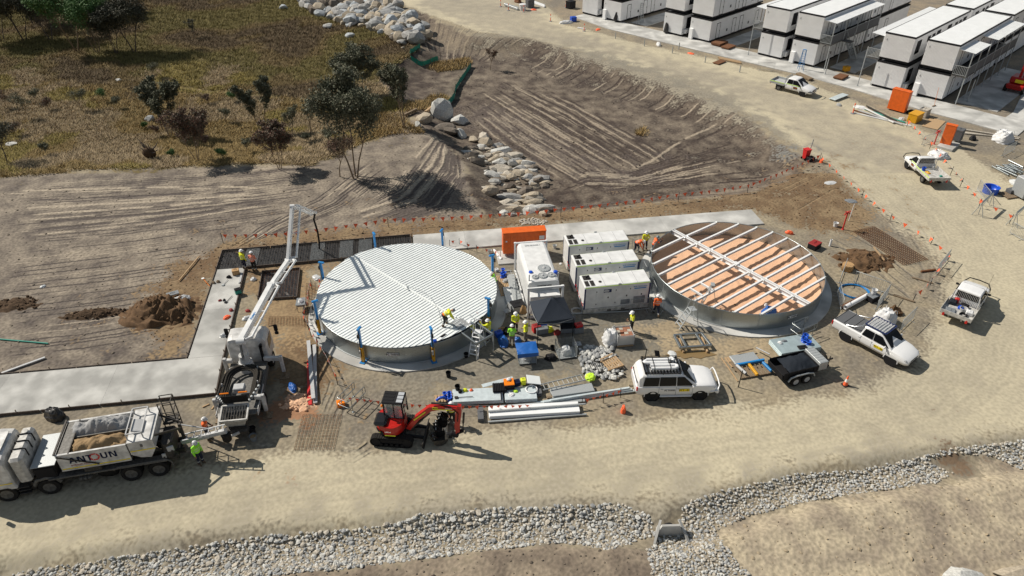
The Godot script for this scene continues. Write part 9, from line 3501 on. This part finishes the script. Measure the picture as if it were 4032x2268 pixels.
	single("steel_grate","dark steel grate lying on the grey stone heap","grate",gt,"dark_steel",on(5.48,-33.88,0.2),15)
	# ---- sheet stacks in front of the closed tank
	stack_sheets("panel_stack","stack of galvanised tank panels with tools on top","panels",on(-2.05,-31.19),4,3.0,1.1,6,0.05,"galv_sheet",0.02)
	stack_sheets("panel_stack","stack of galvanised tank panels under the black tray and toolbox","panels",on(0.51,-31.35),4,1.9,1.1,6,0.05,"galv_sheet",0.02)
	beam_piece("flashing","long bent zinc flashing lying behind the tool-topped panels","flashing",on(-1.81,-31.9,0.4),on(0.07,-32.68,0.35),0.3,0.03,"galv_sheet")
	pail("black bucket on the galvanised panels' corner",on(-3.28,-31.6,0.35),"black",0.16,0.36)
	crumple("tool_heap","yellow and grey hand tools heaped on the galvanised panels","tools","hi_yellow",on(-2.82,-31.52,0.38),V(0.4,0.2,0.35),63)
	crumple("tool_heap","orange tool lying beside the yellow ones on the panels","tools","flag_orange",on(-2.46,-31.54,0.38),V(0.3,0.15,0.25),64)
	crumple("tool_heap","black tool bag left of the yellow tools on the panels","tools","black",on(-3.12,-31.4,0.38),V(0.4,0.25,0.3),65)
	hand_tool("bolt_cutter","long bar tool lying on the front edge of the panels",on(-2.82,-30.92,0.38),4,1.0,"dark_steel","black")
	var tray:=thing("rake_head","black slotted tray with a dark handle standing on the panels","tray",on(-0.75,-31.69,0.38),4)
	for i in 8: part("slat",box_shape(V(-0.35+i*0.1,0.14,0),V(0.06,0.06,0.7)),"black",tray)
	part("frame",box_shape(V(0,0.08,0),V(0.85,0.06,0.75)),"black",tray)
	part("handle",box_shape(V(0.05,0.05,0.7),V(0.06,0.05,0.7)),"black",tray)
	tool_case("tool_box","black open toolbox full of bright tools on the panels",on(-0.18,-31.86,0.38),V(0.6,0.42,0.6),"black",8,"lamp_amber")
	crumple("tool_heap","white gloves and orange tools heaped in the open toolbox","tools","bag_white",on(-0.18,-32.03,0.78),V(0.4,0.2,0.4),66)
	tool_case("tool_case","navy tool bag right of the open toolbox",on(0.29,-32.03,0.38),V(0.4,0.3,0.4),"navy",20)
	tool_case("tool_case","yellow tool case right of the navy bag",on(0.68,-32.11,0.38),V(0.3,0.4,0.3),"hi_yellow",10)
	crumple("safety_vest","bright green vest lying before the open toolbox","vest","lime",on(0.21,-31.44,0.4),V(0.4,0.12,0.3),67)
	crumple("rag","white cloth hanging over the front of the panels","cloth","bag_white",on(-0.02,-31.15,0.33),V(0.6,0.18,0.5),68)
	var cr:=N()
	cr.tube(ring_pts(0.34,0,TAU*19.0/20.0,0.0,19),0.035,6,true)
	single("pipe_ring","white plastic ring lying on the dark plate beside the panels","ring",cr,"pvc",on(1.18,-31.6,0.42))
	stack_sheets("plate_stack","stack of dark plates with a zinc hatch lid on top","plates",on(1.22,-31.77),6,1.05,1.0,3,0.08,"mesh_grey")
	var hl:=N()
	hl.rbox(V(0,0.3,0),V(0.85,0.04,0.75),0.01,V(0,0,-14))
	single("access_cover","zinc hatch lid propped on the dark plates","lid",hl,"zinc_roof",on(1.32,-32.24,0.3),6)
	stack_sheets("cladding_stack","bundle of bluish ribbed cladding sheets under the ladder","cladding",on(3.65,-31.69),11,2.6,0.7,5,0.05,"galv_dull",0.04)
	ladder_flat("aluminium extension ladder lying across the cladding bundle",on(1.8,-31.73,0.45),on(4.45,-32.59,0.5),0.5,"galv_dull",9)
	beam_piece("timber_batten","brown timber bearer under the cladding bundle","timber",on(2.1,-31.23,0.08),on(5.04,-31.82,0.08),0.18,0.1,"old_timber")
	crumple("safety_vest","hi-vis yellow vest hung over the ladder's end","vest","lime",on(4.83,-32.76,0.3),V(0.95,0.35,0.85),69)
	for k in 3: beam_piece("steel_purlin",["lowest","middle","topmost"][k] + " of the long galvanised purlins stretching to the wagon","purlin",on(1.48,-30.74,0.1+k*0.09)+V(k*0.4,0,-k*0.03),on(7.44,-31.82,0.1+k*0.09)+V(-k*0.15,0,-k*0.03),0.2-k*0.03,0.08,"galv_sheet")
	stack_sheets("panel_stack","stack of long white panels with a dark end nearest the road","panels",on(1.29,-29.94)+V(0,0,-0.1),4.5,5.3,0.85,4,0.06,"roof_white",0.015)
	for k in 4: beam_piece("steel_purlin",["rear","second","third","front"][k] + " galvanised channel lying along the white panels","purlin",on(-1.38,-30.25,0.1+(0.30 if k==2 else 0.0))+V(0,0,[-0.15,-0.05,0.5,1.05][k]),on(4.37,-30.86,0.1+(0.30 if k==2 else 0.0))+V(0,0,[-0.15,-0.05,0.5,1.05][k]),0.1,0.09,"galv_dull")
	var ep:=N()
	ep.rbox(V(0,0.14,0),V(0.35,0.26,1.0),0.01)
	single("end_pack","dark wrapped end of the white panel stack","packing",ep,"mesh_grey",on(-1.84,-29.51)+V(0,0,-0.25),4.5)
	pallet("small timber pallet holding blue pipe fittings",on(-4.01,-31.02),4,1.3,0.8)
	for q in [[-4.03,-31.23,"left rear blue fitting on the small pallet"],[-3.76,-31.27,"right rear blue fitting on the small pallet"],[-3.73,-31.06,"middle right blue fitting on the small pallet"],[-3.71,-30.86,"front right blue fitting on the small pallet"]]: flanged(q[2],on(q[0],q[1],0.15),0,0.32,0.08)
	var bend:=N()
	bend.tube([V(-0.3,0.1,0),V(-0.1,0.28,0),V(0.15,0.28,0),V(0.3,0.1,0)],0.09,8)
	single("pipe_bend","blue and red pipe bend at the front of the small pallet","fitting",bend,"blue_plastic",on(-4.2,-30.86,0.15),10)
	# ---- steel frame, pallets and trailer load
	var fr:=thing("hatch_assembly","galvanised steel hatch frame propped on timber by the puddle","frame",on(11.85,-36.26,0.0),6)
	for q in [[V(-1.0,0.3,-0.75),V(0.9,0.3,-0.75)],[V(-0.95,0.3,0.55),V(1.1,0.3,0.55)],[V(-1.0,0.3,-0.75),V(-0.95,0.3,0.55)],[V(0.9,0.3,-0.75),V(1.1,0.3,0.55)],[V(-0.6,0.3,-0.75),V(-0.55,0.3,0.55)],[V(0.5,0.3,-0.75),V(0.6,0.3,0.55)]]:
		var s:=N()
		s.bar(q[0],q[1],0.14,0.18,0.01)
		part("channel",s,"galv",fr)
	for x in [-0.75,0.8]: beam_piece("timber_bearer","timber bearer under the %s end of the steel hatch frame" % ["left","right"][int(x>0)],"timber",fr.position+V(x,0.1,-0.9),fr.position+V(x+0.05,0.1,0.85),0.12,0.18,"timber")
	var pd:=N()
	var pp:=PackedVector2Array()
	for i in 20: pp.append(Vector2(cos(TAU*i/20)*1.5*(1+0.2*sin(i*2.3)),sin(TAU*i/20)*0.42*(1+0.25*cos(i*3.1))))
	pd.prism(pp,-0.01,0.02)
	mat("muddy_water",0.22,0.15,0.07,0.05)
	var pu:=structure("puddle",pd,"muddy_water")
	pu.position=on(11.66,-35.36,0.012)
	crumple("plastic_sheet","torn clear plastic lying at the puddle's edge","plastic","film",on(10.43,-35.31),V(1.1,0.12,0.7),70)
	var p2:=pallet("large timber pallet carrying blue and yellow jack parts",on(15.05,-33.91),14,2.1,1.6,"old_timber")
	for q in [[14.16,-33.95,16.09,-34.47,"blue_steel","long blue jack mast at the back of the jack parts pallet"],[15.92,-34.23,16.23,-33.39,"blue_steel","short blue jack mast at the right of the jack parts pallet"],[14.99,-34.04,15.24,-33.02,"yellow_steel","yellow jack column in the middle of the jack parts pallet"]]: beam_piece("jack_part",q[5],"jack part",spot(q[0],q[1],0.28),spot(q[2],q[3],0.28),0.15,0.16,q[4])
	pipe("drain_pipe","white pipe lying on the jack parts pallet","pipe",spot(14.19,-33.95,0.28),spot(14.57,-33.16,0.28),0.1,"grey_light")
	stack_sheets("grating_pack","pack of green-grey grating behind the jack parts pallet","grating",on(14.93,-34.77),14,1.7,0.8,2,0.06,"galv_dull",0.02)
	beam_piece("timber_batten","dark timber batten across the grating pack","timber",on(14.53,-35.16,0.3),on(15.69,-35.55,0.3),0.1,0.06,"old_timber")
	for q in [[13.73,-34.92,13.98,-34.01,0.1],[13.9,-34.96,14.1,-34.1,0.14],[13.51,-34.92,13.99,-32.72,0.07]]: beam_piece("timber_batten","pale timber batten lying left of the jack parts pallet","timber",on(q[0],q[1],q[4]*0.6),on(q[2],q[3],q[4]*0.6),q[4],0.05,"timber","battens left of the jack parts pallet")
	pipe("conduit","white pole lying behind the trailer toward the grating pack","pipe",on(15.91,-35.65,0.3),on(16.56,-34.92,0.35),0.045,"grey_light")
	stack_sheets("panel_stack","stack of bluish steel panels behind the black trailer","panels",on(18.52,-35.95),14,2.9,1.5,7,0.05,"zinc_panel",0.015)
	for q in [[19.38,-36.57,"rear blue flanged fitting on the bluish panels"],[19.21,-36.31,"upper left blue flanged fitting on the bluish panels"],[19.14,-36.11,"lower left blue flanged fitting on the bluish panels"],[19.33,-35.9,"front blue flanged fitting on the bluish panels"]]: flanged(q[2],on(q[0],q[1],0.43),0,0.22,0.11)
	crumple("hardware","white packets of fixings on the bluish panels","fixings","bag_white",on(17.52,-35.95,0.43),V(0.45,0.18,0.3),71)
	crumple("hardware","dark and red fixings on the bluish panels' corner","fixings","grey_plastic",on(17.87,-36.16,0.43),V(0.5,0.12,0.3),72)
	tool_case("bag","black bag behind the black trailer",on(18.83,-35.5,0.2),V(0.6,0.3,0.35),"black",10)
	# ---- roof work
	var lf:=thing("access_assembly","galvanised channel frame hung on the closed tank's rim","frame",spot(-2.3,-35.76,1.42),42)
	for q in [[V(-0.7,0,-0.85),V(-0.7,0,0.85)],[V(0.7,0,-0.85),V(0.7,0,0.85)],[V(-0.7,0,-0.85),V(0.7,0,-0.85)],[V(-0.7,0,0.85),V(0.7,0,0.85)],[V(0.0,0,-0.85),V(0.0,0,0.85)]]:
		var s:=N()
		s.bar(q[0],q[1],0.1,0.18,0.01)
		part("channel",s,"galv",lf)
	for q in [[-0.7,0.85],[0.7,0.85]]:
		var s:=N()
		s.bar(V(q[0],0,q[1]),V(q[0],-1.32,q[1]),0.06)
		part("leg",s,"galv_dull",lf)
	platform_ladder("white platform ladder standing at the closed tank's hatch frame",on(-2.19,-35.39)+V(0,0.0,-0.5),250,1.45,"white_steel")
	crumple("tool_bag","black tool bag open on the closed tank's roof","bag","black",spot(-4.36,-35.33,1.46),V(0.75,0.22,0.4),73)
	tool_case("drill_case","blue bag on the closed tank's roof edge",spot(-4.89,-34.86,1.42),V(0.22,0.16,0.2),"blue_plastic",20)
	crumple("drill","dark drill lying on the closed tank's roof","drill","black",spot(-4.79,-36.05,1.48),V(0.25,0.12,0.16),74)
	crumple("drill","dark red drill near the jack on the closed tank's roof","drill","dark_red",spot(-2.31,-37.72,1.49),V(0.4,0.14,0.16),75)
	pail("small white tub on the closed tank's roof",spot(-2.69,-37.31,1.49),"bag_white",0.1,0.12)
	# ---- right hand yard
	hydrant("red fire hydrant standpipe beside the open tank",on(27.61,-51.37),1.6)
	hydrant("red fire hydrant standpipe beside the narrow orange cabinet",on(43.74,-68.83),1.4)
	pail("white bucket left of the fire hydrant",on(27.18,-51.88),"bag_white",0.2,0.36)
	pipe("marker_pole","thin white marker pole leaning near the hydrant","pole",on(28.68,-52.82),on(28.73,-52.82,1.6),0.03,"pvc")
	tool_case("pump_set","black pump with orange hose behind the open tank",on(24.19,-48.46),V(0.9,0.5,0.7),"black",40,"dark_red")
	pipe("riser_pipe","white capped riser pipe right of the open tank","pipe",on(25.57,-48.74),on(25.57,-48.74,0.6),0.09,"pvc")
	mound("dirt_mound","brown dirt mound between the open tank and the rusty mesh",on(27.44,-46.55),5.4,4.0,0.6,"soil",14)
	var brl:=N()
	brl.lathe([[0.0,0.0],[0.42,0.0],[0.42,0.5],[0.40,0.52],[0.0,0.5]],16)
	single("barrel","cut barrel with a pale lid standing in the dirt by the open tank","barrel",brl,"card",on(25.6,-45.25))
	beam_piece("timber_batten","timber batten stuck in the brown dirt mound","timber",on(28.46,-47.63,0.6),on(28.85,-46.17,0.2),0.12,0.07,"timber")
	beam_piece("timber_sleeper","dark timber sleeper beside the barrier by the rusty mesh","timber",on(31.09,-44.92,0.08),on(32.31,-45.17,0.08),0.15,0.15,"rust")
	beam_piece("timber_batten","old plank lying on the soil below the rusty mesh","timber",on(30.07,-44.17,0.06),on(31.26,-43.39,0.06),0.14,0.07,"old_timber")
	beam_piece("timber_batten","grey plank lying beside the bunting near the loaded ute","timber",on(27.66,-41.9,0.06),on(28.8,-41.06,0.06),0.16,0.08,"old_timber")
	crumple("grey_lid","dark crumpled membrane on the soil above the hydrant","membrane","grey_plastic",on(30.27,-56.35),V(1.5,0.15,1.0),76)
	crumple("paper","torn pale sheet in the dirt at the basin's corner","plastic","film",on(29.74,-59.98),V(1.7,0.1,0.9),77)
	barrier("crowd barrier standing askew left of the blue hose coil",on(24.17,-43.17),on(25.41,-45.28))
	barrier("crowd barrier behind the blue hose coil",on(25.36,-43.51),on(27.22,-42.03))
	barrier("crowd barrier right of the blue hose coil",on(27.18,-41.83),on(25.48,-39.87))
	barrier("crowd barrier between the open tank and the white pipes",on(23.65,-42.09),on(23.12,-39.99))
	barrier("crowd barrier beside the white double-cab ute's bonnet",on(27.77,-39.08),on(26.17,-37.62))
	barrier("crowd barrier at the end of the rusty mesh",on(33.9,-46.55),on(32.03,-44.58))
	barrier("crowd barrier in front of the blue tub",on(42.63,-58.5),on(42.23,-56.07))
	barrier("crowd barrier beyond the steel stack by the right edge",on(48.88,-65.6),on(51.07,-67.22))
	barrier("crowd barrier at the right edge below the trestle",on(41.13,-50.71),on(41.56,-49.46))
	barrier("crowd barrier beside the red hydrant and narrow orange cabinet",on(42.19,-68.37),on(44.65,-69.78))
	var hc:=N()
	for k in 5:
		var pts:=[]
		for i in 26: pts.append(V(cos(TAU*i/26)*(0.95+k*0.035),0.05+(k % 3)*0.04,sin(TAU*i/26)*(0.95-k*0.03)))
		hc.tube(pts,0.025,5,true)
	single("hose_coil","large blue hose coil inside the barriers by the open tank","hose",hc,"blue_steel",on(25,-42.33))
	pipe("drain_pipe","long white pipe lying behind the double-cab ute","pipe",on(23.43,-40.11,0.25),on(25.58,-41.57,0.25),0.16,"pvc")
	pipe("drain_pipe","dark red pipe lying beside the long white pipe","pipe",on(23.24,-40.3,0.12),on(25.61,-41.83,0.12),0.12,"rust")
	tool_case("pipe_rack","black crate with white tub and tools beside the white pipe",on(25.86,-41.31),V(0.8,0.5,0.6),"black",30,"grey_plastic")
	pail("white tub on the black crate beside the pipes",on(25.91,-41.44,0.5),"bag_white",0.2,0.36)
	bulk_bag("slumped white bulk bag behind the double-cab ute",on(25.7,-38.84),30,1.3,0.9,62)
	mound("clay_block","brown clay lump beside the bulk bag behind the double-cab ute",on(26.82,-39.81),1.3,1.0,0.7,"soil",15)
	bulk_bag("open white bulk bag at the nose of the ute beside the bunting",on(42.7,-65.82),10,1.7,0.55,63)
	bulk_bag("white bulk bag lying by the pale boards in the yard",on(51.21,-69.6),20,1.7,1.1,64)
	crumple("black_bag","black rubbish bag on the pale boards in the yard","bag","black",on(48.34,-70.01),V(1.1,0.6,0.9),78)
	for q in [[48.06,-71.79,53.12,-69.91],[48.78,-72.44,53.39,-70.21],[48.23,-71.47,51.1,-70.73]]: beam_piece("board","long pale board lying in the yard beside the bulk bag","board",on(q[0],q[1],0.1),on(q[2],q[3],0.1),0.2,0.12,"rock_warm","pale boards in the yard")
	var pad:=structure("equipment_pad",pad_shape(2.3,1.5,0.25),"concrete")
	pad.position=on(44.86,-68.2)
	pad.rotation_degrees.y=45
	tool_case("black_cage","black wire basket behind the narrow orange cabinet",on(46.29,-69.39,0.25),V(0.9,1.2,0.8),"mesh_grey",45)
	var tub:=thing("water_tub","round blue plastic tub behind a crowd barrier","tub",on(43.56,-58.03),0)
	var ts:=N()
	ts.lathe([[0.62,0.0],[0.66,0.56],[0.70,0.60],[0.63,0.60],[0.60,0.52],[0.57,0.06],[0.0,0.05]],26)
	part("wall",ts,"blue_plastic",tub)
	# trestles
	for q in [["steel trestle with a sloping beam before the blue tub",40.02,-53.64,41.9,-55.34,1.15,40.89,-53.36],["steel trestle cut by the right edge of the yard",41.96,-51.88,44.03,-53.64,1.15,43.73,-53.36]]:
		var a:=on(q[1],q[2])
		var b:=on(q[3],q[4])
		var o:=thing("trestle",q[0],"trestle",a,0)
		var bm:=N()
		bm.bar(V(0,1.3,0),b-a+V(0,1.3,0),0.12,0.14)
		part("beam",bm,"galv",o)
		for p in [Vector3.ZERO,b-a]:
			for d in [V(0.35,0,0.3),V(-0.3,0,-0.25),V(0.3,0,-0.3)]:
				var l:=N()
				l.cyl(p+V(0,1.3,0),p+d,0.03,-1.0,6)
				part("leg",l,"galv_dull",o)
	var stl:=thing("steel_stack","loose stack of galvanised steel sections by the right edge","steel sections",on(47.86,-62.46),20)
	for i in 9:
		var s:=N()
		s.rbox(V(-0.9+i*0.24,0.1+(i % 3)*0.08,rf(-0.3,0.3)),V(0.16,0.14,rf(1.2,2.2)),0.01,V(0,rf(-14,14),0))
		part("section",s,"galv",stl)
	pipe("steel_tube","galvanised tube lying beyond the steel sections","tube",on(49.11,-64.77,0.08),on(49.6,-63.16,0.08),0.07,"galv")
	var bx:=thing("water_tank","grey box tank standing on a pallet at the right edge","tank",on(46.02,-57.27),15)
	var bs:=N()
	bs.rbox(V(0.2,1.0,0),V(1.7,1.7,1.4),0.05)
	part("body",bs,"grey_light",bx)
	part("side_panel",box_shape(V(-0.67,1.0,0),V(0.06,1.6,1.3)),"galv_dull",bx)
	pallet("dark pallet with a bundle at the grey box tank",on(44.97,-57.42),15,1.5,1.2,"old_timber")
	tool_case("bundle","dark strapped bundle on the pallet by the grey box tank",on(45.37,-57.8,0.14),V(0.9,0.35,0.6),"mesh_grey",15)
	crumple("plastic_sheet","white plastic heap beside the grey box tank","plastic","film",on(46.84,-59.78),V(1.6,0.5,1.0),79)
	# bin at the basin's corner
	var bn:=thing("wheelie_bin","red wheelie bin at the corner of the basin","bin",on(29.18,-65.26),20)
	var b1:=N()
	b1.loft([[V(-0.28,1.0,0.28),V(-0.28,1.0,-0.28),V(0.28,1.0,-0.28),V(0.28,1.0,0.28)],[V(-0.22,0.08,0.22),V(-0.22,0.08,-0.22),V(0.22,0.08,-0.22),V(0.22,0.08,0.22)]],true,true,false)
	part("body",b1,"red",bn)
	part("lid",box_shape(V(0,1.04,0),V(0.62,0.07,0.62)),"red",bn)
	for z in [-0.24,0.24]: wheel(bn,V(-0.26,0.1,z),0.1,0.05,"black",4)
	tool_case("black_box","black case beside the red wheelie bin",on(29.52,-64.81),V(0.7,0.4,0.5),"black",30)
	pipe("prop","grey steel prop leaning beside the red wheelie bin","prop",on(29.41,-65.39),on(29.59,-65.39,2.0),0.05,"galv_dull")
	# ---- by the modules
	var ub:=thing("crate","yellow crate with a pale box behind it by the module path","crate",on(44.62,-75.16),40)
	var u1:=N()
	u1.rbox(V(0,0.45,0),V(1.6,0.9,1.0),0.04)
	part("body",u1,"yellow_steel",ub)
	part("lid",box_shape(V(0,0.93,0),V(1.66,0.06,1.06)),"yellow_steel",ub)
	tool_case("cardboard_box","pale timber box behind the yellow crate",on(46.28,-76.56),V(1.0,0.9,0.9),"rock_warm",40)
	beam_piece("plywood_sheet","plywood sheet lying flat beside the yellow crate","plywood",on(45.3,-73.07,0.05),on(47.4,-75.47,0.05),1.6,0.03,"timber")
	for i in 6: beam_piece("pipe_length",["first","second","third","fourth","fifth","sixth"][i] + " white length from the road in the bundle before the orange cabinet","pipe",on(38.67,-77.52,0.08+(i % 2)*0.1)+V(i*0.3+[0,0.5,-0.2,0.9,0.3,0.8][i],0,-i*0.36),on(43.51,-73.51,0.08+(i % 2)*0.1)+V(-[0,0.9,0.4,1.6,0.2,1.1][i],0,-i*0.25),0.16,0.12,["bag_white","grey_light","rust","bag_white","teal","dark_steel"][i])
	crumple("plastic_sheet","white plastic sheet on the bundle before the orange cabinet","plastic","bag_white",on(40.21,-78.98),V(2.2,0.4,1.0),80)
	crumple("rubbish_heap","dark rubbish heaped before the orange cabinet's end","rubbish","black",on(45.36,-77.52),V(1.6,0.5,1.0),81)
	crumple("clear_bag","greenish plastic bag at the near end of the white pipe bundle","bag","film",on(43.36,-75.47),V(1.3,0.4,0.9),82)
	stack_sheets("mesh_roll","bundle of galvanised lattice sections left of the white pipe bundle","lattice",on(38.83,-82.23),38,2.6,0.8,4,0.05,"galv_sheet",0.1)
	crumple("rubble_heap","grey rubble beside the lattice bundle","rubble","rock_grey",on(38.1,-79.99),V(1.2,0.3,0.7),83)
	bollard("red and white marker post at the white pipe bundle's corner",on(38.66,-77.36),1.2)
	bollard("red and white marker post before the far module slab's tools",on(10.99,-111.13))
	bollard("red and white marker post at the far module slab's corner",on(6.11,-116.78))
	bollard("red and white marker post beside the black bin at the far slab",on(9.08,-125.39))
	bollard("red and white marker post left of the far zinc beams",on(-1.93,-126.06))
	bollard("red and white marker post before the far zinc beams",on(-0.6,-123.52))
	bollard("red and white marker post before the round white drum",on(1.94,-122.46))
	var dr:=N()
	dr.lathe([[0.5,0.0],[0.55,0.9],[0.62,0.95],[0.5,1.0],[0.0,0.98]],18)
	single("drum","round white drum among the far pipes","drum",dr,"bag_white",on(1.79,-123.75))
	for i in 3: beam_piece("steel_beam",["rear","middle","front"][i] + " zinc beam of the far stack beside the round white drum","beam",on(-1.24,-127.08,0.2+i*0.05)+V(0,0,i*0.35),on(1.01,-124.24,0.2)+V(0,0,i*0.35),0.3,0.35,"galv_dull")
	for i in 3: beam_piece("pipe_length",["rear","middle","front"][i] + " white pipe of the far bundle behind the white drum","pipe",on(3.11,-130.03,0.15)+V(0,0,i*0.5),on(5.55,-126.23,0.15)+V(0,0,i*0.5),0.3,0.25,"bag_white")
	crumple("rubble_heap","rust-coloured heap behind the white drum","heap","rust",on(1.04,-129.15),V(2.4,1.0,1.4),84)
	tool_case("black_cage","grey bin behind the round white drum",on(3.02,-125.73),V(1.2,1.3,1.0),"mesh_grey",30)
	crumple("bunting_heap","orange netting on the ground right of the white drum","netting","flag_orange",on(3.6,-123.75),V(1.4,0.3,0.7),85)
	tool_case("black_bin","black bin standing before the far module",on(9.86,-125.06),V(1.3,1.2,1.1),"black",40)
	crumple("plastic_sheet","white plastic sheeting beside the far module slab","plastic","bag_white",on(8.49,-115.61),V(3.0,0.6,1.4),86)
	tool_case("tool_case","blue compressor beside the far module slab",on(9.73,-116.78),V(0.9,0.7,0.7),"blue_plastic",20)
	beam_piece("pipe_length","white pipe lying before the far module slab","pipe",on(10.09,-112.63,0.1),on(11.25,-111.94,0.1),0.2,0.2,"pvc")
	crumple("bunting_heap","orange hose on the soil before the far module slab","hose","flag_orange",on(13.16,-111.81),V(1.4,0.25,0.8),87)
	crumple("plastic_bag","white plastic bag on the verge before the door-fronted module","bag","bag_white",on(21.07,-103.75),V(1.6,0.6,0.8),88)
	stack_sheets("frame_stack","rear stack of brown frames on the path between two stacks","frames",on(29.82,-103.75,0.1),45,2.2,1.5,3,0.12,"rust")
	stack_sheets("frame_stack","front stack of brown frames on the path between two stacks","frames",on(30.72,-102.25,0.1),45,2.0,1.3,2,0.1,"rust")
	stack_sheets("brown_pack","brown plate lying on the verge beside the pale timber","plate",on(27.89,-95.7),45,1.9,1.0,1,0.1,"rust")
	for i in 3: beam_piece("timber_batten",["rear","middle","front"][i] + " pale timber length lying along the module path's edge","timber",on(28.2,-97.75,0.15)+V(0,0,i*0.35),on(30.73,-95.81,0.15)+V(0,0,i*0.35),0.18,0.12,"timber")
	crumple("bunting_heap","orange hose coil on the verge below the module path","hose","flag_orange",on(24.9,-99.75),V(1.4,0.2,0.8),89)
	stack_sheets("frame_stack","flat brown frame stack on the path under the third walkway","frames",on(41.81,-89.28,0.1),45,2.0,1.2,2,0.1,"rust")
	tool_case("orange_bin","small orange tool box under the third walkway's stairs",on(43.54,-92.09,0.1),V(0.8,0.6,0.6),"yellow_steel",20)
	barrier("hooped crowd barrier at the path edge above the parked tray ute",on(32.11,-92.66),on(34.16,-92.12),1.1)
	for q in [[15.27,-107.1],[18.96,-103.32],[22.35,-99.96],[23.63,-101.83],[26,-95.81],[29.6,-91.76]]:
		pipe("riser_pipe","short capped pipe stub standing in the module verge","pipe",on(q[0],q[1]),on(q[0],q[1],0.9),0.07,"galv_dull","pipe stubs in the verge")
	beam_piece("timber_batten","grey timber bundle on the path behind the tray ute","timber",on(36.81,-90.75,0.2),on(37.76,-88.4,0.2),0.7,0.25,"old_timber")


func _ready():
	var cam:=Camera3D.new()
	cam.name = "camera"
	cam.position=V(0,30,0)
	cam.rotation_degrees=V(-35,0,0)
	cam.fov=44.16
	cam.near=0.1
	cam.far=3000.0
	add_child(cam)
	cam.current=true
	var sky:=ProceduralSkyMaterial.new()
	sky.sky_top_color=Color(0.50,0.55,0.61)
	sky.sky_horizon_color=Color(0.74,0.75,0.75)
	sky.ground_bottom_color=Color(0.30,0.26,0.20)
	sky.ground_horizon_color=Color(0.55,0.55,0.52)
	sky.sky_curve=0.12
	sky.sun_angle_max=0.0
	var env:=Environment.new()
	env.background_mode=Environment.BG_SKY
	env.sky=Sky.new()
	env.sky.sky_material=sky
	env.tonemap_mode=Environment.TONE_MAPPER_LINEAR
	env.tonemap_exposure=1.2
	env.background_energy_multiplier=0.62
	env.sdfgi_enabled=true
	env.ssao_enabled=true
	env.ssil_enabled=true
	var we:=WorldEnvironment.new()
	we.name = "world_environment"
	we.environment=env
	add_child(we)
	var sun:=DirectionalLight3D.new()
	sun.name = "sun"
	sun.light_color=Color(1.0,0.965,0.91)
	sun.light_energy=1.4
	sun.light_angular_distance=0.5
	sun.shadow_enabled=true
	add_child(sun)
	sun.look_at_from_position(V(-64,70,-73),V(-64,70,-73)+V(0.657,-0.695,0.292))
	make_materials()
	build_ground()
	print("ground ",Time.get_ticks_msec())
	build_paths()
	closed_tank()
	open_tank()
	build_modules()
	build_units()
	print("built ",Time.get_ticks_msec())
	build_cars()
	mixer_truck()
	boom_pump()
	excavator()
	trailer()
	print("vehicles ",Time.get_ticks_msec())
	build_people()
	print("people ",Time.get_ticks_msec())
	build_rocks()
	build_plants()
	print("nature ",Time.get_ticks_msec())
	build_small()
	print("done ",Time.get_ticks_msec())
